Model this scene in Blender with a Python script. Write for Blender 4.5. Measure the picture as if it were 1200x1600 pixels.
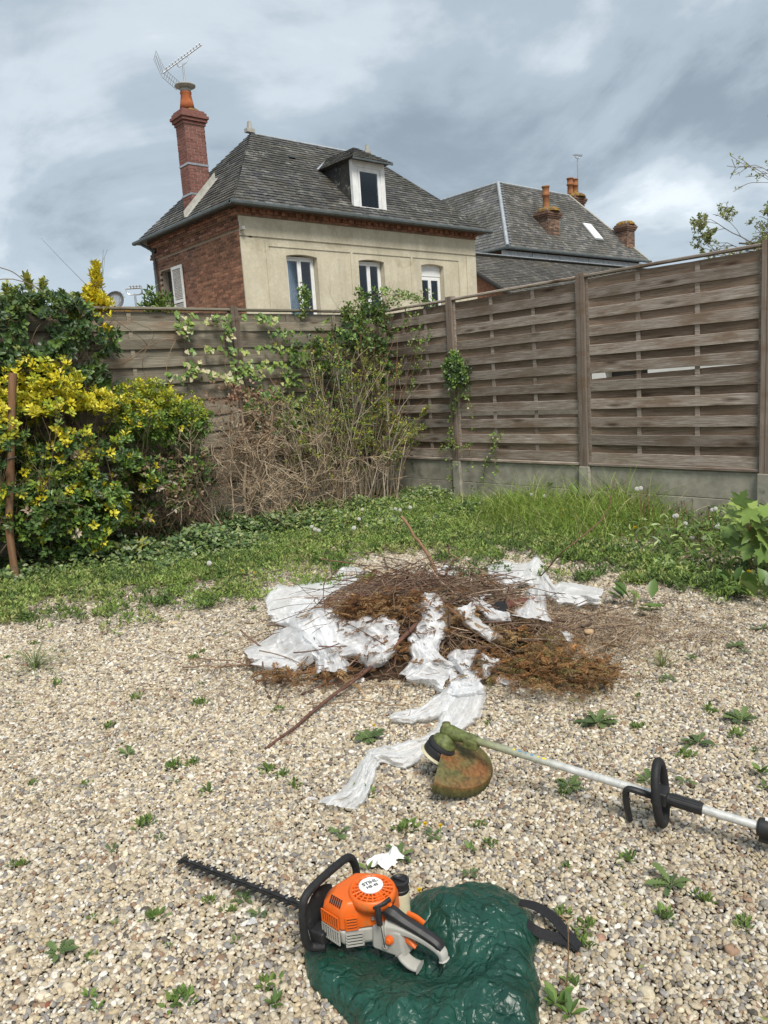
import bpy, bmesh, math, random
import numpy as np
from mathutils import Vector, Matrix, Euler
R_ = math.radians
for o in list(bpy.data.objects):
    bpy.data.objects.remove(o)
SC = bpy.context.scene
COL = SC.collection
rng = np.random.default_rng(7)
random.seed(7)

# ---------------------------------------------------------------- camera
CAM_H, YAW, PITCH, ROLL, FPX = 1.3895, 0.7107, 0.1631, -0.0667, 1200.0
_f = np.array([math.sin(YAW)*math.cos(PITCH), math.cos(YAW)*math.cos(PITCH), -math.sin(PITCH)])
_r0 = np.array([math.cos(YAW), -math.sin(YAW), 0.0])
_u0 = np.cross(_r0, _f)
_c, _s = math.cos(ROLL), math.sin(ROLL)
_r = _r0*_c + _u0*_s
_u = _u0*_c - _r0*_s
GR = _r0                                                   # ground-plane right
GF = np.array([math.sin(YAW), math.cos(YAW), 0.0])         # ground-plane forward
UZ = np.array([0, 0, 1.0])
cam = bpy.data.cameras.new('camera')
cam.sensor_fit = 'VERTICAL'; cam.sensor_height = 36.0; cam.lens = 36.0*FPX/1600.0
cam.clip_start = 0.05; cam.clip_end = 2000
camo = bpy.data.objects.new('camera', cam); COL.objects.link(camo)
M = Matrix(((_r[0], _u[0], -_f[0], 0), (_r[1], _u[1], -_f[1], 0), (_r[2], _u[2], -_f[2], CAM_H), (0, 0, 0, 1)))
camo.matrix_world = M
SC.camera = camo

# ---------------------------------------------------------------- world, sun, exposure
def at(px, py, z=None, X=None, Y=None):
    d = _r*(px-600)/FPX - _u*(py-800)/FPX + _f
    o = np.array([0, 0, CAM_H])
    if z is not None: t = (z-o[2])/d[2]
    elif X is not None: t = X/d[0]
    else: t = Y/d[1]
    return o + t*d

SUN_EL, SUN_AZ = R_(52), R_(205)          # azimuth clockwise from +Y
W = bpy.data.worlds.new('World'); SC.world = W; W.use_nodes = True
def build_world():
    nt = W.node_tree; N = nt.nodes; L = nt.links
    bg = N['Background']; bg.inputs['Strength'].default_value = 0.075
    sky = N.new('ShaderNodeTexSky'); sky.sky_type = 'NISHITA'; sky.sun_disc = False
    sky.sun_elevation = SUN_EL; sky.sun_rotation = SUN_AZ
    tc = N.new('ShaderNodeTexCoord')
    sep = N.new('ShaderNodeSeparateXYZ'); L.new(tc.outputs['Generated'], sep.inputs[0])
    def math_(op, a, b=None):
        m = N.new('ShaderNodeMath'); m.operation = op
        for i, v in enumerate((a, b)):
            if v is None: continue
            if isinstance(v, (int, float)): m.inputs[i].default_value = v
            else: L.new(v, m.inputs[i])
        return m.outputs[0]
    z = math_('ADD', math_('MAXIMUM', sep.outputs[2], 0.0), 0.24)
    u = math_('DIVIDE', sep.outputs[0], z); v = math_('DIVIDE', sep.outputs[1], z)
    cb = N.new('ShaderNodeCombineXYZ'); L.new(u, cb.inputs[0]); L.new(v, cb.inputs[1])
    def noise(scale, detail, rough, dist, off):
        mp = N.new('ShaderNodeMapping'); mp.inputs['Location'].default_value = off
        L.new(cb.outputs[0], mp.inputs[0])
        n = N.new('ShaderNodeTexNoise'); n.inputs['Scale'].default_value = scale
        n.inputs['Detail'].default_value = detail; n.inputs['Roughness'].default_value = rough
        n.inputs['Distortion'].default_value = dist
        L.new(mp.outputs[0], n.inputs['Vector']); return n.outputs['Fac']
    a = noise(0.95, 8, 0.56, 0.9, (3.1, 1.7, 0.4))
    b = noise(2.6, 6, 0.55, 0.25, (7.7, 2.2, 5.0))
    mixf = math_('ADD', math_('MULTIPLY', a, 0.72), math_('MULTIPLY', b, 0.28))
    cr = N.new('ShaderNodeValToRGB'); L.new(mixf, cr.inputs[0])
    cr.color_ramp.interpolation = 'EASE'
    e = cr.color_ramp.elements
    e[0].position = 0.37; e[0].color = (0.19, 0.232, 0.268, 1)
    e[1].position = 0.645; e[1].color = (0.60, 0.645, 0.675, 1)
    k = e.new(0.485); k.color = (0.305, 0.36, 0.405, 1)
    k = e.new(0.565); k.color = (0.44, 0.49, 0.53, 1)
    # a little paler low down, as cloud decks are towards the horizon
    hz = math_('POWER', math_('SUBTRACT', 1.0, math_('MINIMUM', math_('MAXIMUM', sep.outputs[2], 0.0), 1.0)), 9.0)
    mh = N.new('ShaderNodeMixRGB'); L.new(math_('MULTIPLY', hz, 0.5), mh.inputs[0])
    L.new(cr.outputs[0], mh.inputs[1]); mh.inputs[2].default_value = (0.55, 0.62, 0.68, 1)
    sc = N.new('ShaderNodeMixRGB'); sc.blend_type = 'MULTIPLY'; sc.inputs[0].default_value = 1
    L.new(mh.outputs[0], sc.inputs[1]); sc.inputs[2].default_value = (7.6, 7.6, 7.6, 1)
    mx = N.new('ShaderNodeMixRGB'); mx.inputs[0].default_value = 0.93
    L.new(sky.outputs[0], mx.inputs[1]); L.new(sc.outputs[0], mx.inputs[2])
    L.new(mx.outputs[0], bg.inputs['Color'])
build_world()
sl = bpy.data.lights.new('sun', 'SUN'); sl.energy = 1.5; sl.angle = R_(20); sl.color = (1.0, 0.95, 0.87)
so = bpy.data.objects.new('sun', sl); COL.objects.link(so)
sd = Vector((math.sin(SUN_AZ)*math.cos(SUN_EL), math.cos(SUN_AZ)*math.cos(SUN_EL), math.sin(SUN_EL)))
so.rotation_euler = sd.to_track_quat('Z', 'Y').to_euler(); so.location = (0, 0, 30)
vs = SC.view_settings
SC.display_settings.display_device = 'sRGB'
vs.view_transform = 'Standard'; vs.look = 'None'; vs.gamma = 1.0; vs.use_curve_mapping = False
vs.exposure = 1.45
SC.render.engine = 'CYCLES'
SC.cycles.transparent_max_bounces = 12; SC.cycles.max_bounces = 6
SC.cycles.use_denoising = True

# ---------------------------------------------------------------- helpers: objects
def mesh_np(name, V, faces, tint=None, smooth=False, mat=None, mats=None, midx=None):
    """faces: list of int arrays (M,k)"""
    me = bpy.data.meshes.new(name)
    V = np.asarray(V, dtype=np.float32)
    faces = [np.asarray(f, dtype=np.int32) for f in faces if len(f)]
    loops = np.concatenate([f.ravel() for f in faces]); 
    tot = np.concatenate([np.full(len(f), f.shape[1], np.int32) for f in faces])
    st = np.concatenate([[0], np.cumsum(tot)[:-1]]).astype(np.int32)
    me.vertices.add(len(V)); me.vertices.foreach_set('co', V.ravel())
    me.loops.add(len(loops)); me.loops.foreach_set('vertex_index', loops)
    me.polygons.add(len(tot)); me.polygons.foreach_set('loop_start', st)
    me.polygons.foreach_set('loop_total', tot)
    me.polygons.foreach_set('use_smooth', np.ones(len(tot), dtype=bool))
    if midx is not None: me.polygons.foreach_set('material_index', np.asarray(midx, np.int32))
    if tint is not None:
        a = me.attributes.new('tint', 'FLOAT_COLOR', 'POINT')
        t = np.ones((len(V), 4), np.float32); t[:, :3] = tint
        a.data.foreach_set('color', t.ravel())
    me.update(calc_edges=True); me.validate()
    if not smooth: me.set_sharp_from_angle(angle=R_(34))
    for m in (mats or ([mat] if mat else [])): me.materials.append(m)
    return me

def root_off(o):
    v = Vector((0, 0, 0))
    while o is not None:
        v = v + o.location; o = o.parent
    return v

def link(name, me, parent=None, loc=None, world=True, kind=None, label=None):
    o = bpy.data.objects.new(name, me)
    if parent is not None:
        o.parent = parent
        if world and loc is None: o.location = -root_off(parent)
        elif loc is not None:
            o.location = (Vector(loc) - root_off(parent)) if world else Vector(loc)
    elif loc is not None: o.location = loc
    COL.objects.link(o)
    if kind: o['kind'] = kind
    if label: o['label'] = label
    return o

def thing(name, label, cat, loc=(0, 0, 0), rotz=0.0, group=None):
    o = bpy.data.objects.new(name, None); COL.objects.link(o)
    o.location = loc; o.rotation_euler = (0, 0, rotz); o.empty_display_size = .1
    tag(o, label, cat, group); return o

def tag(o, label, cat, group=None, kind=None):
    o['label'] = label; o['category'] = cat
    if group: o['group'] = group
    if kind: o['kind'] = kind
    return o

class MB:
    def __init__(s): s.V = []; s.F = {}; s.n = 0; s.T = []; s.has_t = False
    def add(s, V, faces, tint=None):
        V = np.asarray(V, float).reshape(-1, 3); base = s.n
        for f in faces:
            f = np.asarray(f, int)
            if f.size == 0: continue
            if f.ndim == 1: f = f[None]
            s.F.setdefault(f.shape[1], []).append(f+base)
        s.V.append(V); s.n += len(V)
        if tint is None: t = np.ones((len(V), 3))*.5
        else:
            s.has_t = True; t = np.broadcast_to(np.asarray(tint, float), (len(V), 3))
        s.T.append(t); return s
    def box(s, c, size, rot=None, tint=None):
        x, y, z = np.array(size)/2.0
        V = np.array([(-x,-y,-z),(x,-y,-z),(x,y,-z),(-x,y,-z),(-x,-y,z),(x,-y,z),(x,y,z),(-x,y,z)])
        if rot is not None: V = V @ np.asarray(rot).T
        return s.add(V+np.array(c), [np.array([(0,3,2,1),(4,5,6,7),(0,1,5,4),(1,2,6,5),(2,3,7,6),(3,0,4,7)])], tint)
    def bounds(s, a, b, tint=None):
        a = np.array(a, float); b = np.array(b, float)
        return s.box((a+b)/2, np.abs(b-a), tint=tint)
    def tube(s, pts, rad, k=8, cap=True, tint=None):
        V, F = tube_arrays(np.asarray([pts], float), np.broadcast_to(np.asarray(rad, float), (1, len(pts))), k)
        n = len(pts)
        fs = [F]
        if cap: fs.append(np.array([list(range(k))[::-1]])); fs.append(np.array([[(n-1)*k+i for i in range(k)]]))
        return s.add(V, fs, tint)
    def sweep(s, pts, w, h, up=(0, 0, 1), bev=.25, tint=None, cap=True):
        """rounded-rectangle section along a path; w across, h along up"""
        P = np.asarray(pts, float); n = len(P)
        w = np.broadcast_to(np.asarray(w, float), n)/2; h = np.broadcast_to(np.asarray(h, float), n)/2
        T = np.gradient(P, axis=0); T /= np.linalg.norm(T, axis=1)[:, None]
        up = np.asarray(up, float); S = np.cross(T, up); S /= np.linalg.norm(S, axis=1)[:, None]+1e-9
        U = np.cross(S, T)
        b = 1-2*bev; b2 = b
        prof = np.array([(1,b),(b,1),(-b,1),(-1,b),(-1,-b),(-b,-1),(b,-1),(1,-b)])
        V = P[:, None] + S[:, None]*(prof[None, :, :1]*w[:, None, None]) + U[:, None]*(prof[None, :, 1:]*h[:, None, None])
        k = 8; F = grid_faces(n, k)
        fs = [F]
        if cap: fs += [np.array([list(range(k))]), np.array([[(n-1)*k+i for i in range(k)][::-1]])]
        return s.add(V.reshape(-1, 3), fs, tint)
    def lathe(s, prof, origin, axis=(0, 0, 1), k=24, tint=None, arc=None):
        a = np.asarray(axis, float); a /= np.linalg.norm(a)
        x = np.cross(a, (0.3, .9, .1)); x /= np.linalg.norm(x); y = np.cross(a, x)
        th = np.linspace(0, 2*np.pi, k, endpoint=False)
        V = np.array([np.asarray(origin)+a*h+r*(x*math.cos(t)+y*math.sin(t)) for r, h in prof for t in th])
        n = len(prof)
        F = grid_faces(n, k)[:, ::-1]
        return s.add(V, [F, np.array([list(range(k))]) if prof[0][0] > 1e-6 else [], np.array([[(n-1)*k+i for i in range(k)][::-1]]) if prof[-1][0] > 1e-6 else []], tint)
    def prism(s, poly, z0, z1, tint=None, shrink=1.0):
        p = np.array(poly, float); n = len(p); c = p.mean(0)
        q = c+(p-c)*shrink
        V = np.vstack([np.c_[p, np.full(n, z0)], np.c_[q, np.full(n, z1)]])
        side = np.array([(i, (i+1) % n, n+(i+1) % n, n+i) for i in range(n)])
        return s.add(V, [side, np.array([list(range(n))[::-1]]), np.array([[n+i for i in range(n)]])], tint)
    def mesh(s, name, mat, smooth=False):
        fs = [np.vstack(v) for v in s.F.values()]
        return mesh_np(name, np.vstack(s.V), fs, np.vstack(s.T) if s.has_t else None, smooth, mat)
    def obj(s, name, mat, parent=None, smooth=False, kind=None, label=None, world=True, bevel=0):
        me = s.mesh(name, mat, smooth)
        o = link(name, me, parent, world=world, kind=kind, label=label) if world else link(name, me, parent, loc=(0, 0, 0), world=False, kind=kind, label=label)
        if bevel: bevel_obj(o, bevel)
        return o

def bevel_obj(o, w, seg=2, ang=32):
    m = o.modifiers.new('bevel', 'BEVEL'); m.width = w; m.segments = seg; m.limit_method = 'ANGLE'; m.angle_limit = R_(ang)
    m.harden_normals = False
    o.data.polygons.foreach_set('use_smooth', np.ones(len(o.data.polygons), dtype=bool))
    w2 = o.modifiers.new('wn', 'WEIGHTED_NORMAL')

def grid_faces(n, k, closed=True):
    i = np.arange(n-1)[:, None]*k; j = np.arange(k if closed else k-1)[None, :]
    j2 = (j+1) % k
    return np.stack([i+j, i+j2, i+k+j2, i+k+j], -1).reshape(-1, 4)

def tube_arrays(P, Rad, k=3):
    """P (N,m,3), Rad (N,m) -> merged verts, quads"""
    N, m, _ = P.shape
    T = np.gradient(P, axis=1); T /= np.linalg.norm(T, axis=2, keepdims=True)+1e-9
    ref = np.zeros_like(T); ref[..., 2] = 1
    tz = np.abs(T[..., 2]).mean(1) > .8
    ref[tz] = (1, 0, 0)
    A = np.cross(T, ref); A /= np.linalg.norm(A, axis=2, keepdims=True)+1e-9
    B = np.cross(T, A)
    th = np.linspace(0, 2*np.pi, k, endpoint=False)
    V = P[:, :, None] + Rad[:, :, None, None]*(A[:, :, None]*np.cos(th)[None, None, :, None] + B[:, :, None]*np.sin(th)[None, None, :, None])
    F = grid_faces(m, k)
    F = (F[None]+(np.arange(N)*m*k)[:, None, None]).reshape(-1, 4)
    return V.reshape(-1, 3), F

def smooth_path(pts, n):
    P = np.asarray(pts, float); m = len(P)
    Q = np.vstack([2*P[0]-P[1], P, 2*P[-1]-P[-2]])
    out = []
    for t in np.linspace(0, m-1-1e-6, n):
        i = int(t); f = t-i; a, b, c, d = Q[i:i+4]
        out.append(.5*((2*b)+(c-a)*f+(2*a-5*b+4*c-d)*f*f+(3*b-a-3*c+d)*f**3))
    return np.array(out)

# ---- leaves
LEAF_OVAL = (np.array([(0,0,0),(-.5,.4,.10),(.5,.4,.10),(0,.45,0),(-.36,.75,.07),(.36,.75,.07),(0,1,-.06)]),
             [np.array([(0,2,3),(0,3,1)]), np.array([(2,5,6,3),(1,3,6,4)])])
def _ivy():
    p = [(0,0,0),(.22,-.12,.03),(.62,.12,.02),(.33,.38,.05),(.38,.62,.02),(0,1.0,-.08),(-.38,.62,.02),(-.33,.38,.05),(-.62,.12,.02),(-.22,-.12,.03),(0,.36,-.05)]
    f = [(0,1,10),(1,2,3),(1,3,10),(3,4,10),(4,5,10),(5,6,10),(6,7,10),(7,8,9),(7,9,10),(9,0,10)]
    return (np.array(p, float), [np.array(f)])
LEAF_IVY = _ivy()
def _maple():
    half = [(.0,.0),(.10,-.02),(.30,-.16),(.34,-.02),(.62,.02),(.50,.16),(.46,.26),(.66,.38),(.86,.62),(.62,.60),(.50,.62),(.34,.56),(.22,.60),(.30,.80),(.16,.84),(.0,1.08)]
    pts = half + [(-x, y) for x, y in half[-2:0:-1]]
    P = [(x, y, .06*abs(x)*3-.10*(x*x+(y-.3)**2)) for x, y in pts]; n = len(P)
    P.append((0, .3, -.02))
    f = [(i, (i+1) % n, n) for i in range(n)]
    return (np.array(P, float), [np.array(f)])
LEAF_MAPLE = _maple()
def _dand():
    # deeply toothed dandelion leaf
    xs = [(0,0),(.05,.08),(.05,.2),(.16,.17),(.09,.30),(.21,.30),(.11,.43),(.25,.45),(.13,.57),(.27,.62),(.15,.72),(.23,.80),(.0,1.0)]
    pts = xs + [(-x, y) for x, y in xs[-2:0:-1]]
    n = len(xs)
    P = [(x*1.05, y, .10*abs(x)*2+.38*y*(1-y)*1.0-.10*y) for x, y in pts]
    mid = [(0, y, .38*y*(1-y)-.10*y-.02) for _, y in xs[1:-1]]
    P = P + mid; m0 = len(pts); f = []
    for i in range(n-1):
        a, b = i, i+1
        ca = 0 if i == 0 else m0+i-1
        cb = n-1 if i+1 == n-1 else m0+i
        la = 0 if a == 0 else len(pts)-a; lb = n-1 if b == n-1 else len(pts)-b
        if ca != a: f.append((ca, a, b) )
        if cb != b: f.append((ca, b, cb))
        if ca != la: f.append((ca, lb, la))
        if cb != lb: f.append((ca, cb, lb))
    return (np.array(P, float), [np.array(f)])
LEAF_DAND = _dand()

def norm(v): return v/(np.linalg.norm(v, axis=-1, keepdims=True)+1e-9)
def rand_dirs(n): return norm(rng.normal(size=(n, 3)))
def leaf_cloud(tmpl, pos, along, up, length, width, tint, jitter=.12):
    """place a leaf template at each pos; along = direction of the leaf, up = rough normal"""
    V0, F0 = tmpl; n = len(pos)
    a = norm(along); s = norm(np.cross(a, up)); u = np.cross(s, a)
    L = np.broadcast_to(length, n)[:, None, None]; Wd = np.broadcast_to(width, n)[:, None, None]
    V = pos[:, None] + s[:, None]*V0[None, :, :1]*Wd + a[:, None]*V0[None, :, 1:2]*L + u[:, None]*V0[None, :, 2:]*L
    m = len(V0)
    F = [(f[None]+(np.arange(n)*m)[:, None, None]).reshape(-1, f.shape[1]) for f in F0]
    t = np.asarray(tint, float); t = np.broadcast_to(t, (n, 3))
    t = np.clip(t*(1+rng.normal(0, jitter, (n, 1))), 0.004, 1)
    return V.reshape(-1, 3), F, np.repeat(t, m, 0)
def pick(pal, n, p=None):
    pal = np.asarray(pal, float); return pal[rng.choice(len(pal), n, p=p)]

# ---- value noise used by the generators
def _hash(ix, iy, seed):
    h = (ix*374761393 + iy*668265263 + seed*974711) & 0x7fffffff
    h = ((h ^ (h >> 13))*1274126177) & 0x7fffffff
    return ((h ^ (h >> 16)) & 0xffff)/65535.0
def vnoise(x, y, seed=0):
    x = np.asarray(x, float); y = np.asarray(y, float)
    ix = np.floor(x).astype(np.int64); iy = np.floor(y).astype(np.int64)
    fx = x-ix; fy = y-iy; fx = fx*fx*(3-2*fx); fy = fy*fy*(3-2*fy)
    a = _hash(ix, iy, seed); b = _hash(ix+1, iy, seed); c = _hash(ix, iy+1, seed); d = _hash(ix+1, iy+1, seed)
    return (a*(1-fx)+b*fx)*(1-fy)+(c*(1-fx)+d*fx)*fy
def fbm(x, y, seed=0, oct=4):
    s = 0; a = .5
    for i in range(oct): s = s + a*vnoise(x*2**i, y*2**i, seed+i); a *= .5
    return s
def facet(x, y, seed):
    """piecewise-linear noise on a jittered triangle lattice: flat facets with sharp creases"""
    ix = np.floor(x).astype(np.int64); iy = np.floor(y).astype(np.int64); fx = x-ix; fy = y-iy
    a = _hash(ix, iy, seed); b = _hash(ix+1, iy, seed); c = _hash(ix, iy+1, seed); d = _hash(ix+1, iy+1, seed)
    flip = (_hash(ix, iy, seed+77) > .5)
    lo = np.where(fx >= fy, a+(b-a)*fx+(d-b)*fy, a+(c-a)*fy+(d-c)*fx)
    hi = np.where(fx+fy <= 1, a+(b-a)*fx+(c-a)*fy, d+(c-d)*(1-fx)+(b-d)*(1-fy))
    return np.where(flip, hi, lo)
def crumple(x, y, seed, scale, n=7, warp=.35):
    """crumpled sheet: facets of several sizes and directions"""
    x = np.asarray(x, float)*scale; y = np.asarray(y, float)*scale; h = 0; r = np.random.default_rng(seed)
    wx = x+warp*(fbm(x*.7, y*.7, seed, 3)-.5); wy = y+warp*(fbm(x*.7+9, y*.7+4, seed+5, 3)-.5)
    for k, (f, a) in enumerate(((.9, .34), (1.35, .26), (2.1, .15))):
        th = r.uniform(0, math.pi); cx, sx = math.cos(th), math.sin(th)
        h = h+a*(facet((wx*cx+wy*sx)*f+r.uniform(0, 50), (-wx*sx+wy*cx)*f+r.uniform(0, 50), seed+11*k)-.5)
    return h
# ---------------------------------------------------------------- materials
def new_mat(name):
    m = bpy.data.materials.new(name); m.use_nodes = True
    nt = m.node_tree; return m, nt, nt.nodes, nt.links, nt.nodes['Principled BSDF']
def lnk_color(N, L, kind, name='tint'):
    a = N.new('ShaderNodeAttribute'); a.attribute_name = name; a.attribute_type = kind; return a.outputs['Color']
def coords(N, L, scale=(1, 1, 1), rand=True, kind='Object'):
    tc = N.new('ShaderNodeTexCoord'); out = tc.outputs[kind]
    if rand:
        oi = N.new('ShaderNodeObjectInfo'); mm = N.new('ShaderNodeVectorMath'); mm.operation = 'MULTIPLY_ADD'
        cx = N.new('ShaderNodeCombineXYZ')
        for i, k in enumerate((37.0, 71.0, 53.0)):
            q = N.new('ShaderNodeMath'); q.operation = 'MULTIPLY'; q.inputs[1].default_value = k
            L.new(oi.outputs['Random'], q.inputs[0]); L.new(q.outputs[0], cx.inputs[i])
        ad = N.new('ShaderNodeVectorMath'); ad.operation = 'ADD'
        L.new(out, ad.inputs[0]); L.new(cx.outputs[0], ad.inputs[1]); out = ad.outputs[0]
    mp = N.new('ShaderNodeMapping'); mp.inputs['Scale'].default_value = scale
    L.new(out, mp.inputs[0]); return mp.outputs[0]
def noise(N, L, vec, scale, detail=5, rough=.55, dist=0):
    n = N.new('ShaderNodeTexNoise'); n.inputs['Scale'].default_value = scale; n.inputs['Detail'].default_value = detail
    n.inputs['Roughness'].default_value = rough; n.inputs['Distortion'].default_value = dist
    L.new(vec, n.inputs['Vector']); return n.outputs['Fac']
def ramp(N, L, fac, stops):
    r = N.new('ShaderNodeValToRGB'); e = r.color_ramp.elements
    while len(e) > 1: e.remove(e[-1])
    e[0].position = stops[0][0]; e[0].color = (*stops[0][1], 1)
    for p, c in stops[1:]: k = e.new(p); k.color = (*c, 1)
    L.new(fac, r.inputs[0]); return r.outputs[0]
def mixc(N, L, fac, a, b, mode='MIX'):
    m = N.new('ShaderNodeMixRGB'); m.blend_type = mode
    for i, v in enumerate((fac, a, b)):
        if isinstance(v, (int, float)): m.inputs[i].default_value = v
        elif isinstance(v, tuple): m.inputs[i].default_value = (*v, 1)
        else: L.new(v, m.inputs[i])
    return m.outputs[0]
def bump(N, L, h, strength, dist, bs, chain=None):
    b = N.new('ShaderNodeBump'); b.inputs['Strength'].default_value = strength; b.inputs['Distance'].default_value = dist
    L.new(h, b.inputs['Height'])
    if chain is not None: L.new(chain, b.inputs['Normal'])
    if bs is not None: L.new(b.outputs[0], bs.inputs['Normal'])
    return b.outputs[0]
def mat_var(name, stops, scale=8, stretch=(1, 1, 1), rough=.8, bmp=.3, bdist=.01, rand=True, detail=6, spec=.3, dirt=None, dirt_scale=3, metal=0, hsv=0.0, dist=0, bscale=None):
    m, nt, N, L, bs = new_mat(name)
    vec = coords(N, L, stretch, rand)
    f = noise(N, L, vec, scale, detail, .6, dist)
    c = ramp(N, L, f, stops)
    if dirt:
        v2 = coords(N, L, (1, 1, 1), rand); d = noise(N, L, v2, dirt_scale, 6, .65)
        mask = ramp(N, L, d, [(dirt[1], (0, 0, 0)), (dirt[1]+.12, (1, 1, 1))])
        c = mixc(N, L, mask, c, dirt[0])
    if hsv:
        oi = N.new('ShaderNodeObjectInfo'); mr = N.new('ShaderNodeMapRange'); L.new(oi.outputs['Random'], mr.inputs[0])
        mr.inputs[3].default_value = 1-hsv; mr.inputs[4].default_value = 1+hsv
        h = N.new('ShaderNodeHueSaturation'); L.new(c, h.inputs['Color']); L.new(mr.outputs[0], h.inputs['Value']); c = h.outputs[0]
    L.new(c, bs.inputs['Base Color']); bs.inputs['Roughness'].default_value = rough
    bs.inputs['Specular IOR Level'].default_value = spec; bs.inputs['Metallic'].default_value = metal
    if bmp: bump(N, L, noise(N, L, vec, bscale or scale*3, 6, .6), bmp, bdist, bs)
    return m
def mat_leaf(name, rough=.45, trans=.25, spec=.4, attr='GEOMETRY', vein=True):
    m, nt, N, L, bs = new_mat(name)
    c = lnk_color(N, L, attr)
    vec = coords(N, L, (1, 1, 1), False)
    n = noise(N, L, vec, 60, 3)
    c2 = mixc(N, L, 1.0, c, ramp(N, L, n, [(.3, (.78, .78, .78)), (.7, (1.18, 1.18, 1.12))]), 'MULTIPLY')
    L.new(c2, bs.inputs['Base Color']); bs.inputs['Roughness'].default_value = rough; bs.inputs['Specular IOR Level'].default_value = spec
    tr = N.new('ShaderNodeBsdfTranslucent'); L.new(c2, tr.inputs['Color'])
    mx = N.new('ShaderNodeMixShader'); mx.inputs[0].default_value = trans
    L.new(bs.outputs[0], mx.inputs[1]); L.new(tr.outputs[0], mx.inputs[2]); L.new(mx.outputs[0], N['Material Output'].inputs[0])
    return m
def mat_tint(name, rough=.8, spec=.2, nscale=40, bmp=.3, bdist=.003, attr='GEOMETRY', lo=.75, hi=1.2):
    m, nt, N, L, bs = new_mat(name)
    c = lnk_color(N, L, attr); vec = coords(N, L, (1, 1, 1), False); n = noise(N, L, vec, nscale, 5)
    c = mixc(N, L, 1.0, c, ramp(N, L, n, [(.3, (lo,)*3), (.7, (hi,)*3)]), 'MULTIPLY')
    L.new(c, bs.inputs['Base Color']); bs.inputs['Roughness'].default_value = rough; bs.inputs['Specular IOR Level'].default_value = spec
    if bmp: bump(N, L, n, bmp, bdist, bs)
    return m
def mat_plain(name, c, rough=.5, spec=.5, metal=0, nz=.12, scale=30, bmp=0.0):
    lo = tuple(v*(1-nz) for v in c); hi = tuple(min(1, v*(1+nz)) for v in c)
    return mat_var(name, [(.3, lo), (.7, hi)], scale, rough=rough, spec=spec, metal=metal, bmp=bmp, bdist=.002, rand=False)

MT = {}
MT['soil'] = mat_var('soil', [(.3, (.12, .10, .07)), (.55, (.22, .185, .135)), (.75, (.36, .31, .235))], 40, rough=.95, bmp=.6, bdist=.02, rand=False)
MT['concrete'] = mat_var('concrete', [(.3, (.24, .225, .18)), (.5, (.33, .31, .255)), (.72, (.44, .415, .35))], 7, rough=.92, bmp=.4, bdist=.004, dirt=((.13, .135, .085), .60), dirt_scale=3.5)
MT['stucco'] = mat_var('stucco', [(.3, (.46, .415, .31)), (.6, (.57, .52, .40)), (.8, (.62, .57, .45))], 1.6, rough=.95, bmp=.25, bdist=.01, rand=False, dirt=((.36, .31, .21), .60), dirt_scale=.9, bscale=40)
def stain(m):
    nt = m.node_tree; N, L = nt.nodes, nt.links; bs = N['Principled BSDF']; c = bs.inputs['Base Color'].links[0].from_socket
    v = coords(N, L, (1.6, 1.6, .22), False); n = noise(N, L, v, 2.2, 8, .7); v2 = coords(N, L, (1, 1, 1), False); n2 = noise(N, L, v2, 14, 7, .7)
    c = mixc(N, L, ramp(N, L, n, [(.48, (0, 0, 0)), (.68, (.55, .55, .55))]), c, (.38, .345, .26)); c = mixc(N, L, 1.0, c, ramp(N, L, n2, [(.3, (.86, .86, .85)), (.7, (1.08, 1.08, 1.08))]), 'MULTIPLY'); L.new(c, bs.inputs['Base Color'])
stain(MT['stucco']); stain(MT['concrete'])
MT['mortar'] = mat_var('mortar', [(.3, (.30, .25, .20)), (.7, (.44, .38, .31))], 20, rough=.95, rand=False)
MT['brick'] = mat_var('brick', [(.3, (.17, .082, .050)), (.55, (.27, .128, .076)), (.8, (.36, .19, .12))], 9, rough=.9, bmp=.4, bdist=.005, hsv=.42)
MT['brick_tint'] = mat_tint('brick_tint', .9, .2, 18)
MT['brick_chim'] = mat_var('brick_chim', [(.3, (.165, .072, .058)), (.7, (.245, .112, .092))], 9, rough=.9, bmp=.4, bdist=.005, hsv=.18)
MT['brick_old'] = mat_var('brick_old', [(.3, (.14, .085, .06)), (.7, (.27, .16, .115))], 9, rough=.9, bmp=.4, bdist=.005, hsv=.3)
def mat_slate(name, moss, moss_pos):
    m, nt, N, L, bs = new_mat(name)
    c = lnk_color(N, L, 'GEOMETRY'); vec = coords(N, L, (1, 1, 1), False)
    n = noise(N, L, vec, 14, 6, .65)
    c = mixc(N, L, 1.0, c, ramp(N, L, n, [(.25, (.48,)*3), (.75, (1.3,)*3)]), 'MULTIPLY')
    d = noise(N, L, vec, 1.1, 8, .72)
    c = mixc(N, L, ramp(N, L, d, [(moss_pos, (0, 0, 0)), (moss_pos+.16, (.8, .8, .8))]), c, moss)
    d3 = noise(N, L, vec, .75, 5, .6)
    c = mixc(N, L, ramp(N, L, d3, [(.42, (0, 0, 0)), (.62, (.55, .55, .55))]), c, (.045, .043, .036))
    d2 = noise(N, L, vec, 3.4, 8, .75)
    c = mixc(N, L, ramp(N, L, d2, [(.56, (0, 0, 0)), (.64, (.85, .85, .85))]), c, (.27, .265, .235))
    L.new(c, bs.inputs['Base Color']); bs.inputs['Roughness'].default_value = .62; bs.inputs['Specular IOR Level'].default_value = .35
    bump(N, L, n, .4, .006, bs); return m
MT['slate'] = mat_slate('slate', (.085, .078, .058), .47)
MT['slate_old'] = mat_slate('slate_old', (.11, .10, .075), .46)
MT['zinc'] = mat_var('zinc', [(.3, (.30, .33, .35)), (.7, (.48, .50, .52))], 6, rough=.5, metal=.3, bmp=.1, rand=False)
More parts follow.
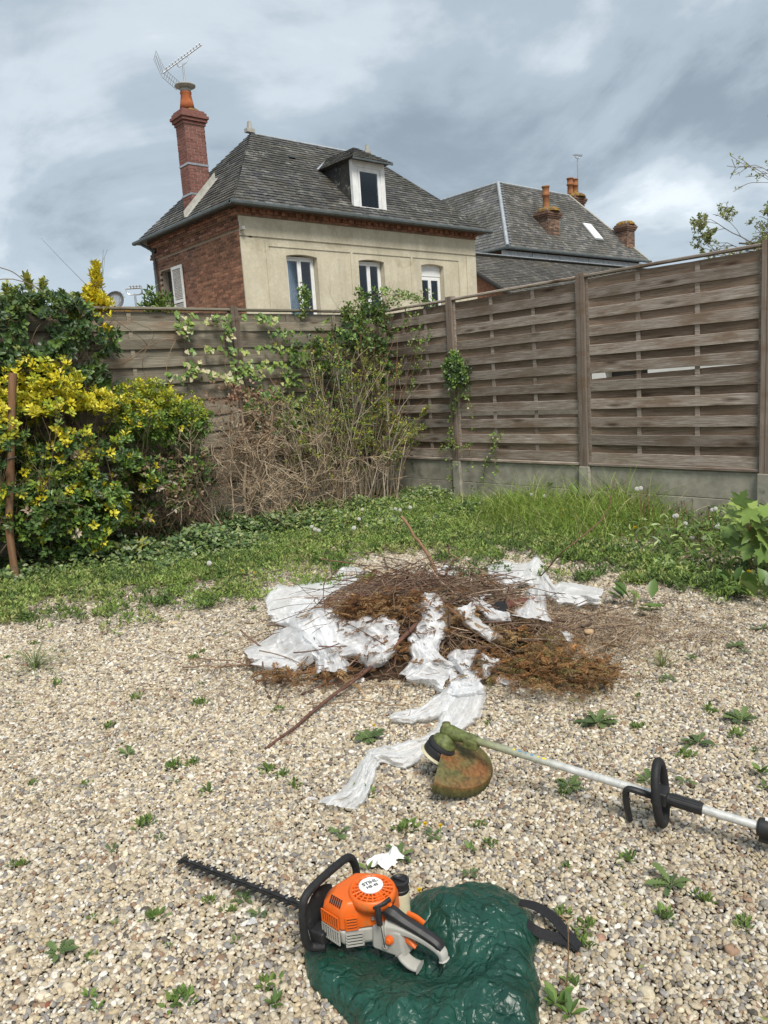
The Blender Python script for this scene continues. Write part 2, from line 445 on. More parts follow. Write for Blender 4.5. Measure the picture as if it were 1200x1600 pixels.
MT['gutter'] = mat_var('gutter', [(.3, (.07, .085, .085)), (.7, (.12, .135, .135))], 5, rough=.5, metal=.2, bmp=.1, rand=False)
MT['lead'] = mat_var('lead', [(.3, (.28, .27, .24)), (.7, (.44, .43, .39))], 7, rough=.8, bmp=.2, rand=False)
MT['white'] = mat_var('white', [(.3, (.66, .66, .64)), (.7, (.80, .80, .79))], 6, rough=.45, bmp=0, rand=False)
MT['whitewall'] = mat_var('whitewall', [(.3, (.62, .62, .58)), (.7, (.78, .78, .74))], 2, rough=.9, bmp=.1, rand=False)
MT['terracotta'] = mat_var('terracotta', [(.3, (.30, .085, .03)), (.7, (.46, .15, .06))], 9, rough=.85, bmp=.2, rand=False, dirt=((.36, .20, .03), .62), dirt_scale=7)
MT['old_pot'] = mat_var('old_pot', [(.3, (.22, .085, .04)), (.7, (.34, .15, .07))], 9, rough=.9, bmp=.2, rand=False, dirt=((.30, .19, .05), .54), dirt_scale=6)
MT['lichen'] = mat_var('lichen', [(.35, (.10, .07, .045)), (.5, (.20, .12, .04)), (.65, (.38, .22, .03))], 9, rough=.95, bmp=.6, rand=False)
MT['metal'] = mat_var('metal', [(.3, (.36, .37, .38)), (.7, (.52, .53, .54))], 9, rough=.4, metal=.8, bmp=0, rand=False)
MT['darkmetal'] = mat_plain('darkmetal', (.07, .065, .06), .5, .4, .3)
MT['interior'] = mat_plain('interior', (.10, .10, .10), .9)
MT['sky_reflection'] = mat_plain('sky_reflection', (.80, .81, .82), .9)  # pale tone painted for the sky reflected in the dormer pane
MT['curtain'] = mat_plain('curtain', (.72, .72, .74), .9)
def mat_glass():
    m, nt, N, L, bs = new_mat('window_glass')
    g = N.new('ShaderNodeBsdfGlossy'); g.inputs['Roughness'].default_value = .03; g.inputs['Color'].default_value = (.9, .95, 1, 1)
    t = N.new('ShaderNodeBsdfTransparent'); t.inputs['Color'].default_value = (.84, .87, .88, 1)
    lw = N.new('ShaderNodeFresnel'); lw.inputs[0].default_value = 1.7
    mx = N.new('ShaderNodeMixShader'); L.new(lw.outputs[0], mx.inputs[0]); L.new(t.outputs[0], mx.inputs[1]); L.new(g.outputs[0], mx.inputs[2])
    L.new(mx.outputs[0], N['Material Output'].inputs[0]); return m
MT['glass'] = mat_glass()
def mat_wood(name, stops, knots=True, stretch=(1.6, 42, 42), hsv=.27):
    m, nt, N, L, bs = new_mat(name)
    vec = coords(N, L, stretch, True)
    f = noise(N, L, vec, 3.2, 9, .72, .35)
    c = ramp(N, L, f, stops)
    v2 = coords(N, L, (1.0, 3.5, 3.5), True); f2 = noise(N, L, v2, 2.1, 6, .6)      # brown, less weathered runs
    c = mixc(N, L, ramp(N, L, f2, [(.50, (0, 0, 0)), (.66, (.8, .8, .8))]), c, (.165, .112, .075))
    if knots:
        v3 = coords(N, L, (2.0, 4.0, 9.0), True)
        vo = N.new('ShaderNodeTexVoronoi'); vo.inputs['Scale'].default_value = 1.0; L.new(v3, vo.inputs['Vector'])
        c = mixc(N, L, ramp(N, L, vo.outputs['Distance'], [(.06, (.9, .9, .9)), (.22, (0, 0, 0))]), c, (.06, .036, .022))
    oi = N.new('ShaderNodeObjectInfo'); mr = N.new('ShaderNodeMapRange'); L.new(oi.outputs['Random'], mr.inputs[0])
    mr.inputs[3].default_value = 1-hsv; mr.inputs[4].default_value = 1+hsv
    h = N.new('ShaderNodeHueSaturation'); L.new(c, h.inputs['Color']); L.new(mr.outputs[0], h.inputs['Value']); c = h.outputs[0]
    L.new(c, bs.inputs['Base Color']); bs.inputs['Roughness'].default_value = .85; bs.inputs['Specular IOR Level'].default_value = .2
    bump(N, L, f, .5, .004, bs); return m
GREYWOOD = [(.30, (.09, .066, .048)), (.43, (.22, .172, .135)), (.57, (.34, .292, .25)), (.70, (.50, .455, .405))]
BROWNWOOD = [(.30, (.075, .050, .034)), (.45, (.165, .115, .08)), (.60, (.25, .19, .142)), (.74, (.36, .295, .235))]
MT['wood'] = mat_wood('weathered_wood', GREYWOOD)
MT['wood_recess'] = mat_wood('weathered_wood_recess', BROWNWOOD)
MT['wood_back'] = mat_wood('weathered_wood_back', [(.28, (.11, .095, .07)), (.5, (.215, .19, .145)), (.75, (.35, .315, .25))])
MT['postwood'] = mat_wood('post_wood', [(.3, (.13, .10, .078)), (.55, (.215, .17, .138)), (.8, (.32, .27, .225))], False, (22, 22, .9))
MT['stake'] = mat_wood('stake_wood', [(.3, (.12, .06, .03)), (.55, (.21, .115, .06)), (.8, (.30, .18, .10))], False, (22, 22, .9))
MT['leaf'] = mat_leaf('leaf', .42, .22, .5)
MT['leaf_matt'] = mat_leaf('leaf_matt', .6, .28, .3)
MT['grass'] = mat_leaf('grass', .5, .3, .35)
MT['bark'] = mat_tint('bark', .9, .15, 60)
MT['needles'] = mat_leaf('dry_needles', .85, .15, .1)
MT['petal'] = mat_leaf('petal', .6, .3, .2)
def mat_puff():
    m, nt, N, L, bs = new_mat('seed_puff')
    bs.inputs['Base Color'].default_value = (.72, .71, .67, 1); bs.inputs['Roughness'].default_value = .9
    tp = N.new('ShaderNodeBsdfTransparent'); mx = N.new('ShaderNodeMixShader'); mx.inputs[0].default_value = .55; L.new(tp.outputs[0], mx.inputs[1]); L.new(bs.outputs[0], mx.inputs[2]); L.new(mx.outputs[0], N['Material Output'].inputs[0])
    return m
MT['puff'] = mat_puff()
def mat_pebble():
    m, nt, N, L, bs = new_mat('pebble')
    c = lnk_color(N, L, 'INSTANCER')
    tc = N.new('ShaderNodeTexCoord'); n = noise(N, L, tc.outputs['Object'], 2.2, 6, .65)
    c = mixc(N, L, 1.0, c, ramp(N, L, n, [(.28, (.72, .70, .66)), (.72, (1.2, 1.2, 1.2))]), 'MULTIPLY')
    L.new(c, bs.inputs['Base Color']); bs.inputs['Roughness'].default_value = .62; bs.inputs['Specular IOR Level'].default_value = .3
    return m
MT['pebble'] = mat_pebble()
def mat_film():
    m, nt, N, L, bs = new_mat('plastic_film')
    at_ = N.new('ShaderNodeAttribute'); at_.attribute_name = 'tint'
    def co(sx, sy):
        mp = N.new('ShaderNodeMapping'); mp.inputs['Scale'].default_value = (sx, sy, 1); L.new(at_.outputs['Vector'], mp.inputs[0]); return mp.outputs[0]
    def crease(sx, sy, scale, w, wobble):
        v = co(sx, sy); nd = N.new('ShaderNodeTexNoise'); nd.inputs['Scale'].default_value = scale*.8; nd.inputs['Detail'].default_value = 3; L.new(v, nd.inputs['Vector'])
        mv = N.new('ShaderNodeMixRGB'); mv.inputs[0].default_value = wobble; L.new(v, mv.inputs[1]); L.new(nd.outputs['Color'], mv.inputs[2])
        wv = N.new('ShaderNodeTexVoronoi'); wv.inputs['Scale'].default_value = scale; wv.feature = 'DISTANCE_TO_EDGE'; L.new(mv.outputs[0], wv.inputs['Vector']); return wv.outputs['Distance']
    c1 = crease(.55, 2.8, 13.0, .1, .09); c2 = crease(.7, 2.4, 34.0, .1, .06)
    mk = ramp(N, L, noise(N, L, co(1.0, 1.8), 16.0, 3, .5, .5), [(.40, (.10, .10, .10)), (.62, (1, 1, 1))])
    big = noise(N, L, co(1.0, 2.4), 7.0, 3, .5, .8)
    bs.inputs['Base Color'].default_value = (.94, .945, .955, 1); bs.inputs['Roughness'].default_value = .34; bs.inputs['Specular IOR Level'].default_value = .35
    b1 = bump(N, L, ramp(N, L, c1, [(0, (1, 1, 1)), (.20, (0, 0, 0))]), .28, .006, None); nrm = bump(N, L, ramp(N, L, c2, [(0, (1, 1, 1)), (.30, (0, 0, 0))]), .20, .002, bs, b1)
    tl = N.new('ShaderNodeBsdfTranslucent'); tl.inputs[0].default_value = (.92, .93, .94, 1)
    m1 = N.new('ShaderNodeMixShader'); m1.inputs[0].default_value = .20; L.new(bs.outputs[0], m1.inputs[1]); L.new(tl.outputs[0], m1.inputs[2])
    tp = N.new('ShaderNodeBsdfTransparent'); tp.inputs[0].default_value = (.97, .98, .98, 1)
    lw = N.new('ShaderNodeLayerWeight'); lw.inputs['Blend'].default_value = .26
    mr = N.new('ShaderNodeMapRange'); L.new(lw.outputs['Facing'], mr.inputs[0]); mr.inputs[3].default_value = .34; mr.inputs[4].default_value = .90
    def plus(a, b):
        ad = N.new('ShaderNodeMath'); ad.operation = 'ADD'; ad.use_clamp = True; L.new(a, ad.inputs[0]); L.new(b, ad.inputs[1]); return ad.outputs[0]
    op = plus(mr.outputs[0], mixc(N, L, 1.0, ramp(N, L, c1, [(0, (.30, .30, .30)), (.08, (.10, .10, .10)), (.24, (0, 0, 0))]), mk, 'MULTIPLY'))
    op = plus(op, mixc(N, L, 1.0, ramp(N, L, c2, [(0, (.08, .08, .08)), (.1, (.03, .03, .03)), (.25, (0, 0, 0))]), mk, 'MULTIPLY'))
    op = plus(op, ramp(N, L, big, [(.36, (0, 0, 0)), (.74, (.22, .22, .22))]))
    mx = N.new('ShaderNodeMixShader'); L.new(op, mx.inputs[0]); L.new(tp.outputs[0], mx.inputs[1]); L.new(m1.outputs[0], mx.inputs[2])
    L.new(mx.outputs[0], N['Material Output'].inputs[0]); return m
MT['film'] = mat_film()
def mat_tarp():
    m, nt, N, L, bs = new_mat('woven_tarp')
    vec = coords(N, L, (1, 1, 1), False)
    n = noise(N, L, vec, 30, 6, .65, .6); n3 = noise(N, L, vec, 6, 5, .6)
    c = ramp(N, L, n3, [(.3, (.006, .040, .027)), (.7, (.012, .068, .046))])
    d = noise(N, L, vec, 3.5, 7, .7)
    c = mixc(N, L, ramp(N, L, d, [(.56, (0, 0, 0)), (.74, (.45, .45, .45))]), c, (.05, .055, .04))
    L.new(c, bs.inputs['Base Color']); bs.inputs['Roughness'].default_value = .33; bs.inputs['Specular IOR Level'].default_value = .5
    def crease(scale, w):
        nd = N.new('ShaderNodeTexNoise'); nd.inputs['Scale'].default_value = scale*.5; nd.inputs['Detail'].default_value = 3; L.new(vec, nd.inputs['Vector'])
        mv = N.new('ShaderNodeMixRGB'); mv.inputs[0].default_value = .06; L.new(vec, mv.inputs[1]); L.new(nd.outputs['Color'], mv.inputs[2])
        wv = N.new('ShaderNodeTexVoronoi'); wv.inputs['Scale'].default_value = scale; wv.feature = 'DISTANCE_TO_EDGE'; L.new(mv.outputs[0], wv.inputs['Vector'])
        return ramp(N, L, wv.outputs['Distance'], [(0, (0, 0, 0)), (w, (1, 1, 1))])
    b1 = bump(N, L, crease(13, .10), .48, .008, None)
    b2 = bump(N, L, crease(34, .14), .40, .004, None, b1)
    bump(N, L, n, .40, .006, bs, b2); return m
MT['tarp'] = mat_tarp()
MT['orange'] = mat_var('orange_plastic', [(.3, (.64, .115, .012)), (.7, (.72, .135, .014))], 20, rough=.42, spec=.45, bmp=.12, bdist=.0008, rand=False, dirt=((.40, .15, .045), .585), dirt_scale=26, bscale=220)
MT['grey_plastic'] = mat_var('grey_plastic', [(.3, (.33, .32, .285)), (.7, (.43, .42, .38))], 12, rough=.55, bmp=.1, bdist=.001, rand=False, dirt=((.30, .28, .22), .64), dirt_scale=14)
MT['black'] = mat_var('black_plastic', [(.3, (.015, .015, .016)), (.7, (.026, .026, .027))], 40, rough=.5, spec=.4, bmp=.15, bdist=.0006, rand=False, dirt=((.075, .068, .055), .62), dirt_scale=22, bscale=260)
MT['rubber'] = mat_var('rubber_grip', [(.3, (.014, .014, .015)), (.7, (.026, .026, .027))], 60, rough=.6, bmp=.3, bdist=.001, rand=False)
MT['steel'] = mat_plain('blade_steel', (.045, .043, .042), .45, .5, .6, .4, 50)
MT['alu'] = mat_var('alu_tube', [(.3, (.50, .50, .48)), (.7, (.66, .66, .64))], 14, rough=.32, metal=.55, bmp=0, rand=False)
MT['badge'] = mat_plain('badge_white', (.80, .80, .78), .35)
MT['yellow'] = mat_plain('yellow_sticker', (.80, .58, .03), .4)
MT['ink'] = mat_plain('ink', (.02, .02, .02), .5)
MT['blueink'] = mat_plain('blue_ink', (.10, .25, .42), .5)
MT['tank'] = mat_plain('tank_plastic', (.58, .53, .36), .4, .5, 0, .1)
MT['cloth'] = mat_plain('white_scrap', (.78, .77, .75), .8)
# ================================================================ GROUND
FX, BY = 6.4534, 7.317            # fence faces: right fence at x = FX, back fence at y = BY
def build_ground():
    nx = 90
    xs = np.r_[-400, -60, -12, np.linspace(-3, FX+.6, nx), 30, 80, 400]; ys = np.r_[-400, -60, -10, np.linspace(-1.5, BY+.6, nx), 30, 80, 400]
    X, Y = np.meshgrid(xs, ys)
    inside = (X > -3) & (X < FX+.5) & (Y > -1.5) & (Y < BY+.5)
    Z = np.where(inside, .03*(fbm(X*2.1, Y*2.1, 3)-.5), 0) - .012
    V = np.stack([X, Y, Z], -1).reshape(-1, 3)
    me = mesh_np('ground', V, [grid_faces(len(ys), len(xs), False)], smooth=True, mat=MT['soil'])
    link('ground', me, kind='structure')
build_ground()

# edge of the planted strip along the two fences
EDGE = np.array([(-1.5, 6.2), (1.5, 6.25), (2.15, 6.15), (2.55, 5.45), (3.35, 5.55), (4.25, 5.65), (4.95, 4.8), (5.05, 3.9), (4.80, 3.2), (4.6, 2.6), (4.75, 2.1), (5.0, 1.6), (5.3, .4), (5.4, -2)])
def edge_dist(x, y):
    """signed distance to the planted strip's edge, positive inside the strip"""
    P = np.stack([x, y], -1)[:, None]; A = EDGE[:-1][None]; B = EDGE[1:][None]
    AB = B-A; t = np.clip(((P-A)*AB).sum(-1)/(AB*AB).sum(-1), 0, 1)
    Q = A+t[..., None]*AB; d = np.linalg.norm(P-Q, axis=-1); i = d.argmin(1)
    ab = AB[0][i]; ap = P[:, 0]-EDGE[:-1][i]
    s = ab[:, 0]*ap[:, 1]-ab[:, 1]*ap[:, 0]
    return np.where(s > 0, 1, -1)*d.min(1)+.62*(fbm(x*1.5, y*1.5, 201, 3)-.44)+.28*(fbm(x*5, y*5, 203, 3)-.44)

def in_view(x, y, m=70, z=0.0):
    d = np.stack([x, y, np.full_like(x, z-CAM_H)], -1)
    w = d@_f; px = 600+FPX*(d@_r)/np.maximum(w, .01); py = 800-FPX*(d@_u)/np.maximum(w, .01)
    return (w > .1) & (px > -m) & (px < 1200+m) & (py > -m) & (py < 1600+m), w

def build_gravel():
    # points
    step = .0086
    gx = np.arange(-.6, 5.9, step); gy = np.arange(.1, 7.0, step)
    X, Y = np.meshgrid(gx, gy); X = X.ravel(); Y = Y.ravel()
    n = len(X); X = X+rng.uniform(-.5, .5, n)*step; Y = Y+rng.uniform(-.5, .5, n)*step
    ok, w = in_view(X, Y, 260); X, Y, w = X[ok], Y[ok], w[ok]
    ed = edge_dist(X, Y)
    thin = fbm(X*1.7, Y*1.7, 21, 4)
    keep = (ed < .32+.5*(thin-.4)) | ((ed < .75) & (rng.random(len(X)) < .25))
    far = np.clip((w-3.2)/4, 0, .45)
    keep &= rng.random(len(X)) > far*.9
    X, Y, w = X[keep], Y[keep], w[keep]; n = len(X)
    size = np.clip(rng.lognormal(math.log(.0062), .23, n), .0038, .013)*(1+np.clip((w-3)/9, 0, .35))
    big = rng.random(n) < .012; size[big] *= 1.55
    sc = np.stack([size*rng.uniform(.9, 1.35, n), size*rng.uniform(.75, 1.0, n), size*rng.uniform(.5, .85, n)], -1)
    rot = np.stack([rng.normal(0, .35, n), rng.normal(0, .35, n), rng.uniform(0, 6.28, n)], -1)
    up = rng.random(n) < .15; rot[up, 0] += rng.normal(0, 1, up.sum())
    Z = size*.15+rng.uniform(-.003, .006, n)+.022*(fbm(X*2.1, Y*2.1, 3)-.5)
    pal = [(.45,.38,.275),(.55,.485,.38),(.64,.60,.53),(.385,.32,.23),(.29,.265,.23),(.24,.225,.215),(.275,.18,.12),(.48,.395,.26),(.14,.12,.10),(.57,.505,.37)]
    p = np.array([.19,.20,.12,.13,.10,.07,.05,.07,.04,.06]); p /= p.sum()
    col = pick(pal, n, p)*np.clip(1+rng.normal(0, .13, (n, 1)), .6, 1.4)
    patch = fbm(X*.8+3, Y*.8, 31, 3)
    col = col*.94*(1+.34*(patch-.45))[:, None]
    me = bpy.data.meshes.new('gravel'); me.vertices.add(n)
    me.vertices.foreach_set('co', np.stack([X, Y, Z], -1).astype(np.float32).ravel())
    def attr(nm, ty, key, d):
        a = me.attributes.new(nm, ty, 'POINT'); a.data.foreach_set(key, np.ascontiguousarray(d, dtype=np.int32 if ty == 'INT' else np.float32).ravel())
    attr('rot', 'FLOAT_VECTOR', 'vector', rot); attr('scl', 'FLOAT_VECTOR', 'vector', sc)
    attr('tint', 'FLOAT_COLOR', 'color', np.c_[np.clip(col, 0, 1), np.ones(n)]); attr('kind', 'INT', 'value', rng.integers(0, 6, n))
    me.materials.append(MT['pebble'])
    o = link('gravel', me); tag(o, 'pale beige and grey pea gravel covering the yard', 'gravel', kind='stuff')
    g = bpy.data.node_groups.new('pebbles', 'GeometryNodeTree')
    g.interface.new_socket('Geometry', in_out='INPUT', socket_type='NodeSocketGeometry')
    g.interface.new_socket('Geometry', in_out='OUTPUT', socket_type='NodeSocketGeometry')
    N, L = g.nodes, g.links
    gi = N.new('NodeGroupInput'); go = N.new('NodeGroupOutput')
    jn = N.new('GeometryNodeGeometryToInstance')
    for k in range(6):
        ic = N.new('GeometryNodeMeshIcoSphere'); ic.inputs['Radius'].default_value = 1; ic.inputs['Subdivisions'].default_value = 3 if k < 3 else 2
        nz = N.new('ShaderNodeTexNoise'); nz.inputs['Scale'].default_value = .85; nz.inputs['Detail'].default_value = 2
        ps = N.new('GeometryNodeInputPosition'); va = N.new('ShaderNodeVectorMath'); va.operation = 'ADD'; va.inputs[1].default_value = (k*7.3, k*3.1, k)
        L.new(ps.outputs[0], va.inputs[0]); L.new(va.outputs[0], nz.inputs['Vector'])
        sb = N.new('ShaderNodeVectorMath'); sb.operation = 'SUBTRACT'; sb.inputs[1].default_value = (.5, .5, .5); L.new(nz.outputs['Color'], sb.inputs[0])
        scn = N.new('ShaderNodeVectorMath'); scn.operation = 'SCALE'; scn.inputs['Scale'].default_value = .95; L.new(sb.outputs[0], scn.inputs[0])
        sp = N.new('GeometryNodeSetPosition'); L.new(ic.outputs['Mesh'], sp.inputs['Geometry']); L.new(scn.outputs[0], sp.inputs['Offset'])
        ss = N.new('GeometryNodeSetShadeSmooth'); L.new(sp.outputs[0], ss.inputs['Geometry'])
        sm = N.new('GeometryNodeSetMaterial'); sm.inputs['Material'].default_value = MT['pebble']; L.new(ss.outputs[0], sm.inputs['Geometry'])
        L.new(sm.outputs[0], jn.inputs[0])
    def named(nm, ty):
        a = N.new('GeometryNodeInputNamedAttribute'); a.data_type = ty; a.inputs['Name'].default_value = nm; return a.outputs['Attribute']
    ip = N.new('GeometryNodeInstanceOnPoints'); L.new(gi.outputs[0], ip.inputs['Points']); L.new(jn.outputs[0], ip.inputs['Instance'])
    ip.inputs['Pick Instance'].default_value = True
    L.new(named('kind', 'INT'), ip.inputs['Instance Index']); L.new(named('rot', 'FLOAT_VECTOR'), ip.inputs['Rotation']); L.new(named('scl', 'FLOAT_VECTOR'), ip.inputs['Scale'])
    L.new(ip.outputs[0], go.inputs[0])
    md = o.modifiers.new('pebbles', 'NODES'); md.node_group = g
    print('pebbles', n)
build_gravel()

# ================================================================ FENCES
ZB, ZT = .472, 2.272
def slat_mesh(L, side, seed):
    r = np.random.default_rng(seed); n = 9; x = np.linspace(-L/2, L/2, n)
    y = side*(.0035+.0085*(1-np.abs(2*x/L)**3.5)); zc = np.cumsum(r.normal(0, .0012, n)); zc -= np.linspace(zc[0], zc[-1], n)
    h = .049+r.normal(0, .0012, n); t = .0045
    V = np.stack([np.stack([x, y-t, zc-h], -1), np.stack([x, y+t, zc-h+.003], -1), np.stack([x, y+t, zc+h-.003], -1), np.stack([x, y-t, zc+h], -1)], 1).reshape(-1, 3)
    F = grid_faces(n, 4)
    return mesh_np('slat', V, [F, np.array([(3, 2, 1, 0), tuple(4*(n-1)+i for i in range(4))])], mat=MT['wood'])
_slats = {}
def fence_panel(root, c, ang, L, seed, back, skip=(), tilt={}):
    """panel centre c (x,y); ang: rotation so local +y faces the yard"""
    mb = MB()
    wood = MT['wood_back'] if back else MT['wood']
    mb.sweep([(-L/2, 0, ZT+.012), (0, .002, ZT+.014), (L/2, 0, ZT+.012)], .062, .03)
    mb.sweep([(-L/2, .004, ZB+.018), (L/2, .004, ZB+.018)], .052, .036)
    for s in (-1, 1): mb.box((s*(L/2-.016), -.006, (ZB+ZT)/2), (.028, .034, ZT-ZB-.04))
    me = mb.mesh('fence_panel', wood)
    p = link('fence_panel', me, root, loc=(c[0], c[1], 0)); p.rotation_euler.z = ang
    for k in range(4):
        key = (round(L, 3), k, back)
        if key not in _slats:
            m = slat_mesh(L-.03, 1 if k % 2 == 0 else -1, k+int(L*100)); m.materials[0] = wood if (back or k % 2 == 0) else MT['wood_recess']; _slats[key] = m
    r = random.Random(seed)
    bm_ = MB().box((0, 0, 0), (.042, .010, ZT-ZB-.07)); key = ('batten', back)
    if key not in _slats: _slats[key] = bm_.mesh('batten', wood)
    for s in (-1, 1):
        b = link('batten', _slats[key], p, loc=(s*L*.168+r.uniform(-.01, .01), 0, (ZB+ZT)/2), world=False)
    n = 20; pitch = (ZT-ZB-.075)/n
    for i in range(n):
        if i in skip: continue
        front = (i % 2 == 0)
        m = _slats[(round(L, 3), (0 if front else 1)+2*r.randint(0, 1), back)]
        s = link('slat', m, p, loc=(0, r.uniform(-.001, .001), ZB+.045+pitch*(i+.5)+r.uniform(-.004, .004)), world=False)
        s.rotation_euler = (r.uniform(-.03, .03), r.uniform(-.0035, .0035), 0)
        if i in tilt:
            dz, ry = tilt[i]; s.location.z += dz; s.rotation_euler.y = ry; s.location.y -= .008
    return p
def fence_post(root, x, y, ang):
    mb = MB()
    mb.box((-.0215, 0, (ZB+ZT)/2+.02), (.039, .085, ZT-ZB+.05)); mb.box((.0215, .0, (ZB+ZT)/2+.02), (.039, .083, ZT-ZB+.05)); mb.box((0, -.01, (ZB+ZT)/2), (.01, .05, ZT-ZB))
    p = link('post', mb.mesh('post', MT['postwood']), root, loc=(x, y, 0)); p.rotation_euler.z = ang
    f = MB().box((0, -.004, (ZB-.3)/2), (.115, .105, ZB+.296))
    q = f.obj('post_foot', MT['concrete'], p, world=False, bevel=.008)
def plinth(root, c, ang, L):
    for i in range(2):
        m = MB().box((0, 0, 0), (L-.115, .042-.006*i, .236))
        o = link('concrete_plank', m.mesh('concrete_plank', MT['concrete']), root, loc=(c[0], c[1], .112+.239*i)); o.rotation_euler.z = ang
        bevel_obj(o, .006)
def build_fences():
    R = thing('fence', 'weathered brown woven timber fence on a concrete plinth, long side with the open gap', 'fence', (FX, 3.5, 0))
    ys = [BY+.03, 6.141, 4.409, 2.676, .944, -.79]
    for i in range(5):
        L = ys[i]-ys[i+1]; c = (FX+.02, (ys[i]+ys[i+1])/2)
        skip, tilt = (), {}
        if i == 1: tilt = {5: (-.055, .0), 7: (-.008, .004)}
        if i == 2: tilt = {9: (-.044, .034)}
        fence_panel(R, c, R_(90), L-.085, 10+i, False, skip, tilt)
        plinth(R, (FX+.03, c[1]), R_(90), L)
    for y in ys[1:]: fence_post(R, FX+.02, y, R_(90))
    B = thing('fence', 'greyer woven timber fence with ivy on it, running below the house', 'fence', (3, BY, 0))
    xs = [FX-.03, 4.381, 2.62, .86, -.9, -2.6]
    for i in range(5):
        L = xs[i]-xs[i+1]; c = ((xs[i]+xs[i+1])/2, BY+.02)
        fence_panel(B, c, R_(180), L-.085, 30+i, True)
        plinth(B, (c[0], BY+.03), R_(180), L)
    for x in xs[1:]: fence_post(B, x, BY+.02, R_(180))
    fence_post(B, FX-.05, BY-.02, R_(180))
build_fences()
# things behind the fences that show over or through them
def beyond_fence():
    w = thing('garden_wall', 'dark mossy capped garden wall behind the back fence', 'wall', (2, 9.2, 0))
    zt = at(230, 482, Y=9.2)[2]
    MB().bounds((-4, 9.2, -.1), (4.9, 9.42, zt-.07)).obj('masonry', MT['brick_old'], w)
    x = -4; r = random.Random(5)
    me = MB().box((0, 0, 0), (.27, .34, .06)).mesh('cap_tile', MT['lichen'])
    while x < 4.8:
        c = link('cap_tile', me, w, loc=(x, 9.31, zt-.035+r.uniform(-.012, .012))); c.rotation_euler = (r.uniform(-.05, .05), r.uniform(-.05, .05), 0); x += .28
    d = thing('concrete_wall', 'grey concrete wall glimpsed through the lower gap of the long fence', 'wall', (7.3, 5, 0))
    MB().bounds((7.3, 3.4, -.1), (7.5, 7.6, 1.02)).obj('wall_face', MT['concrete'], d)
    b = thing('white_building', 'low white building glimpsed through the slot in the long fence', 'building', (11, 6, 0))
    a0 = at(945, 583, X=11); a1 = at(1012, 583, X=11)
    mb = MB(); lo, hi = a1[1], a0[1]
    mb.bounds((11, 2.2, -.1), (11.3, lo, 2.1)); mb.bounds((11, hi, -.1), (11.3, 10, 2.1)); mb.bounds((11, lo, -.1), (11.3, hi, .95)); mb.bounds((11, lo, 1.375), (11.3, hi, 2.1))
    mb.obj('wall', MT['whitewall'], b)
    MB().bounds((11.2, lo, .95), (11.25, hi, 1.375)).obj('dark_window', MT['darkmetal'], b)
    MB().bounds((10.9, 2.2, 2.105), (14.4, 10.1, 2.2)).obj('roof', MT['zinc'], b)
beyond_fence()

# ================================================================ HOUSES
def slates(name, parent, O, s_dir, t_dir, rng_s, T, mat, w=.24, e=.135, pal=None, seed=0, lift=.012):
    """rows of overlapping slates; rng_s(t)->(s0,s1) along the eave at slope distance t"""
    r = np.random.default_rng(seed); O = np.array(O, float); s_dir = norm(np.array(s_dir, float)); t_dir = norm(np.array(t_dir, float))
    nrm = np.cross(s_dir, t_dir); nrm *= np.sign(nrm[2]) or 1
    V = []; C = []; k = 0; t = 0
    pal = np.array(pal or [(.085, .085, .084), (.11, .108, .104), (.14, .135, .125), (.068, .069, .072), (.12, .112, .095)])
    while t < T:
        t1 = min(t+e*1.15, T); s0a, s1a = rng_s(t); s0b, s1b = rng_s(min(t+e, T))
        s = s0a-(.5 if k % 2 else 0)*w-r.uniform(0, .04)
        while s < s1a:
            a, b = s+.004, s+w-.004
            qa = [max(a, s0a), min(b, s1a)]; qb = [max(a, s0b), min(b, s1b)]
            if qa[1]-qa[0] > .02:
                if qb[1] < qb[0]: m = (np.clip(qa[0], s0b, s1b)); qb = [m, m]
                l0 = lift+.012+r.uniform(0, .008); l1 = lift*.4; dt = r.uniform(-.012, .012)
                def P(ss, tt, h): return O+s_dir*ss+t_dir*tt+nrm*h
                V += [P(qa[0], t+dt, l0), P(qa[1], t+dt, l0+r.uniform(-.003, .003)), P(qb[1], t1, l1), P(qb[0], t1, l1), P(qa[0], t+dt, l0-.016), P(qa[1], t+dt, l0-.016)]
                C += [pal[r.integers(len(pal))]*r.uniform(.75, 1.3)]*6
            s += w
        t += e; k += 1
    V = np.array(V); n = len(V)//6; b = np.arange(n)[:, None]*6
    F = np.vstack([b+np.array([0, 1, 2, 3]), b+np.array([4, 5, 1, 0])])
    me = mesh_np(name, V, [F], np.array(C), mat=mat)
    return link(name, me, parent, kind='stuff')

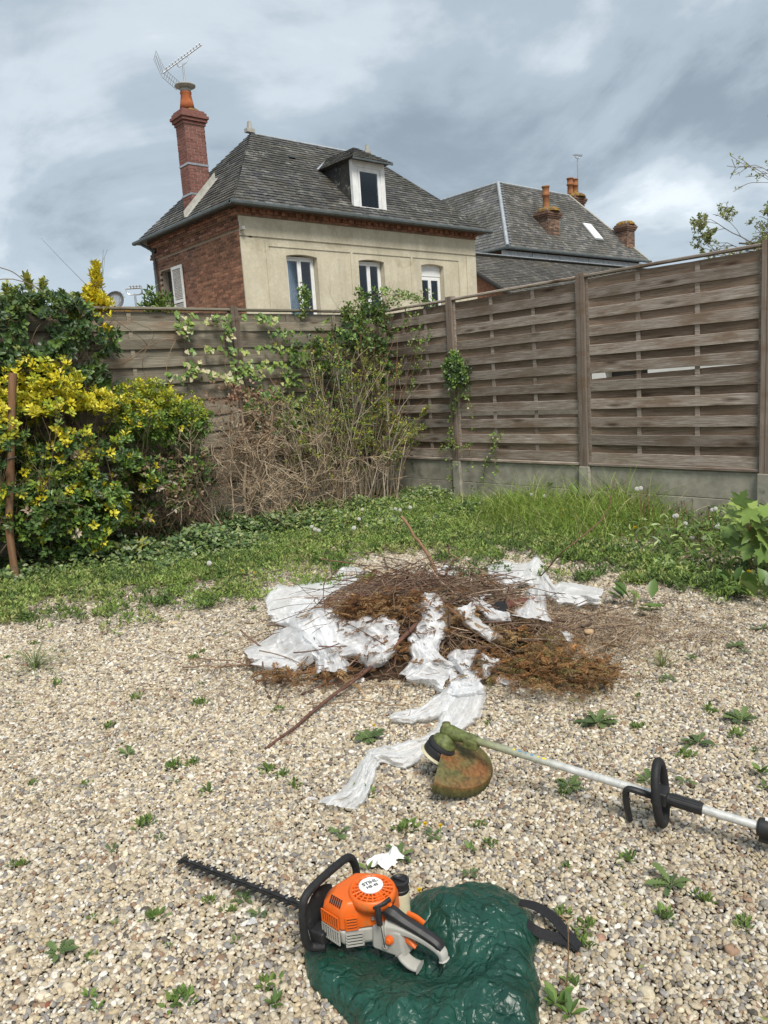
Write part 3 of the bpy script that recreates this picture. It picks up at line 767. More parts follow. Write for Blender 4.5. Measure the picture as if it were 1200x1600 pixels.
BR = (.215, .10, .062)
def brick_wall(part, O, u, v_n, length, z0, z1, mat, name, limit_key=None, limit=0, holes=(), seed=0, proud=.008):
    """bricks on a wall plane: O corner, u along, v_n outward normal"""
    r = np.random.default_rng(seed); u = np.array(u, float); nn = np.array(v_n, float); O = np.array(O, float)
    ch = .074; pos = []; k = 0; z = z0
    while z+BR[2] <= z1+1e-6:
        s = 0.0 if k % 2 == 0 else -.11
        while s < length-.02:
            a, b = max(s, 0), min(s+BR[0], length)
            if b-a > .05 and not any(h[0] < (a+b)/2 < h[1] and h[2] < z+.03 < h[3] for h in holes):
                pos.append((a, b, z))
            s += BR[0]+.012
        z += ch; k += 1
    pos.sort(key=limit_key or (lambda q: q[0]))
    full = {}
    rest = MB(); ang = math.atan2(u[1], u[0])
    rotm = np.array(Matrix.Rotation(ang, 3, 'Z'))
    pal = np.array([(.235, .112, .075), (.18, .088, .06), (.29, .15, .10), (.145, .08, .058), (.26, .13, .085)]) if mat is MT['brick'] else np.array([(.20, .12, .085), (.15, .09, .065), (.26, .16, .11), (.11, .075, .06)])
    if mat is MT['brick_chim']: pal = np.array([(.20, .09, .072), (.175, .078, .062), (.235, .108, .088)])
    for i, (a, b, zz) in enumerate(pos):
        c = O+u*(a+b)/2+nn*(proud+r.uniform(-.004, .003)-.025)+np.array([0, 0, zz+BR[2]/2])
        if i < limit:
            key = round(b-a, 2)
            if key not in full: full[key] = MB().box((0, 0, 0), (b-a, .05, BR[2])).mesh(name, mat)
            o = link(name, full[key], part, loc=c); o.rotation_euler.z = ang
        else: rest.box(c, (b-a, .05, BR[2]), rotm, tint=pal[r.integers(len(pal))]*r.uniform(.7, 1.25))
    if rest.n: rest.obj(name+'s', MT['brick_tint'], part, kind='stuff')

def window_unit(parent, x0, x1, z0, z1, y, shutter_box=0, curtain=None, fr=.055, single=False):
    """white two-light casement facing -y, frame plane at y"""
    mb = MB(); zt = z1-shutter_box
    mb.bounds((x0, y, z0), (x0+fr, y+.07, zt)); mb.bounds((x1-fr, y, z0), (x1, y+.07, zt))
    mb.bounds((x0+fr, y, zt-fr), (x1-fr, y+.07, zt)); mb.bounds((x0+fr, y, z0), (x1-fr, y+.07, z0+fr))
    w = mb.obj('window', MT['white'], parent, bevel=.004)
    if shutter_box:
        MB().bounds((x0, y-.015, zt+.003), (x1, y+.09, z1)).obj('shutter_box', MT['white'], w)
    xm = (x0+x1)/2; sash = [(x0+fr+.003, x1-fr-.003)] if single else [(x0+fr+.003, xm-.002), (xm+.002, x1-fr-.003)]
    a = z0+fr+.003; b = zt-fr-.003
    for s0, s1 in sash:
        q = MB(); t = .058; yy = y-.014
        q.bounds((s0, yy, a), (s0+t, yy+.06, b)); q.bounds((s1-t, yy, a), (s1, yy+.06, b)); q.bounds((s0+t, yy, b-t), (s1-t, yy+.06, b)); q.bounds((s0+t, yy, a), (s1-t, yy+.06, a+t))
        q.obj('sash', MT['white'], w, bevel=.004)
        MB().bounds((s0+t-.004, yy+.022, a+t-.004), (s1-t+.004, yy+.030, b-t+.004)).obj('pane', MT['glass'], w)
    if curtain:
        for c0, c1 in curtain:
            n = 22; xs = np.linspace(c0, c1, n); ys = y+.16+.018*np.sin(np.arange(n)*1.9)
            V = np.vstack([np.stack([xs, ys, np.full(n, z0)], -1), np.stack([xs, ys, np.full(n, zt)], -1)])
            link('curtain', mesh_np('curtain', V, [np.array([(i, i+1, n+i+1, n+i) for i in range(n-1)])], mat=MT['curtain'], smooth=True), w)
    return w

def build_house():
    H = thing('house', 'cream rendered house with a red brick side, slate hipped roof and one dormer', 'house', (14.8, 19.4, 0))
    x0, x1, y0, y1, zc = 10.56, 19.14, 17.0, 21.87, 5.73
    wins = [(11.89, 12.88, 2.62), (14.31, 15.26, 2.62), (16.74, 17.69, 3.3)]; zt = 4.9
    mb = MB(); e = x0+.25
    for a, b, zs in wins:
        mb.bounds((e, y0, 0), (a, y0+.35, zc)); mb.bounds((a, y0, 0), (b, y0+.35, zs)); mb.bounds((a, y0, zt), (b, y0+.35, zc)); e = b
        n = 12; xs = np.linspace(a, b, n); u = 2*(xs-a)/(b-a)-1; arc = zt-.05*u*u            # segmental head
        for i in range(n-1):
            mb.add([(xs[i], y0, arc[i]), (xs[i+1], y0, arc[i+1]), (xs[i+1], y0, zt), (xs[i], y0, zt), (xs[i], y0+.2, arc[i]), (xs[i+1], y0+.2, arc[i+1])], [np.array([(0, 1, 2, 3), (4, 5, 1, 0)])])
    mb.bounds((e, y0, 0), (x1, y0+.35, zc)); mb.bounds((x1-.35, y0+.35, 0), (x1, y1, zc)); mb.bounds((x0+.35, y1-.35, 0), (x1-.35, y1, zc))
    mb.bounds((x0+.012, y0-.001, 0), (x0+.25, y0+.35, zc))
    # raised bands of the render: corner strip, frieze, window bays
    d = .032
    mb.bounds((x0-.012, y0-d, 0), (x0+.62, y0, 5.215)); mb.bounds((x0-.012, y0-d, 5.26), (x1+.01, y0, 5.72)); mb.bounds((x1-.42, y0-d, 0), (x1+.01, y0, 5.215))
    for a, b in ((11.27, 11.36), (14.02, 14.10), (16.30, 16.38), (18.35, 18.43)): mb.bounds((a, y0-.022, 0), (b, y0, 5.13))
    mb.bounds((11.36, y0-.022, 5.05), (14.02, y0, 5.13)); mb.bounds((14.10, y0-.022, 5.05), (16.30, y0, 5.13)); mb.bounds((16.38, y0-.022, 5.05), (18.35, y0, 5.13))
    F = mb.obj('rendered_wall', MT['stucco'], H)
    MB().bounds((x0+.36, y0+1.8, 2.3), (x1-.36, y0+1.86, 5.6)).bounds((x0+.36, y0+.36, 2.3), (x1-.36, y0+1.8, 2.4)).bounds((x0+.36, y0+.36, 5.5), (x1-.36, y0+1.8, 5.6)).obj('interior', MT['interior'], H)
    for i, (a, b, zs) in enumerate(wins):
        window_unit(H, a+.01, b-.01, zs+.02, zt-(.0 if i == 2 else .03), y0+.17, .34 if i == 2 else 0, [[(11.95, 12.2)], [(14.4, 14.65), (14.9, 15.15)], [(17.25, 17.6)]][i])
        MB().bounds((a-.05, y0-.06, zs-.05), (b+.05, y0+.17, zs+.018)).obj('sill', MT['stucco'], H)
    # brick side wall
    mb = MB(); hole = (3.70, 4.45, 3.25, 5.05)
    mb.bounds((x0, y0+.0, 0), (x0+.35, y0+hole[0], 5.95)); mb.bounds((x0, y0+hole[1], 0), (x0+.35, y1, 5.95)); mb.bounds((x0, y0+hole[0], 0), (x0+.35, y0+hole[1], hole[2])); mb.bounds((x0, y0+hole[0], hole[3]), (x0+.35, y0+hole[1], 5.95))
    Wl = mb.obj('brick_wall', MT['mortar'], H)
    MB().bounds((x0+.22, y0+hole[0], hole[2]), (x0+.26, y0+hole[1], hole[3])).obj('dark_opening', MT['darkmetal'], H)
    brick_wall(Wl, (x0, y0+.02, 0), (0, 1, 0), (-1, 0, 0), y1-y0-.02, 2.2, 5.42, MT['brick'], 'brick', lambda q: (q[2] < 3.3, q[0]), 300, [hole], 1)
    brick_wall(Wl, (x0-.05, y0-.03, 0), (0, 1, 0), (-1, 0, 0), y1-y0+.06, 5.43, 5.57, MT['brick'], 'band_brick', None, 0, (), 2, .025)
    brick_wall(Wl, (x0-.012, y0, 0), (0, 1, 0), (-1, 0, 0), y1-y0, 5.575, 5.72, MT['brick'], 'upper_brick', None, 0, (), 3)
    brick_wall(Wl, (x0-.09, y0-.08, 0), (0, 1, 0), (-1, 0, 0), y1-y0+.1, 5.725, 5.95, MT['brick'], 'eaves_brick', None, 0, (), 4, .03)
    mb = MB(); mb.bounds((x0-.075, y0-.05, 5.735), (x1+.03, y0+.35, 5.95)); mb.bounds((x0-.045, y0+.36, 5.425), (x0+.3, y1, 5.565)); mb.bounds((x0-.085, y0+.36, 5.72), (x0+.3, y1, 5.955))
    Cn = mb.obj('brick_cornice', MT['mortar'], H)
    mb = MB(); r = np.random.default_rng(9); x = x0-.10
    while x < x1:
        for j, (zz, hh, pr) in enumerate(((5.74, .055, .075), (5.802, .085, .12 if int(x*9.09) % 2 else .08), (5.893, .055, .15))):
            mb.bounds((x, y0-pr, zz), (x+.103, y0-.03, zz+hh), tint=np.array((.25, .125, .08))*r.uniform(.55, 1.25))
        x += .11
    mb.obj('dentils', MT['brick_tint'], Cn, kind='stuff')
    # louvred shutter standing open against the brick
    sh = MB(); ya, yb, za, zb = y0+3.05, y0+3.66, 3.22, 5.04; xs = x0-.06
    for a, b in ((ya, ya+.06), (yb-.06, yb)): sh.bounds((xs-.02, a, za), (xs+.02, b, zb))
    for a, b in ((za, za+.09), (4.05, 4.13), (zb-.08, zb)): sh.bounds((xs-.02, ya+.06, a), (xs+.02, yb-.06, b))
    S = sh.obj('shutter', MT['white'], H)
    lv = MB(); z = za+.11
    while z < zb-.1:
        if not 4.02 < z < 4.14: lv.box((xs, (ya+yb)/2, z), (.034, yb-ya-.12, .008), np.array(Matrix.Rotation(.7, 3, 'Y')))
        z += .042
    lv.obj('louvres', MT['white'], S, kind='stuff')
    # roof
    E = 5.97; rz = 8.57; A = (12.71, 19.43, rz); B = (17.02, 19.43, rz); ex0, ex1, ey0, ey1 = 10.25, 19.48, 16.65, 22.21
    V = [(ex0, ey0, E), (ex1, ey0, E), (ex1, ey1, E), (ex0, ey1, E), A, B]
    RF = link('roof', mesh_np('roof', V, [np.array([(0, 1, 5, 4), (2, 3, 4, 5)]), np.array([(1, 2, 5), (3, 0, 4)]), np.array([(3, 2, 1, 0)])], mat=MT['slate'], tint=(.06, .06, .06)), H)
    T = math.hypot(rz-E, 19.43-ey0); Lf = ex1-ex0; aL = A[0]-ex0; aR = ex1-B[0]
    slates('slates', RF, (ex0, ey0, E), (1, 0, 0), (0, 19.43-ey0, rz-E), lambda t: (aL*t/T, Lf-aR*t/T), T, MT['slate'], seed=1)
    T2 = math.hypot(rz-E, aL); Ls = ey1-ey0
    slates('slates', RF, (ex0, ey1, E), (0, -1, 0), (aL, 0, rz-E), lambda t: (Ls/2*t/T2, Ls-Ls/2*t/T2), T2, MT['slate'], seed=2)
    T3 = math.hypot(rz-E, aR)
    slates('slates', RF, (ex1, ey0, E), (0, 1, 0), (-aR, 0, rz-E), lambda t: (Ls/2*t/T3, Ls-Ls/2*t/T3), T3, MT['slate'], seed=3)
    up = np.array([0, 0, .02])
    MB().tube([np.array(A)+up, np.array(B)+up], .045, 6).obj('ridge_cap', MT['zinc'], RF)
    for P in (A, B): MB().box(np.array(P)+(0, 0, .09), (.26, .16, .10)).prism([(P[0]-.06, P[1]-.06), (P[0]+.06, P[1]-.06), (P[0]+.06, P[1]+.06), (P[0]-.06, P[1]+.06)], rz+.14, rz+.34, shrink=.6).obj('finial', MT['lead'], RF)
    for P, Q in ((A, (ex0, ey0, E)), (B, (ex1, ey0, E))): MB().tube([np.array(P)+(0, 0, .012), np.array(Q)+(0, 0, .012)], .022, 6).obj('hip_cap', MT['slate'], RF)
    g = MB()
    g.sweep([(ex0-.06, ey1, E-.04), (ex0-.06, ey0-.06, E-.04)], .13, .10); g.sweep([(ex0-.125, ey0-.06, E-.04), (ex1+.05, ey0-.06, E-.04)], .13, .10)
    g.obj('gutter', MT['gutter'], H)
    MB().bounds((ex0+.02, ey0+.02, E-.07), (ex1-.02, ey1, E-.015)).obj('soffit', MT['darkmetal'], H)
    MB().tube(smooth_path([(ex0-.02, ey1-.35, E-.1), (x0-.1, y1-.3, 5.6), (x0-.07, y1-.25, 5.2), (x0-.07, y1-.25, 0)], 14), .04, 8).obj('downpipe', MT['gutter'], H)
    # dormer
    a, b, yf, zs, zt = 14.29, 15.42, 17.0, 6.19, 7.50
    def roof_y(z): return ey0+(z-E)/(rz-E)*(19.43-ey0)
    V = []; 
    for x in (a, b): V += [(x, yf+.02, zs-.05), (x, yf+.02, zt), (x, roof_y(zt)+.1, zt), (x, yf+.03, zs-.05)]
    Dm = link('dormer', mesh_np('dormer', V, [np.array([(0, 1, 2, 3), (4, 7, 6, 5), (1, 5, 6, 2)])], tint=(.03, .033, .038), mat=MT['slate']), H)
    ww = .13
    mb = MB(); mb.bounds((a-.03, yf-.05, zs), (a+ww, yf+.06, zt)); mb.bounds((b-ww, yf-.05, zs), (b+.03, yf+.06, zt)); mb.bounds((a+ww, yf-.05, zt-.16), (b-ww, yf+.06, zt)); mb.bounds((a-.08, yf-.10, zs-.06), (b+.08, yf+.06, zs-.001))
    mb.obj('dormer_surround', MT['white'], Dm, bevel=.006)
    w = window_unit(Dm, a+ww+.002, b-ww-.002, zs+.002, zt-.162, yf-.03, single=True, fr=.05)
    # window_unit hangs its sash and pane one level too deep here, so lift them to the dormer
    for ch in list(w.children): ch.parent = Dm; ch.location = -root_off(Dm)
    MB().bounds((a+ww+.01, yf+.035, zs+.01), (b-ww-.01, yf+.05, zt-.17)).obj('dormer_sky_sheet', MT['sky_reflection'], Dm)  # added pale sheet, stands in for sky reflection on the dormer glass
    e = .16; zr = 8.02; rp = (14.855, 17.5, zr); rb = (14.855, roof_y(zr)+.1, zr)
    V = [(a-e, yf-.28, zt), (b+e, yf-.28, zt), (b+e, roof_y(zt)+.15, zt), (a-e, roof_y(zt)+.15, zt), rp, rb]
    DR = link('dormer_roof', mesh_np('dormer_roof', V, [np.array([(0, 3, 5, 4), (1, 4, 5, 2)][:1]+[(1, 2, 5, 4)]), np.array([(0, 1, 4)]), np.array([(3, 2, 1, 0)])], tint=(.06, .06, .06), mat=MT['slate']), Dm)
    wd = b-a+2*e; Ts = math.hypot(zr-zt, wd/2); dl = roof_y(zt)+.15-(yf-.28); dr = roof_y(zr)+.1-(yf-.28)
    sl_ = slates('dormer_slates', Dm, (a-e, yf-.28, zt), (0, 1, 0), (wd/2, 0, zr-zt), lambda t: ((17.5-yf+.28)*t/Ts, dl+(dr-dl)*t/Ts), Ts, MT['slate'], seed=5)
    Tf = math.hypot(zr-zt, 17.5-yf+.28)
    slates('dormer_slates', Dm, (a-e, yf-.28, zt), (1, 0, 0), (0, 17.5-yf+.28, zr-zt), lambda t: (wd/2*t/Tf, wd-wd/2*t/Tf), Tf, MT['slate'], seed=6)
    MB().bounds((a-e, yf-.29, zt-.05), (b+e, yf-.25, zt-.002)).obj('dormer_fascia', MT['gutter'], Dm)
    MB().sweep([(a-e-.03, roof_y(zt)+.02, zt+.03), (14.80, roof_y(zr)-.1, zr-.05)], .09, .03).obj('valley_flashing', MT['zinc'], Dm)
    MB().sweep([(a-.1, yf-.16, zs-.10), (b+.1, yf-.16, zs-.10)], .26, .02, up=(0, -.7, .7)).obj('apron_flashing', MT['lead'], Dm)
    # chimney
    cx0, cx1, cy0, cy1, cz0, cz1 = 10.62, 11.20, 19.30, 19.77, 5.8, 8.52
    CH = MB().bounds((cx0, cy0, cz0), (cx1, cy1, cz1)).obj('chimney', MT['mortar'], H)
    brick_wall(CH, (cx0, cy0, 0), (1, 0, 0), (0, -1, 0), cx1-cx0, 6.05, cz1, MT['brick_chim'], 'chimney_brick', None, 200, (), 11)
    brick_wall(CH, (cx0, cy1, 0), (0, -1, 0), (-1, 0, 0), cy1-cy0, 6.05, cz1, MT['brick_chim'], 'chimney_brick', None, 200, (), 12)
    brick_wall(CH, (cx1, cy0, 0), (0, 1, 0), (1, 0, 0), cy1-cy0, 6.05, cz1, MT['brick_chim'], 'side_brick', None, 0, (), 13)
    cm = MB(); 
    for i, (z, pr, h) in enumerate(((8.50, .035, .075), (8.58, .075, .075), (8.66, .11, .075), (8.74, .07, .075), (8.82, .03, .05))):
        cm.bounds((cx0-pr, cy0-pr, z), (cx1+pr, cy1+pr, z+h))
    cm.obj('chimney_cap', MT['brick_chim'], CH, bevel=.008)
    MB().lathe([(.27, 8.865), (.22, 8.93), (.12, 8.95)], ((cx0+cx1)/2+.05, (cy0+cy1)/2, 0), k=14).obj('mortar_flaunching', MT['lichen'], CH)
    for z in (6.72, 7.48):
        MB().bounds((cx0-.02, cy0-.02, z), (cx1+.02, cy1+.02, z+.05)).obj('metal_band', MT['metal'], CH)
    px_, py_ = 10.88, 19.53
    MB().lathe([(.20, 8.93), (.17, 9.1), (.135, 9.30), (.15, 9.32), (.15, 9.36), (.11, 9.36), (.11, 9.2)], (px_, py_, 0), k=20).obj('chimney_pot', MT['terracotta'], CH, smooth=True)
    cw = MB().lathe([(.13, 9.35), (.15, 9.43), (.13, 9.45)], (px_, py_, 0), k=16).lathe([(.05, 9.44), (.27, 9.50), (.275, 9.53), (.10, 9.545), (.0, 9.55)], (px_, py_, 0), k=22)
    cw.obj('chimney_cowl', MT['lead'], CH, smooth=True)
    # lead flashing stepping up the roof beside the chimney
    k = (rz-E)/aL
    def rz_at(x): return E+(x-ex0)*k
    V = []; 
    for x in np.linspace(cx0-.30, cx1+.16, 8): V += [(x, cy0-.20, rz_at(x)+.035), (x, cy0-.045, rz_at(x)+.06), (x, cy0-.03, rz_at(x)+.22)]
    link('chimney_flashing', mesh_np('chimney_flashing', V, [grid_faces(8, 3, False)], mat=MT['lead']), CH)
    # small lamp under the eaves at the corner
    MB().box((x0+.02, y0-.12, 5.40), (.09, .14, .09)).obj('corner_lamp', MT['lead'], H, bevel=.01)
    # roof vent slate
    yv = roof_y(7.85); MB().box((13.5, yv-.05, 7.87), (.22, .10, .05)).obj('roof_vent', MT['gutter'], H)
build_house()

def yagi(name, label, base, mast_h, L, boom_dir, rad=.014, grid=True, n_el=12):
    t = thing(name, label, 'antenna', base); b = np.array(base)
    top = b+np.array([0, 0, mast_h]); d = norm(np.array(boom_dir, float)); side = norm(np.cross(d, UZ))
    MB().tube([b, top], rad*1.3, 8).obj('mast', MT['metal'], t)
    bm_ = MB(); c = top+np.array([0, 0, .12]); a0 = c-d*L*.5; a1 = c+d*L*.5
    bm_.tube([a0, a1], rad, 6).obj('boom', MT['metal'], t)
    MB().tube(smooth_path([top-(0, 0, .02), top+d*.14+(0, 0, -.01), top+d*.17+(0, 0, .06), c+d*.15], 10), rad*.9, 6).tube(smooth_path([top-(0, 0, .02), top-d*.14, c-d*.2], 8), rad*.7, 6).obj('bracket', MT['metal'], t)
    for i in range(n_el):
        p = a0+(a1-a0)*(i+1.5)/(n_el+1)
        q = MB(); upv = np.cross(side, d)
        q.tube([p-side*.10+upv*.05, p+upv*.0, p+side*.10+upv*.05], rad*.45, 5).tube([p, p+upv*.055], rad*.6, 5)
        q.obj('element', MT['metal'], t)
    if grid:
        g = MB(); upv = np.cross(side, d)
        for s in (-1, 1):
            fold = norm(upv*s+(-d)*-.25)
            for j in range(7): g.tube([a0+fold*(.05+.065*j)-side*.27+d*.02, a0+fold*(.05+.065*j)+side*.27+d*.02], rad*.3, 4)
            for q_ in (-.27, 0, .27): g.tube([a0+side*q_+d*.02, a0+fold*.46+side*q_+d*.02], rad*.35, 4)
        g.obj('reflector_grid', MT['metal'], t)
    return t
p0 = np.array([10.88, 19.53, 9.56])
yagi('tv_antenna', 'tv aerial with wire reflector standing on the tall brick chimney', p0, .50, 1.35, np.array(GR)*.74+np.array(GF)*.30+UZ*.58, .018)

def build_house_two():
    H = thing('house', 'slate hipped roof house behind with zinc ridges and three brick chimneys', 'house', (32, 25, 0))
    E = 6.9; ex0, ex1, ey0, ey1 = 26.9, 38.36, 22.0, 28.0; rz = 10.5; A = np.array((30.05, 25, rz)); B = np.array((35.7, 25, rz))
    MB().bounds((ex0+.35, ey0+.35, 0), (ex1-.35, ey1-.35, E-.05)).obj('wall', MT['brick_old'], H)
    yb = 35.0; Cb = np.array((A[0], yb, rz)); xv = 2*A[0]-ex0
    V = [(ex0, ey0, E), (ex1, ey0, E), (ex1, ey1, E), (xv, ey1, E), A, B, (ex0, yb, E), Cb, (xv, yb, E)]
    RF = link('roof', mesh_np('roof', V, [np.array([(0, 1, 5, 4), (2, 3, 4, 5), (0, 4, 7, 6), (4, 3, 8, 7)]), np.array([(1, 2, 5), (6, 7, 8)])], mat=MT['slate_old'], tint=(.08, .08, .08)), H)
    MB().bounds((ex0+.35, ey1-.36, 0), (xv-.35, yb-.3, E-.05)).obj('wing_wall', MT['brick_old'], H)
    pal = [(.12, .118, .112), (.15, .144, .132), (.185, .175, .155), (.09, .09, .09)]
    T = math.hypot(rz-E, 3); Lf = ex1-ex0; aL = A[0]-ex0; aR = ex1-B[0]
    slates('slates', RF, (ex0, ey0, E), (1, 0, 0), (0, 3, rz-E), lambda t: (aL*t/T, Lf-aR*t/T), T, MT['slate_old'], .27, .17, pal, 21)
    T2 = math.hypot(rz-E, aL); slates('slates', RF, (ex0, yb, E), (0, -1, 0), (aL, 0, rz-E), lambda t: (0, yb-ey0-3*t/T2), T2, MT['slate_old'], .30, .19, [(.17, .17, .165), (.20, .195, .185), (.14, .14, .14)], 22)
    z2 = np.array([0, 0, .03])
    MB().tube([A+z2, B+z2], .07, 6).obj('ridge_zinc', MT['zinc'], RF)
    MB().tube([A+z2, Cb+z2], .07, 6).obj('ridge_zinc', MT['zinc'], RF)
    c = np.array((ex0, ey0, E)); hz = MB(); hz.tube([A+z2, c+z2], .085, 6)
    for i in range(22):
        p = A+(c-A)*(i+.5)/22; hz.box(p+(.10, -.04, .04), (.16, .16, .03), np.array(Matrix.Rotation(-.75, 3, 'X')))
    hz.obj('hip_zinc', MT['zinc'], RF)
    MB().tube([B+z2, np.array((ex1, ey0, E))+z2], .06, 6).obj('hip_lichen', MT['lead'], RF)
    MB().sweep([(ex0-.1, ey0-.08, E-.06), (ex1+.05, ey0-.08, E-.06)], .16, .12).sweep([(ex0-.08, yb, E-.06), (ex0-.08, ey0-.08, E-.06)], .16, .12).obj('gutter', MT['gutter'], H)
    zn = MB(); r = random.Random(3); x = ex0-.05
    while x < ex1:
        w = r.uniform(.9, 1.3); zn.bounds((x, ey0+.22+r.uniform(0, .02), E-.55), (min(x+w-.02, ex1), ey0+.30, E-.12)); x += w
    zn.obj('zinc_cladding', MT['zinc'], H)
    def ry(z): return ey0+(z-E)/(rz-E)*3
    def stack(px, py_top, Y, w, d, pots, potcap=True):
        p = at(px, py_top, Y=Y); zt = p[2]; x = p[0]
        zb = E+(Y-ey0)*1.2-.5
        C = MB().bounds((x-w/2, Y, zb), (x+w/2, Y+d, zt)).obj('chimney', MT['mortar'], H)
        brick_wall(C, (x-w/2, Y, 0), (1, 0, 0), (0, -1, 0), w, zb, zt-.2, MT['brick_old'], 'chimney_brick', None, 0, (), int(px))
        brick_wall(C, (x-w/2, Y+d, 0), (0, -1, 0), (-1, 0, 0), d, zb, zt-.2, MT['brick_old'], 'chimney_brick', None, 0, (), int(px)+1)
        cp = MB()
        for k_, (dz, pr) in enumerate(((.42, .05), (.34, .09), (.26, .12), (.18, .07))): cp.bounds((x-w/2-pr, Y-pr, zt-dz), (x+w/2+pr, Y+d+pr, zt-dz+.078))
        cp.obj('chimney_cap', MT['brick_old'], C)
        MB().lathe([(w*.62, zt-.11), (w*.60, zt-.02), (w*.45, zt+.07), (.1, zt+.10)], (x, Y+d/2, 0), k=10).obj('lichen_crust', MT['lichen'], C)
        for dx, ph, m in pots:
            MB().lathe([(.19, zt+.02), (.155, zt+.1), (.145, zt+ph*.55), (.19, zt+ph*.58), (.19, zt+ph*.66), (.15, zt+ph*.70), (.16, zt+ph*.93), (.19, zt+ph*.95), (.19, zt+ph), (.12, zt+ph), (.12, zt+ph*.7)], (x+dx, Y+d/2, 0), k=14).obj('chimney_pot', MT[m], C, smooth=True)
        return x, zt
    stack(864.5, 326, 22.75, .92, .62, [(-.12, 1.05, 'old_pot')])
    stack(985, 347, 22.55, .78, .60, [])
    x2, zt2 = stack(905, 304, 24.9, .95, .60, [(-.36, .85, 'old_pot'), (.05, .85, 'old_pot')])
    # lead at the foot of the front stack, roof light, snow guards
    p = at(866, 388, Y=22.6); MB().box((p[0], 22.62, p[2]+.08), (1.1, .12, .18)).obj('chimney_apron', MT['lead'], H)
    k = 1.2; q = at(926, 363, Y=23.1); yq = 22+ (q[2]-E)/k
    for _ in range(6): q = at(925, 364, Y=22+(q[2]-E)/k)
    rot = np.array(Matrix.Rotation(math.atan2(rz-E, 3), 3, 'X'))
    S = MB().box(q+(0, -.03, .04), (.80, 1.25, .08), rot).obj('roof_light', MT['metal'], H)
    MB().box(q+(0, -.06, .075), (.66, 1.1, .05), rot).obj('roof_light_pane', MT['badge'], H)
    yagi('tv_antenna', 'thin aerial on a pole above the paired orange chimney pots', (x2+.35, 25.2, zt2-.3), 2.25, .7, GR*.8+GF*.5, .022, False, 6)
    # lower outbuilding with a brick gable in front
    O = thing('outbuilding', 'lower slate roofed outbuilding with a brick gable behind the long fence', 'building', (26, 20, 0))
    X0 = 23.0; P1 = at(745, 425, X=X0); P2 = at(788, 452, X=X0); sl_ = (P1-P2)/np.linalg.norm(P1-P2)
    t_up = (21.95-P2[1])/sl_[1]; top = P2+sl_*t_up; t_dn = -3.2; bot = P2+sl_*t_dn
    X1 = 42.0
    V = [(X0, bot[1], bot[2]), (X1, bot[1], bot[2]), (X1, top[1], top[2]), (X0, top[1], top[2])]
    V += [(a, b, c_-.15) for a, b, c_ in V]
    RR = link('roof', mesh_np('roof', V, [np.array([(0, 1, 2, 3), (7, 6, 5, 4), (0, 3, 7, 4), (0, 4, 5, 1)])], mat=MT['slate_old'], tint=(.07, .07, .07)), O)
    Ls = np.linalg.norm(top-bot)
    slates('slates', RR, (X0-.05, bot[1], bot[2]), (1, 0, 0), top-bot, lambda t: (0, X1-X0), Ls, MT['slate_old'], .27, .17, [(.095, .088, .078), (.12, .112, .10), (.14, .13, .115)], 25)
    g = MB(); g.add([(X0+.12, bot[1]+.2, 0), (X0+.12, top[1], 0), (X0+.12, top[1], top[2]-.15), (X0+.12, bot[1]+.2, bot[2]-.05)], [np.array([(0, 1, 2, 3)])])
    g.bounds((X0+.13, bot[1]+.2, 0), (X1, bot[1]+.4, bot[2]-.2))
    G = g.obj('gable_wall', MT['brick'], O)
    MB().sweep([np.array((X0-.04, bot[1], bot[2]-.02)), np.array((X0-.04, top[1], top[2]-.02))], .06, .14).obj('verge_board', MT['darkmetal'], O)
    MB().sweep([(X0, top[1]-.02, top[2]+.05), (X1, top[1]-.02, top[2]+.05)], .34, .06).obj('zinc_flashing', MT['zinc'], O)
build_house_two()

# dish and mast on the left skyline
def dish():
    p = at(179, 471, Y=26.0)
    t = thing('satellite_dish', 'grey satellite dish showing over the back fence', 'satellite dish', (p[0], p[1], 0))
    ax = norm(np.array([-.75, -.62, .35])); r = at(191, 471, Y=12)[0]-p[0]; r = .36
    prof = [(0, 0)]+[(r*k/6, .22*r*(k/6)**2) for k in range(1, 7)]+[(r*1.02, .225*r), (r*.5, .03)]
    MB().lathe(prof[::-1], p-ax*.05, ax, 28).obj('dish', MT['metal'], t, smooth=True)
    MB().tube([p-ax*.06, p-ax*.15-(0, 0, .15), (p[0]-ax[0]*.15, p[1]-ax[1]*.15, 0)], .03, 8).obj('pole', MT['metal'], t)
    MB().tube([p-(0, 0, r*.9), p+ax*.34-(0, 0, .12)], .012, 6).box(p+ax*.36-(0, 0, .1), (.06, .06, .1)).obj('receiver_arm', MT['metal'], t)
    b = at(213, 480, Y=17)
    top = at(213, 452, Y=17)
    tt = yagi('tv_antenna', 'small aerial on a pole on the skyline beside the dish', (b[0], b[1], 0), top[2]-.1, .35, GR, .02, False, 4)
dish()
# ================================================================ PLANTS
YEL = [(.64, .55, .028), (.55, .51, .034), (.70, .63, .07), (.42, .45, .04)]
YGR = [(.28, .34, .03), (.36, .38, .03), (.20, .28, .03)]
MID = [(.14, .23, .045), (.18, .29, .055), (.105, .185, .042), (.23, .33, .075)]
DRK = [(.05, .10, .033), (.07, .13, .04), (.09, .155, .048), (.038, .075, .028)]
BRN = [(.30, .20, .12), (.38, .28, .19), (.22, .13, .08), (.44, .36, .26)]
TAN = [(.31, .235, .155), (.38, .30, .21), (.26, .19, .12)]

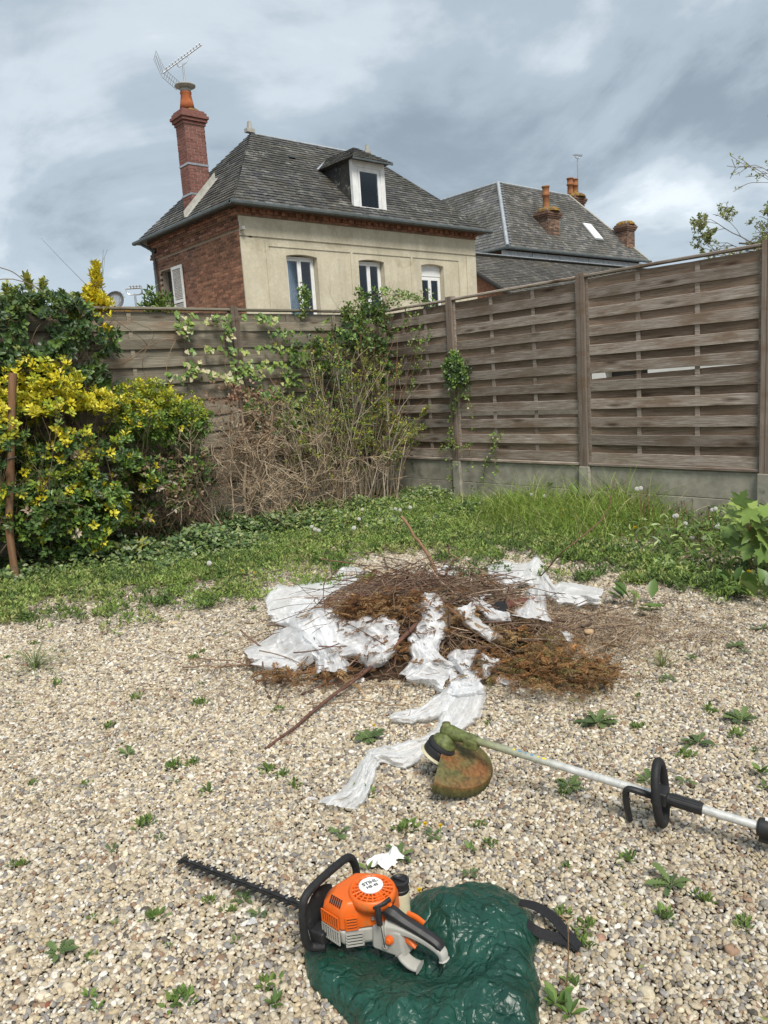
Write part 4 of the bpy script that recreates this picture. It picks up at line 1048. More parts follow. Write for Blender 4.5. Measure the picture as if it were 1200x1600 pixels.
def clusters(pos, d, k, L, W, tint, spread=(.5, 1.25), tmpl=LEAF_OVAL, base=.012):
    """k leaves round each shoot tip"""
    n = len(pos); pos = np.repeat(pos, k, 0); d = norm(np.repeat(d, k, 0))
    az = (np.tile(np.arange(k), n)*2.4+np.repeat(rng.uniform(0, 6.28, n), k))
    ref = np.where(np.abs(d[:, 2:3]) > .8, [[1., 0, 0]], [[0, 0, 1.]]); a = norm(np.cross(d, ref)); b = np.cross(d, a)
    th = rng.uniform(*spread, n*k)
    out = a*np.cos(az)[:, None]+b*np.sin(az)[:, None]
    al = d*np.cos(th)[:, None]+out*np.sin(th)[:, None]
    L = np.broadcast_to(L, n*k)*rng.uniform(.7, 1.2, n*k); W = np.broadcast_to(W, n*k)*rng.uniform(.8, 1.15, n*k)
    if np.ndim(tint) == 2 and len(tint) == n: tint = np.repeat(tint, k, 0)
    P = pos+al*base-d*np.tile(np.arange(k), n)[:, None]*L[:, None]*.10
    return leaf_cloud(tmpl, P, al, d+rng.normal(0, .15, d.shape), L, W*1.0, tint)
def shell_points(ells, n, lo=.72, squash=None):
    """points in the outer shells of a union of ellipsoids with outward normals"""
    E = np.array(ells, float); vol = np.prod(E[:, 3:], 1)**(2/3); out = []; outn = []
    while sum(map(len, out)) < n:
        i = rng.choice(len(E), n, p=vol/vol.sum()); d = rand_dirs(n); r = rng.uniform(lo, 1.03, n)
        P = E[i, :3]+d*E[i, 3:]*r[:, None]; nn = norm(d/E[i, 3:])
        bump_ = fbm(P[:, 0]*3.3+P[:, 1]*1.3, P[:, 2]*3.3+P[:, 1], 77, 3); P = P+nn*((bump_-.45)*.35)[:, None]
        ok = np.ones(n, bool)
        for j in range(len(E)):
            q = (((P-E[j, :3])/E[j, 3:])**2).sum(1); ok &= ~((q < lo**2*.8))
        ok &= P[:, 2] > .03
        out.append(P[ok]); outn.append(nn[ok])
    return np.vstack(out)[:n], np.vstack(outn)[:n]
def join_clouds(cl):
    V = np.vstack([c[0] for c in cl]); T = np.vstack([c[2] for c in cl]); F = {}; b = 0
    for v, fs, t in cl:
        for f in fs: F.setdefault(f.shape[1], []).append(f+b)
        b += len(v)
    return V, [np.vstack(f) for f in F.values()], T
def leaves_obj(name, cl, mat, parent, kind='stuff', smooth=False):
    V, F, T = join_clouds(cl); return link(name, mesh_np(name, V, F, T, smooth, mat), parent, kind=kind)
def sticks(name, P, R, tint, mat, parent, k=4, kind=None):
    V, F = tube_arrays(P, R, k); m = P.shape[1]*k
    t = np.repeat(np.broadcast_to(np.asarray(tint, float), (len(P), 3))*np.clip(1+rng.normal(0, .15, (len(P), 1)), .5, 1.6), m, 0)
    return link(name, mesh_np(name, V, [F], np.clip(t, .003, 1), True, mat), parent, kind=kind)
def branching(bases, dirs, length, rad, levels=3, kids=5, m=7, wob=.12, grav=-.05, ang=(.4, .9), shrink=.55):
    """returns list of (paths, radii) per level plus the tips"""
    out = []; B = np.asarray(bases, float); D = norm(np.asarray(dirs, float)); Ls = np.broadcast_to(np.asarray(length, float), len(B)).copy(); Rs = np.broadcast_to(np.asarray(rad, float), len(B)).copy()
    for lv in range(levels):
        n = len(B); P = np.zeros((n, m, 3)); P[:, 0] = B; d = D.copy()
        for i in range(1, m):
            d = norm(d+rng.normal(0, wob, (n, 3))+np.array([0, 0, -grav])); P[:, i] = P[:, i-1]+d*(Ls/(m-1))[:, None]
        R = Rs[:, None]*np.linspace(1, .42, m)[None]
        out.append((P, R))
        if lv == levels-1: break
        nb, nd, nl, nr = [], [], [], []
        for q in range(kids):
            i = rng.integers(2, m, n); base = P[np.arange(n), i]; t = norm(P[np.arange(n), np.minimum(i+1, m-1)]-P[np.arange(n), i-1])
            a = rng.uniform(*ang, n)[:, None]; side = norm(np.cross(t, rand_dirs(n)))
            nb.append(base); nd.append(t*np.cos(a)+side*np.sin(a)); nl.append(Ls*shrink*rng.uniform(.6, 1.2, n)); nr.append(R[np.arange(n), i]*.62)
        B, D, Ls, Rs = np.vstack(nb), np.vstack(nd), np.concatenate(nl), np.concatenate(nr)
    return out
def level_sticks(name, br, tint, mat, parent, k=4, minr=.0012):
    cl = []
    for P, R in br:
        V, F = tube_arrays(P, np.maximum(R, minr), k); t = np.repeat(pick(tint, len(P))*np.clip(1+rng.normal(0, .12, (len(P), 1)), .6, 1.4), P.shape[1]*k, 0)
        cl.append((V, [F], t))
    V, F, T = join_clouds(cl); return link(name, mesh_np(name, V, F, T, True, mat), parent)

def golden_bush():
    t = thing('shrub', 'large yellow topped variegated shrub beside the brown stake', 'shrub', (2.1, 6.9, 0))
    E = [(1.25, 6.85, .95, .5, .42, .8), (1.75, 6.82, 1.02, .42, .42, .74), (2.2, 6.80, 1.08, .42, .42, .74), (2.62, 6.85, .92, .36, .40, .66), (2.75, 6.78, .62, .32, .36, .42), (2.2, 6.6, .55, .5, .35, .42)]
    P, n_ = shell_points(E, 4700, .55)
    keep = (fbm(P[:, 0]*4, P[:, 2]*4, 41, 3) > .34) | (P[:, 2] > 1.35); P, n_ = P[keep], n_[keep]
    d = norm(n_+np.array([0, -.15, .55])+rng.normal(0, .3, P.shape))
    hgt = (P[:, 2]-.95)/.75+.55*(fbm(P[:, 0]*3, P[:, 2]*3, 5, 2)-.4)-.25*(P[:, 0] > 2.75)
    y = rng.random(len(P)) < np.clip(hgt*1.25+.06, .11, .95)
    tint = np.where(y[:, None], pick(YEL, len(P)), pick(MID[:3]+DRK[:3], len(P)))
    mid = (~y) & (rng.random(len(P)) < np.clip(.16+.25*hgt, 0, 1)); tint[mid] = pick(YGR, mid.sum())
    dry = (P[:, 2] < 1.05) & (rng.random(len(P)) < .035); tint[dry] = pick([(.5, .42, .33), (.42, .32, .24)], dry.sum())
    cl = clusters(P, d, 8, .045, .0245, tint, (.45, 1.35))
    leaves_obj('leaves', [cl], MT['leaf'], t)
    b = np.stack([rng.uniform(1.2, 2.85, 16), rng.uniform(6.65, 7.0, 16), np.full(16, -.02)], -1)
    br = branching(b, np.stack([rng.normal(0, .25, 16), rng.normal(-.05, .2, 16), np.ones(16)], -1), 1.05, .011, 3, 5, shrink=.5)
    level_sticks('stems', br, [(.13, .095, .06), (.18, .13, .085)], MT['bark'], t)
    t2 = thing('shrub', 'smaller rounder yellow green shrub next to the dead brown one', 'shrub', (3.25, 6.9, 0))
    E = [(3.18, 6.88, 1.22, .36, .33, .30), (3.48, 6.86, 1.18, .28, .30, .28), (2.98, 6.85, 1.28, .25, .3, .25)]
    P, n_ = shell_points(E, 1150, .5); d = norm(n_+np.array([0, -.1, .6])+rng.normal(0, .3, P.shape))
    hh = (P[:, 2]-1.12)/.35+rng.normal(0, .25, len(P)); tint = np.where((hh > .35)[:, None], pick(YEL[:2]+YGR+YGR, len(P)), pick(MID, len(P)))
    cl = [clusters(P, d, 7, .036, .020, tint, (.4, 1.3))]
    # the thin lower part
    P2, n2 = shell_points([(3.25, 6.85, .62, .45, .25, .42), (3.5, 6.8, .75, .3, .2, .25)], 260, .2); cl.append(clusters(P2, n2+np.array([0, 0, .5]), 6, .042, .024, pick(MID+DRK+BRN[:1], 260), (.4, 1.4)))
    leaves_obj('leaves', cl, MT['leaf'], t2)
    b = np.stack([rng.uniform(2.95, 3.6, 16), rng.uniform(6.8, 7.05, 16), np.full(16, -.02)], -1)
    br = branching(b, np.stack([rng.normal(0, .18, 16), rng.normal(0, .15, 16), np.ones(16)], -1), 1.1, .009, 3, 5, shrink=.42)
    level_sticks('stems', br, [(.15, .11, .075), (.22, .16, .11)], MT['bark'], t2)
golden_bush()

def hedge_top():
    t = thing('shrub', 'dark evergreen shrub spilling over the top of the back fence', 'shrub', (2.1, 7.3, 0))
    E = [(.6, 7.35, 2.0, .6, .42, .56), (1.35, 7.33, 2.06, .55, .42, .54), (1.95, 7.28, 2.04, .45, .40, .52), (2.35, 7.18, 2.0, .40, .32, .50), (2.70, 7.14, 1.90, .28, .24, .44), (2.5, 7.1, 1.62, .40, .24, .30), (1.9, 7.05, 1.65, .5, .3, .3)]
    P, n_ = shell_points(E, 3000, .55); keep = fbm(P[:, 0]*4.5, P[:, 2]*4.5, 61, 3) > .32; P, n_ = P[keep], n_[keep]
    d = norm(n_+np.array([0, -.15, .35])+rng.normal(0, .35, P.shape)); tint = pick(DRK+DRK+MID[:2], len(P))
    lite = (rng.random(len(P)) < np.clip(.10+(P[:, 2]-2.05)*.9, .08, .45)); tint[lite] = pick([(.15, .22, .06), (.24, .28, .08), (.11, .17, .04)], lite.sum())
    cl = [clusters(P, d, 7, .054, .034, tint, (.5, 1.4))]
    # pale upright shoots
    for px, py0, py1, n in ((45, 500, 428, 40), (28, 505, 450, 24), (66, 500, 440, 26), (100, 505, 455, 26), (120, 500, 462, 20), (12, 495, 445, 20)):
        a = at(px, py0, Y=7.4); b = at(px+random.uniform(-6, 6), py1, Y=7.4); s = rng.random(n)[:, None]
        Q = a+(b-a)*s+rng.normal(0, .03, (n, 3))*(1.15-s); cl.append(clusters(Q, np.tile([0, 0, 1.], (n, 1))+rng.normal(0, .3, (n, 3)), 5, .055, .026, pick([(.40, .40, .09), (.48, .44, .12), (.24, .30, .06)] if px < 80 else [(.12, .18, .05), (.17, .22, .07)], n), (.4, 1.1)))
    leaves_obj('leaves', cl, MT['leaf'], t)
    b = np.stack([rng.uniform(.6, 2.7, 12), rng.uniform(7.15, 7.29, 12), rng.uniform(.2, .8, 12)], -1)
    br = branching(b, np.stack([rng.normal(0, .2, 12), np.full(12, .02), np.ones(12)], -1), 1.5, .010, 3, 6, shrink=.4)
    P4 = []
    for pts in ([(40, 440), (20, 425), (0, 418)], [(90, 480), (60, 450), (20, 436), (-10, 438)], [(50, 560), (40, 520), (20, 500)], [(45, 545), (60, 510), (90, 490)], [(140, 560), (110, 520), (75, 500)]):
        P4.append(smooth_path([at(x, y, Y=7.0) for x, y in pts], 7))
    br.append((np.array(P4), np.full((len(P4), 7), .004)))
    level_sticks('stems', br, [(.13, .095, .06), (.24, .19, .13)], MT['bark'], t)
    g = thing('shrub', 'golden leaved spire standing above the back fence', 'shrub', (3.0, 7.42, 0))
    cl = []
    for px, py0, py1, n, sp in ((150, 488, 412, 120, .055), (137, 490, 450, 55, .05), (160, 492, 462, 40, .05), (150, 500, 478, 60, .10), (116, 500, 496, 12, .04), (165, 522, 518, 14, .04)):
        a = at(px, py0, Y=7.42 if py1 < 494 else 7.2); b = at(px, py1, Y=7.42 if py1 < 494 else 7.2); s = rng.random(n)[:, None]
        Q = a+(b-a)*s+rng.normal(0, sp, (n, 3))*(1.12-s); cl.append(clusters(Q, np.tile([0, 0, 1.], (n, 1))+rng.normal(0, .35, (n, 3)), 6, .05, .026, pick(YEL[:1]+YEL[2:3]+[(.70, .52, .03)], n), (.4, 1.2)))
    leaves_obj('leaves', cl, MT['leaf'], g)
    b = np.array([(3.0, 7.42, 0), (2.95, 7.43, 0), (3.06, 7.43, 0)]); br = branching(b, np.array([(0, 0, 1.)]*3), 2.5, .010, 2, 5, wob=.02, shrink=.2, grav=0)
    level_sticks('stems', br, [(.15, .11, .07)], MT['bark'], g)
    s = thing('shrub', 'fresh green shoot above the fence below the louvred shutter', 'shrub', (4.0, 7.6, 0))
    cl = []
    for px, py0, py1, n in ((246, 490, 455, 26), (238, 488, 462, 14), (260, 488, 462, 18), (253, 490, 470, 16)):
        a = at(px, py0, Y=7.6); b = at(px-6, py1, Y=7.6); q = rng.random(n)[:, None]; Q = a+(b-a)*q+rng.normal(0, .03, (n, 3)); cl.append(clusters(Q, np.tile([-.2, 0, 1.], (n, 1))+rng.normal(0, .4, (n, 3)), 5, .075, .022, pick([(.16, .25, .05), (.24, .32, .08), (.10, .17, .04)], n), (.4, 1.2)))
    leaves_obj('leaves', cl, MT['leaf'], s)
    br = branching([at(250, 490, Y=7.6)*(1, 1, 0)], [(0, 0, 1.)], 2.35, .012, 2, 4, wob=.02, shrink=.2, grav=0); level_sticks('stems', br, [(.15, .11, .07)], MT['bark'], s)
hedge_top()

def stake():
    a = at(20, 583, Y=6.52); b = at(14, 830, Y=6.52)
    t = thing('stake', 'round brown wooden stake standing in the yellow shrub', 'stake', (b[0], b[1], 0))
    n = 14; z = np.linspace(-.05, a[2], n); P = np.stack([np.interp(z, [b[2], a[2]], [b[0], a[0]]), np.full(n, a[1]), z], -1)
    MB().tube(P, .030+.002*np.sin(np.arange(n)*2.1), 14).obj('pole', MT['stake'], t, smooth=False, bevel=.004)
    MB().tube([P[8]-(.035, .03, 0), P[8]+(.035, -.032, .012)], .006, 5).obj('wire_tie', MT['darkmetal'], t)
stake()

def dead_shrub():
    t = thing('shrub', 'dead bare brown twiggy shrub against the back fence', 'shrub', (4.1, 7.0, 0))
    n = 24; b = np.stack([rng.uniform(3.65, 4.75, n), rng.uniform(6.75, 7.15, n), np.full(n, -.02)], -1)
    d = np.stack([(b[:, 0]-4.12)*.5+rng.normal(0, .18, n), rng.normal(-.08, .18, n), np.ones(n)], -1)
    br = branching(b, d, rng.uniform(.75, 1.1, n), .0125, 4, 4, 7, .18, .02, (.5, 1.2), .56)
    level_sticks('twigs', br, [(.46, .35, .24), (.37, .27, .18), (.53, .43, .31)], MT['bark'], t, 3, .0024)
    a = at(278, 760, Y=6.85)*(1, 1, 0); top = at(300, 620, Y=6.9)
    tr = np.array([smooth_path([(4.07, 6.85, 0), (4.02, 6.85, .35), (4.1, 6.87, .75), (4.12, 6.9, 1.2)], 9), smooth_path([(4.05, 6.85, .2), (4.2, 6.83, .55), (4.4, 6.85, .95), (4.5, 6.9, 1.25)], 9)])
    sticks('trunk', tr, np.linspace(.024, .010, 9)[None].repeat(2, 0), (.36, .28, .20), MT['bark'], t, 8)
    P, n_ = shell_points([(4.1, 6.88, 1.38, .52, .25, .16), (4.2, 6.85, 1.0, .5, .2, .35)], 210, .1)
    top_ = P[:, 2] > 1.2
    leaves_obj('dry_leaves', [clusters(P, n_+np.array([0, -.4, -.5]), 3, .045, .028, np.where(top_[:, None], pick([(.30, .17, .115), (.36, .24, .18), (.24, .14, .09)], len(P)), pick(BRN, len(P))), (.3, 1.3))], MT['leaf_matt'], t)
dead_shrub()

def thicket():
    t = thing('shrub', 'thicket of tall bare pale stems with sparse green leaves in the fence corner', 'shrub', (5.5, 6.9, 0))
    n = 62; b = np.stack([rng.uniform(4.75, 6.15, n), rng.uniform(6.7, 7.15, n), np.full(n, -.02)], -1)
    d = np.stack([(b[:, 0]-5.35)*.22+rng.normal(0, .11, n), rng.normal(-.05, .10, n), np.ones(n)], -1)
    L = rng.uniform(.9, 1.65, n)*np.interp(b[:, 0], [4.7, 5.1, 5.6, 6.2], [.85, 1.0, 1.0, .8])
    br = branching(b, d, L, rng.uniform(.006, .0115, n), 3, 4, 9, .06, .02, (.25, .7), .34)
    level_sticks('stems', br, [(.40, .33, .245), (.32, .25, .17), (.48, .415, .33), (.24, .18, .12)], MT['bark'], t, 4, .0020)
    tips = np.vstack([br[1][0][:, 3:].reshape(-1, 3), br[2][0][:, 3:].reshape(-1, 3)])
    tips = tips[rng.random(len(tips)) < .34]
    hgt = tips[:, 2]; keep = rng.random(len(tips)) < np.clip((hgt-.25)/.8, .10, 1)*np.interp(tips[:, 0], [4.6, 5.2, 6.2], [.35, .8, 1.0]); tips = tips[keep]
    tint = pick([(.24, .30, .05), (.16, .23, .05), (.30, .33, .05), (.10, .16, .04), (.38, .38, .05)], len(tips))
    leaves_obj('leaves', [clusters(tips, rand_dirs(len(tips))*.6+np.array([0, -.2, .8]), 5, .032, .018, tint, (.3, 1.3))], MT['leaf'], t)
    P, n_ = shell_points([(4.9, 7.1, .95, .5, .12, .45), (5.5, 7.1, 1.1, .5, .12, .5), (6.0, 7.05, .9, .3, .14, .5), (4.5, 7.12, 1.2, .35, .1, .3)], 330, .1)
    leaves_obj('back_leaves', [clusters(P, n_+np.array([0, -.6, .3]), 5, .042, .027, pick(DRK+MID[:2]+[(.24, .27, .09), (.30, .24, .12)], len(P)), (.4, 1.4))], MT['leaf'], t)
    # tangle low down
    t2 = thing('shrub', 'low tangle of dry arching brown canes between the dead shrub and the pale thicket', 'shrub', (4.7, 6.8, 0))
    n = 48; b = np.stack([rng.uniform(4.3, 5.6, n), rng.uniform(6.5, 7.1, n), np.full(n, 0)], -1); d = np.stack([rng.normal(0, .6, n), rng.normal(-.1, .3, n), np.ones(n)*.9], -1)
    br = branching(b, d, rng.uniform(.35, .85, n), .0055, 3, 3, 8, .16, -.05, (.5, 1.2), .5)
    level_sticks('canes', br, TAN+[(.22, .15, .09)], MT['bark'], t2, 3, .0020)
    # left undergrowth of dry twigs under the yellow-green shrub
    t3 = thing('shrub', 'dry brown undergrowth of thin twigs below the rounder yellow green shrub', 'shrub', (3.1, 6.85, 0))
    n = 45; b = np.stack([rng.uniform(2.7, 3.8, n), rng.uniform(6.6, 7.1, n), np.full(n, 0)], -1); d = np.stack([rng.normal(0, .55, n), rng.normal(-.1, .3, n), np.ones(n)], -1)
    br = branching(b, d, rng.uniform(.35, .8, n), .004, 3, 4, 7, .16, -.05, (.5, 1.2), .5)
    level_sticks('twigs', br, [(.20, .14, .09), (.26, .19, .13), (.15, .10, .065)], MT['bark'], t3, 3, .0014)
    P, n_ = shell_points([(3.05, 6.75, .55, .45, .3, .4)], 120, .1)
    leaves_obj('dry_leaves', [clusters(P, n_+np.array([0, -.3, -.3]), 3, .045, .026, pick(BRN+[(.5, .44, .36)], 120), (.3, 1.3))], MT['leaf_matt'], t3)
thicket()

def climbers():
    t = thing('climber', 'green leafy climber in the fence corner reaching above the top rail', 'climbing plant', (5.9, 7.2, 0))
    E = [(5.25, 7.12, 1.78, .40, .16, .28), (5.75, 7.08, 1.92, .34, .18, .34), (6.1, 7.02, 1.85, .26, .2, .42), (6.15, 7.0, 2.28, .20, .16, .20), (5.55, 7.12, 1.45, .3, .15, .25), (6.0, 6.95, 1.45, .25, .18, .3)]
    P, n_ = shell_points(E, 620, .2); keep = fbm(P[:, 0]*5, P[:, 2]*5, 33, 3) > .40; P, n_ = P[keep], n_[keep]
    cl = [clusters(P, norm(n_+np.array([-.1, -.5, .3])), 6, .048, .032, pick(DRK+MID+MID[:1], len(P)), (.5, 1.4))]
    arch = []
    for pts, Y in (([(560, 500), (568, 470), (590, 460), (620, 462), (650, 470)], 7.1), ([(590, 500), (610, 470), (640, 462), (668, 475)], 6.95), ([(565, 500), (566, 475), (562, 455)], 7.2), ([(600, 520), (640, 500), (665, 490)], 6.9), ([(650, 560), (655, 520), (662, 490), (668, 455)], 6.6), ([(640, 610), (648, 560), (640, 510), (632, 480)], 6.7), ([(655, 540), (680, 500), (672, 470)], 6.5), ([(470, 490), (478, 470), (473, 455)], 7.3), ([(540, 500), (545, 480)], 7.3)):
        pth = smooth_path([at(x, y, Y=Y) for x, y in pts], 9); arch.append(pth)
        q = np.repeat(pth, 7 if Y > 6.9 else 2, 0)+rng.normal(0, .035, (9*(7 if Y > 6.9 else 2), 3)); cl.append(clusters(q, rand_dirs(len(q))*.6+np.array([-.2, -.4, .6]), 4, .040, .024, pick(MID+[(.24, .28, .10), (.18, .25, .07)], len(q)), (.4, 1.3)))
    leaves_obj('leaves', cl, MT['leaf'], t)
    n = 12; b = np.stack([rng.uniform(5.4, 6.2, n), rng.uniform(6.95, 7.2, n), np.full(n, 0.)], -1)
    br = branching(b, np.stack([rng.normal(0, .1, n), np.zeros(n), np.ones(n)], -1), 2.0, .008, 3, 5, 9, .05, 0, (.4, .9), .3); br.append((np.array(arch), np.full((len(arch), 9), .0035)))
    level_sticks('stems', br, [(.24, .14, .09), (.18, .12, .07)], MT['bark'], t, 4)
    i = thing('climber', 'small dense dark green climber clinging to a post of the long fence', 'climbing plant', (6.35, 6.14, 0))
    c = at(712, 583, X=6.37); E = [(6.37, c[1], c[2], .09, .13, .24), (6.37, c[1]+.03, c[2]+.13, .08, .10, .14)]
    P, n_ = shell_points(E, 210, .2); cl = [clusters(P, norm(n_+np.array([-.5, -.2, .2])), 6, .034, .022, pick(DRK+MID, len(P)), (.5, 1.4))]
    vines = []
    for pts in ([(712, 640), (716, 600), (712, 560)], [(740, 760), (735, 700), (738, 650), (730, 620), (722, 600)], [(775, 740), (770, 690), (780, 680)], [(705, 760), (702, 700), (706, 640)], [(690, 700), (705, 690), (725, 700)], [(755, 760), (760, 720), (782, 685)]):
        pth = smooth_path([at(x, y, X=6.40) for x, y in pts], 9); vines.append(pth); q = np.repeat(pth, 3, 0)+rng.normal(0, .025, (27, 3))*(.5, 1, 1); q = q[rng.random(27) < .75]
        cl.append(clusters(q, rand_dirs(len(q))*.5+np.array([-.6, -.2, .4]), 3, .034, .022, pick(MID+[(.2, .26, .06)], len(q)), (.4, 1.3)))
    leaves_obj('leaves', cl, MT['leaf'], i); sticks('stems', np.array(vines), np.full((len(vines), 9), .003), (.2, .14, .09), MT['bark'], i)
    v = thing('ivy', 'variegated cream and green ivy in patches on the back fence', 'ivy', (4.4, 7.27, 0))
    cl = []; vines = []
    spots = [(285, 505, 14, 17), (288, 522, 9, 7), (325, 498, 18, 5), (345, 500, 14, 8), (356, 512, 7, 17), (352, 525, 9, 8), (395, 495, 20, 5), (420, 500, 18, 7), (430, 520, 14, 6), (445, 522, 10, 6), (340, 545, 22, 5), (370, 548, 12, 6), (420, 545, 22, 5), (440, 548, 14, 5), (300, 572, 12, 8), (310, 585, 20, 7), (370, 572, 20, 10), (395, 578, 14, 10), (430, 572, 20, 8), (455, 590, 16, 16), (350, 590, 25, 8), (470, 560, 14, 12), (275, 590, 16, 8), (298, 550, 5, 4), (420, 612, 22, 10), (395, 630, 14, 18), (460, 640, 14, 25)]
    for px, py, rx, ry in spots:
        n = max(4, int(rx*ry*.15)); q = np.array([at(px+rng.uniform(-rx, rx), py+rng.uniform(-ry, ry), Y=7.25) for _ in range(n)]); q[:, 1] -= rng.uniform(0, .05, n)
        cream = px < 330 or 340 < px < 366
        al = np.stack([rng.normal(0, .5, n), rng.normal(-.3, .2, n), rng.normal(-.55, .4, n)], -1); up = np.tile([0, -1., .55], (n, 1))+rng.normal(0, .3, (n, 3))
        tt = pick([(.16, .25, .06), (.22, .32, .07), (.28, .36, .08), (.10, .18, .045), (.13, .22, .05)]+([(.56, .52, .30), (.60, .55, .36), (.48, .46, .22)] if cream else [(.40, .42, .16)]), n)
        cl.append(leaf_cloud(LEAF_IVY, q, al, up, rng.uniform(.036, .064, n), rng.uniform(.036, .060, n), tt))
    for pts in ([(360, 640), (355, 600), (350, 545), (352, 500)], [(440, 640), (445, 590), (440, 520), (430, 495)], [(280, 600), (290, 560), (284, 500)], [(420, 500), (390, 495), (330, 498)], [(180, 500), (230, 540), (190, 570)], [(200, 560), (260, 530), (330, 545)], [(230, 600), (222, 560), (240, 520), (200, 500)], [(260, 590), (262, 560), (275, 530)]):
        vines.append(smooth_path([at(x, y, Y=7.27) for x, y in pts], 9))
    leaves_obj('leaves', cl, MT['leaf'], v); sticks('stems', np.array(vines), np.full((len(vines), 9), .003), (.24, .17, .11), MT['bark'], v)
climbers()

# ---------------------------------------------------------------- ground cover
def ground_z(x, y): return .03*(fbm(x*2.1, y*2.1, 3)-.5)
def scatter(n, x0, x1, y0, y1):
    x = rng.uniform(x0, x1, n); y = rng.uniform(y0, y1, n); return x, y
def ground_cover():
    # ivy and dark leaves along the back
    x, y = scatter(60000, .3, 6.4, 4.9, 7.28); ed = edge_dist(x, y); pn = fbm(x*2.5, y*2.5, 51, 4)
    keep = (ed > -.12+.35*(pn-.45)*2) & in_view(x, y, 200)[0] & (rng.random(len(x)) < np.clip((ed+.15)/np.interp(x, [3.6, 4.6], [.95, .6]), 0, 1)*np.where(pn > .40, 1, .25)); x, y, ed, pn = x[keep], y[keep], ed[keep], pn[keep]
    h = np.clip(ed*.36, 0, .22)*np.interp(x, [2, 4, 5.5], [1.2, .9, .6])*(.15+1.8*(pn-.15).clip(0)); z = ground_z(x, y)+rng.uniform(.1, 1, len(x))*h+.012+.05*(pn-.3).clip(0)
    n = len(x); ivy = rng.random(n) < np.interp(x, [1, 3.6, 4.6, 6], [.75, .70, .25, .5])*np.clip(.15+1.4*ed, .1, 1)*np.clip(.5+1.2*fbm(x*1.9, y*1.9, 301, 3), .4, 1.2)
    P = np.stack([x, y, z], -1); up = norm(np.stack([rng.normal(0, .4, n), rng.normal(-.35, .4, n), np.ones(n)], -1)); al = norm(np.cross(up, rand_dirs(n))+np.array([0, -.25, -.1]))
    a = ivy; t = pick([(.075, .13, .048), (.10, .17, .058), (.145, .22, .08), (.055, .10, .038), (.23, .31, .13)], a.sum())
    va = rng.random(a.sum()) < .13; t[va] = pick([(.34, .38, .24), (.25, .30, .15)], va.sum())
    c1 = leaf_cloud(LEAF_IVY, P[a], al[a], up[a], rng.lognormal(math.log(.036), .32, a.sum()), rng.lognormal(math.log(.034), .32, a.sum()), t)
    o = leaves_obj('ivy', [c1], MT['leaf'], None); tag(o, 'dark trailing ivy covering the ground under the back fence', 'ivy', kind='stuff')
    b = ~ivy; t = pick([(.21, .30, .07), (.28, .38, .095), (.16, .24, .06), (.34, .41, .13), (.40, .40, .17)], b.sum())
    c2 = leaf_cloud(LEAF_OVAL, P[b], al[b]+up[b]*.5, up[b], rng.uniform(.018, .042, b.sum()), rng.uniform(.012, .024, b.sum()), t)
    # feathery sprigs of small weeds
    x, y = scatter(16000, .8, 5.6, 4.0, 6.9); ed = edge_dist(x, y); pn = fbm(x*1.8, y*1.8, 57, 4); k = (ed > -.38-1.3*(pn-.5)) & (ed < 1.6) & in_view(x, y, 100)[0] & (rng.random(len(x)) < np.clip(1.1+ed*1.2, .10, 1)*np.interp(ed, [.3, 1.1], [1, .3])); x, y, pn = x[k], y[k], pn[k]; n = len(x)
    Q = np.stack([x, y, ground_z(x, y)+.02+rng.uniform(0, .06, n)*pn], -1); c3 = clusters(Q, np.stack([rng.normal(0, .3, n), rng.normal(0, .3, n), np.ones(n)], -1), 6, .032, .014, pick([(.21, .30, .075), (.29, .39, .11), (.16, .24, .065), (.36, .40, .15)], n), (.3, 1.3))
    o = leaves_obj('ground_weeds', [c2, c3], MT['leaf_matt'], None); tag(o, 'low bright green weeds spreading between the ivy and the gravel', 'weeds', kind='stuff')
    # broad weeds along the long fence
    x, y = scatter(16000, 4.2, 6.42, .7, 5.9); ed = edge_dist(x, y); pn = fbm(x*2.2, y*2.2, 53, 4); k = (ed > -.08+.5*(pn-.5)) & in_view(x, y, 200)[0] & (rng.random(len(x)) < np.interp(y, [1, 2.9, 3.4, 5.0, 5.9], [.7, .7, .16, .12, .30])); x, y, ed, pn = x[k], y[k], ed[k], pn[k]; n = len(x)
    h = np.clip(ed*.34, .01, .22)*(.4+pn)*np.interp(y, [2, 3.2, 4], [1.15, 1.1, .7]); Q = np.stack([x, y, ground_z(x, y)+h*rng.uniform(.15, 1, n)], -1); up = norm(np.stack([rng.normal(-.25, .4, n), rng.normal(-.2, .4, n), np.ones(n)], -1)); al = norm(np.cross(up, rand_dirs(n))+up*.35)
    c4 = leaf_cloud(LEAF_OVAL, Q, al, up, rng.uniform(.03, .10, n), rng.uniform(.010, .030, n), pick([(.13, .21, .05), (.18, .27, .066), (.09, .155, .04), (.26, .34, .10)], n))
    o = leaves_obj('broad_weeds', [c4], MT['leaf'], None); tag(o, 'broad leaved weeds growing along the concrete plinth', 'weeds', kind='stuff')
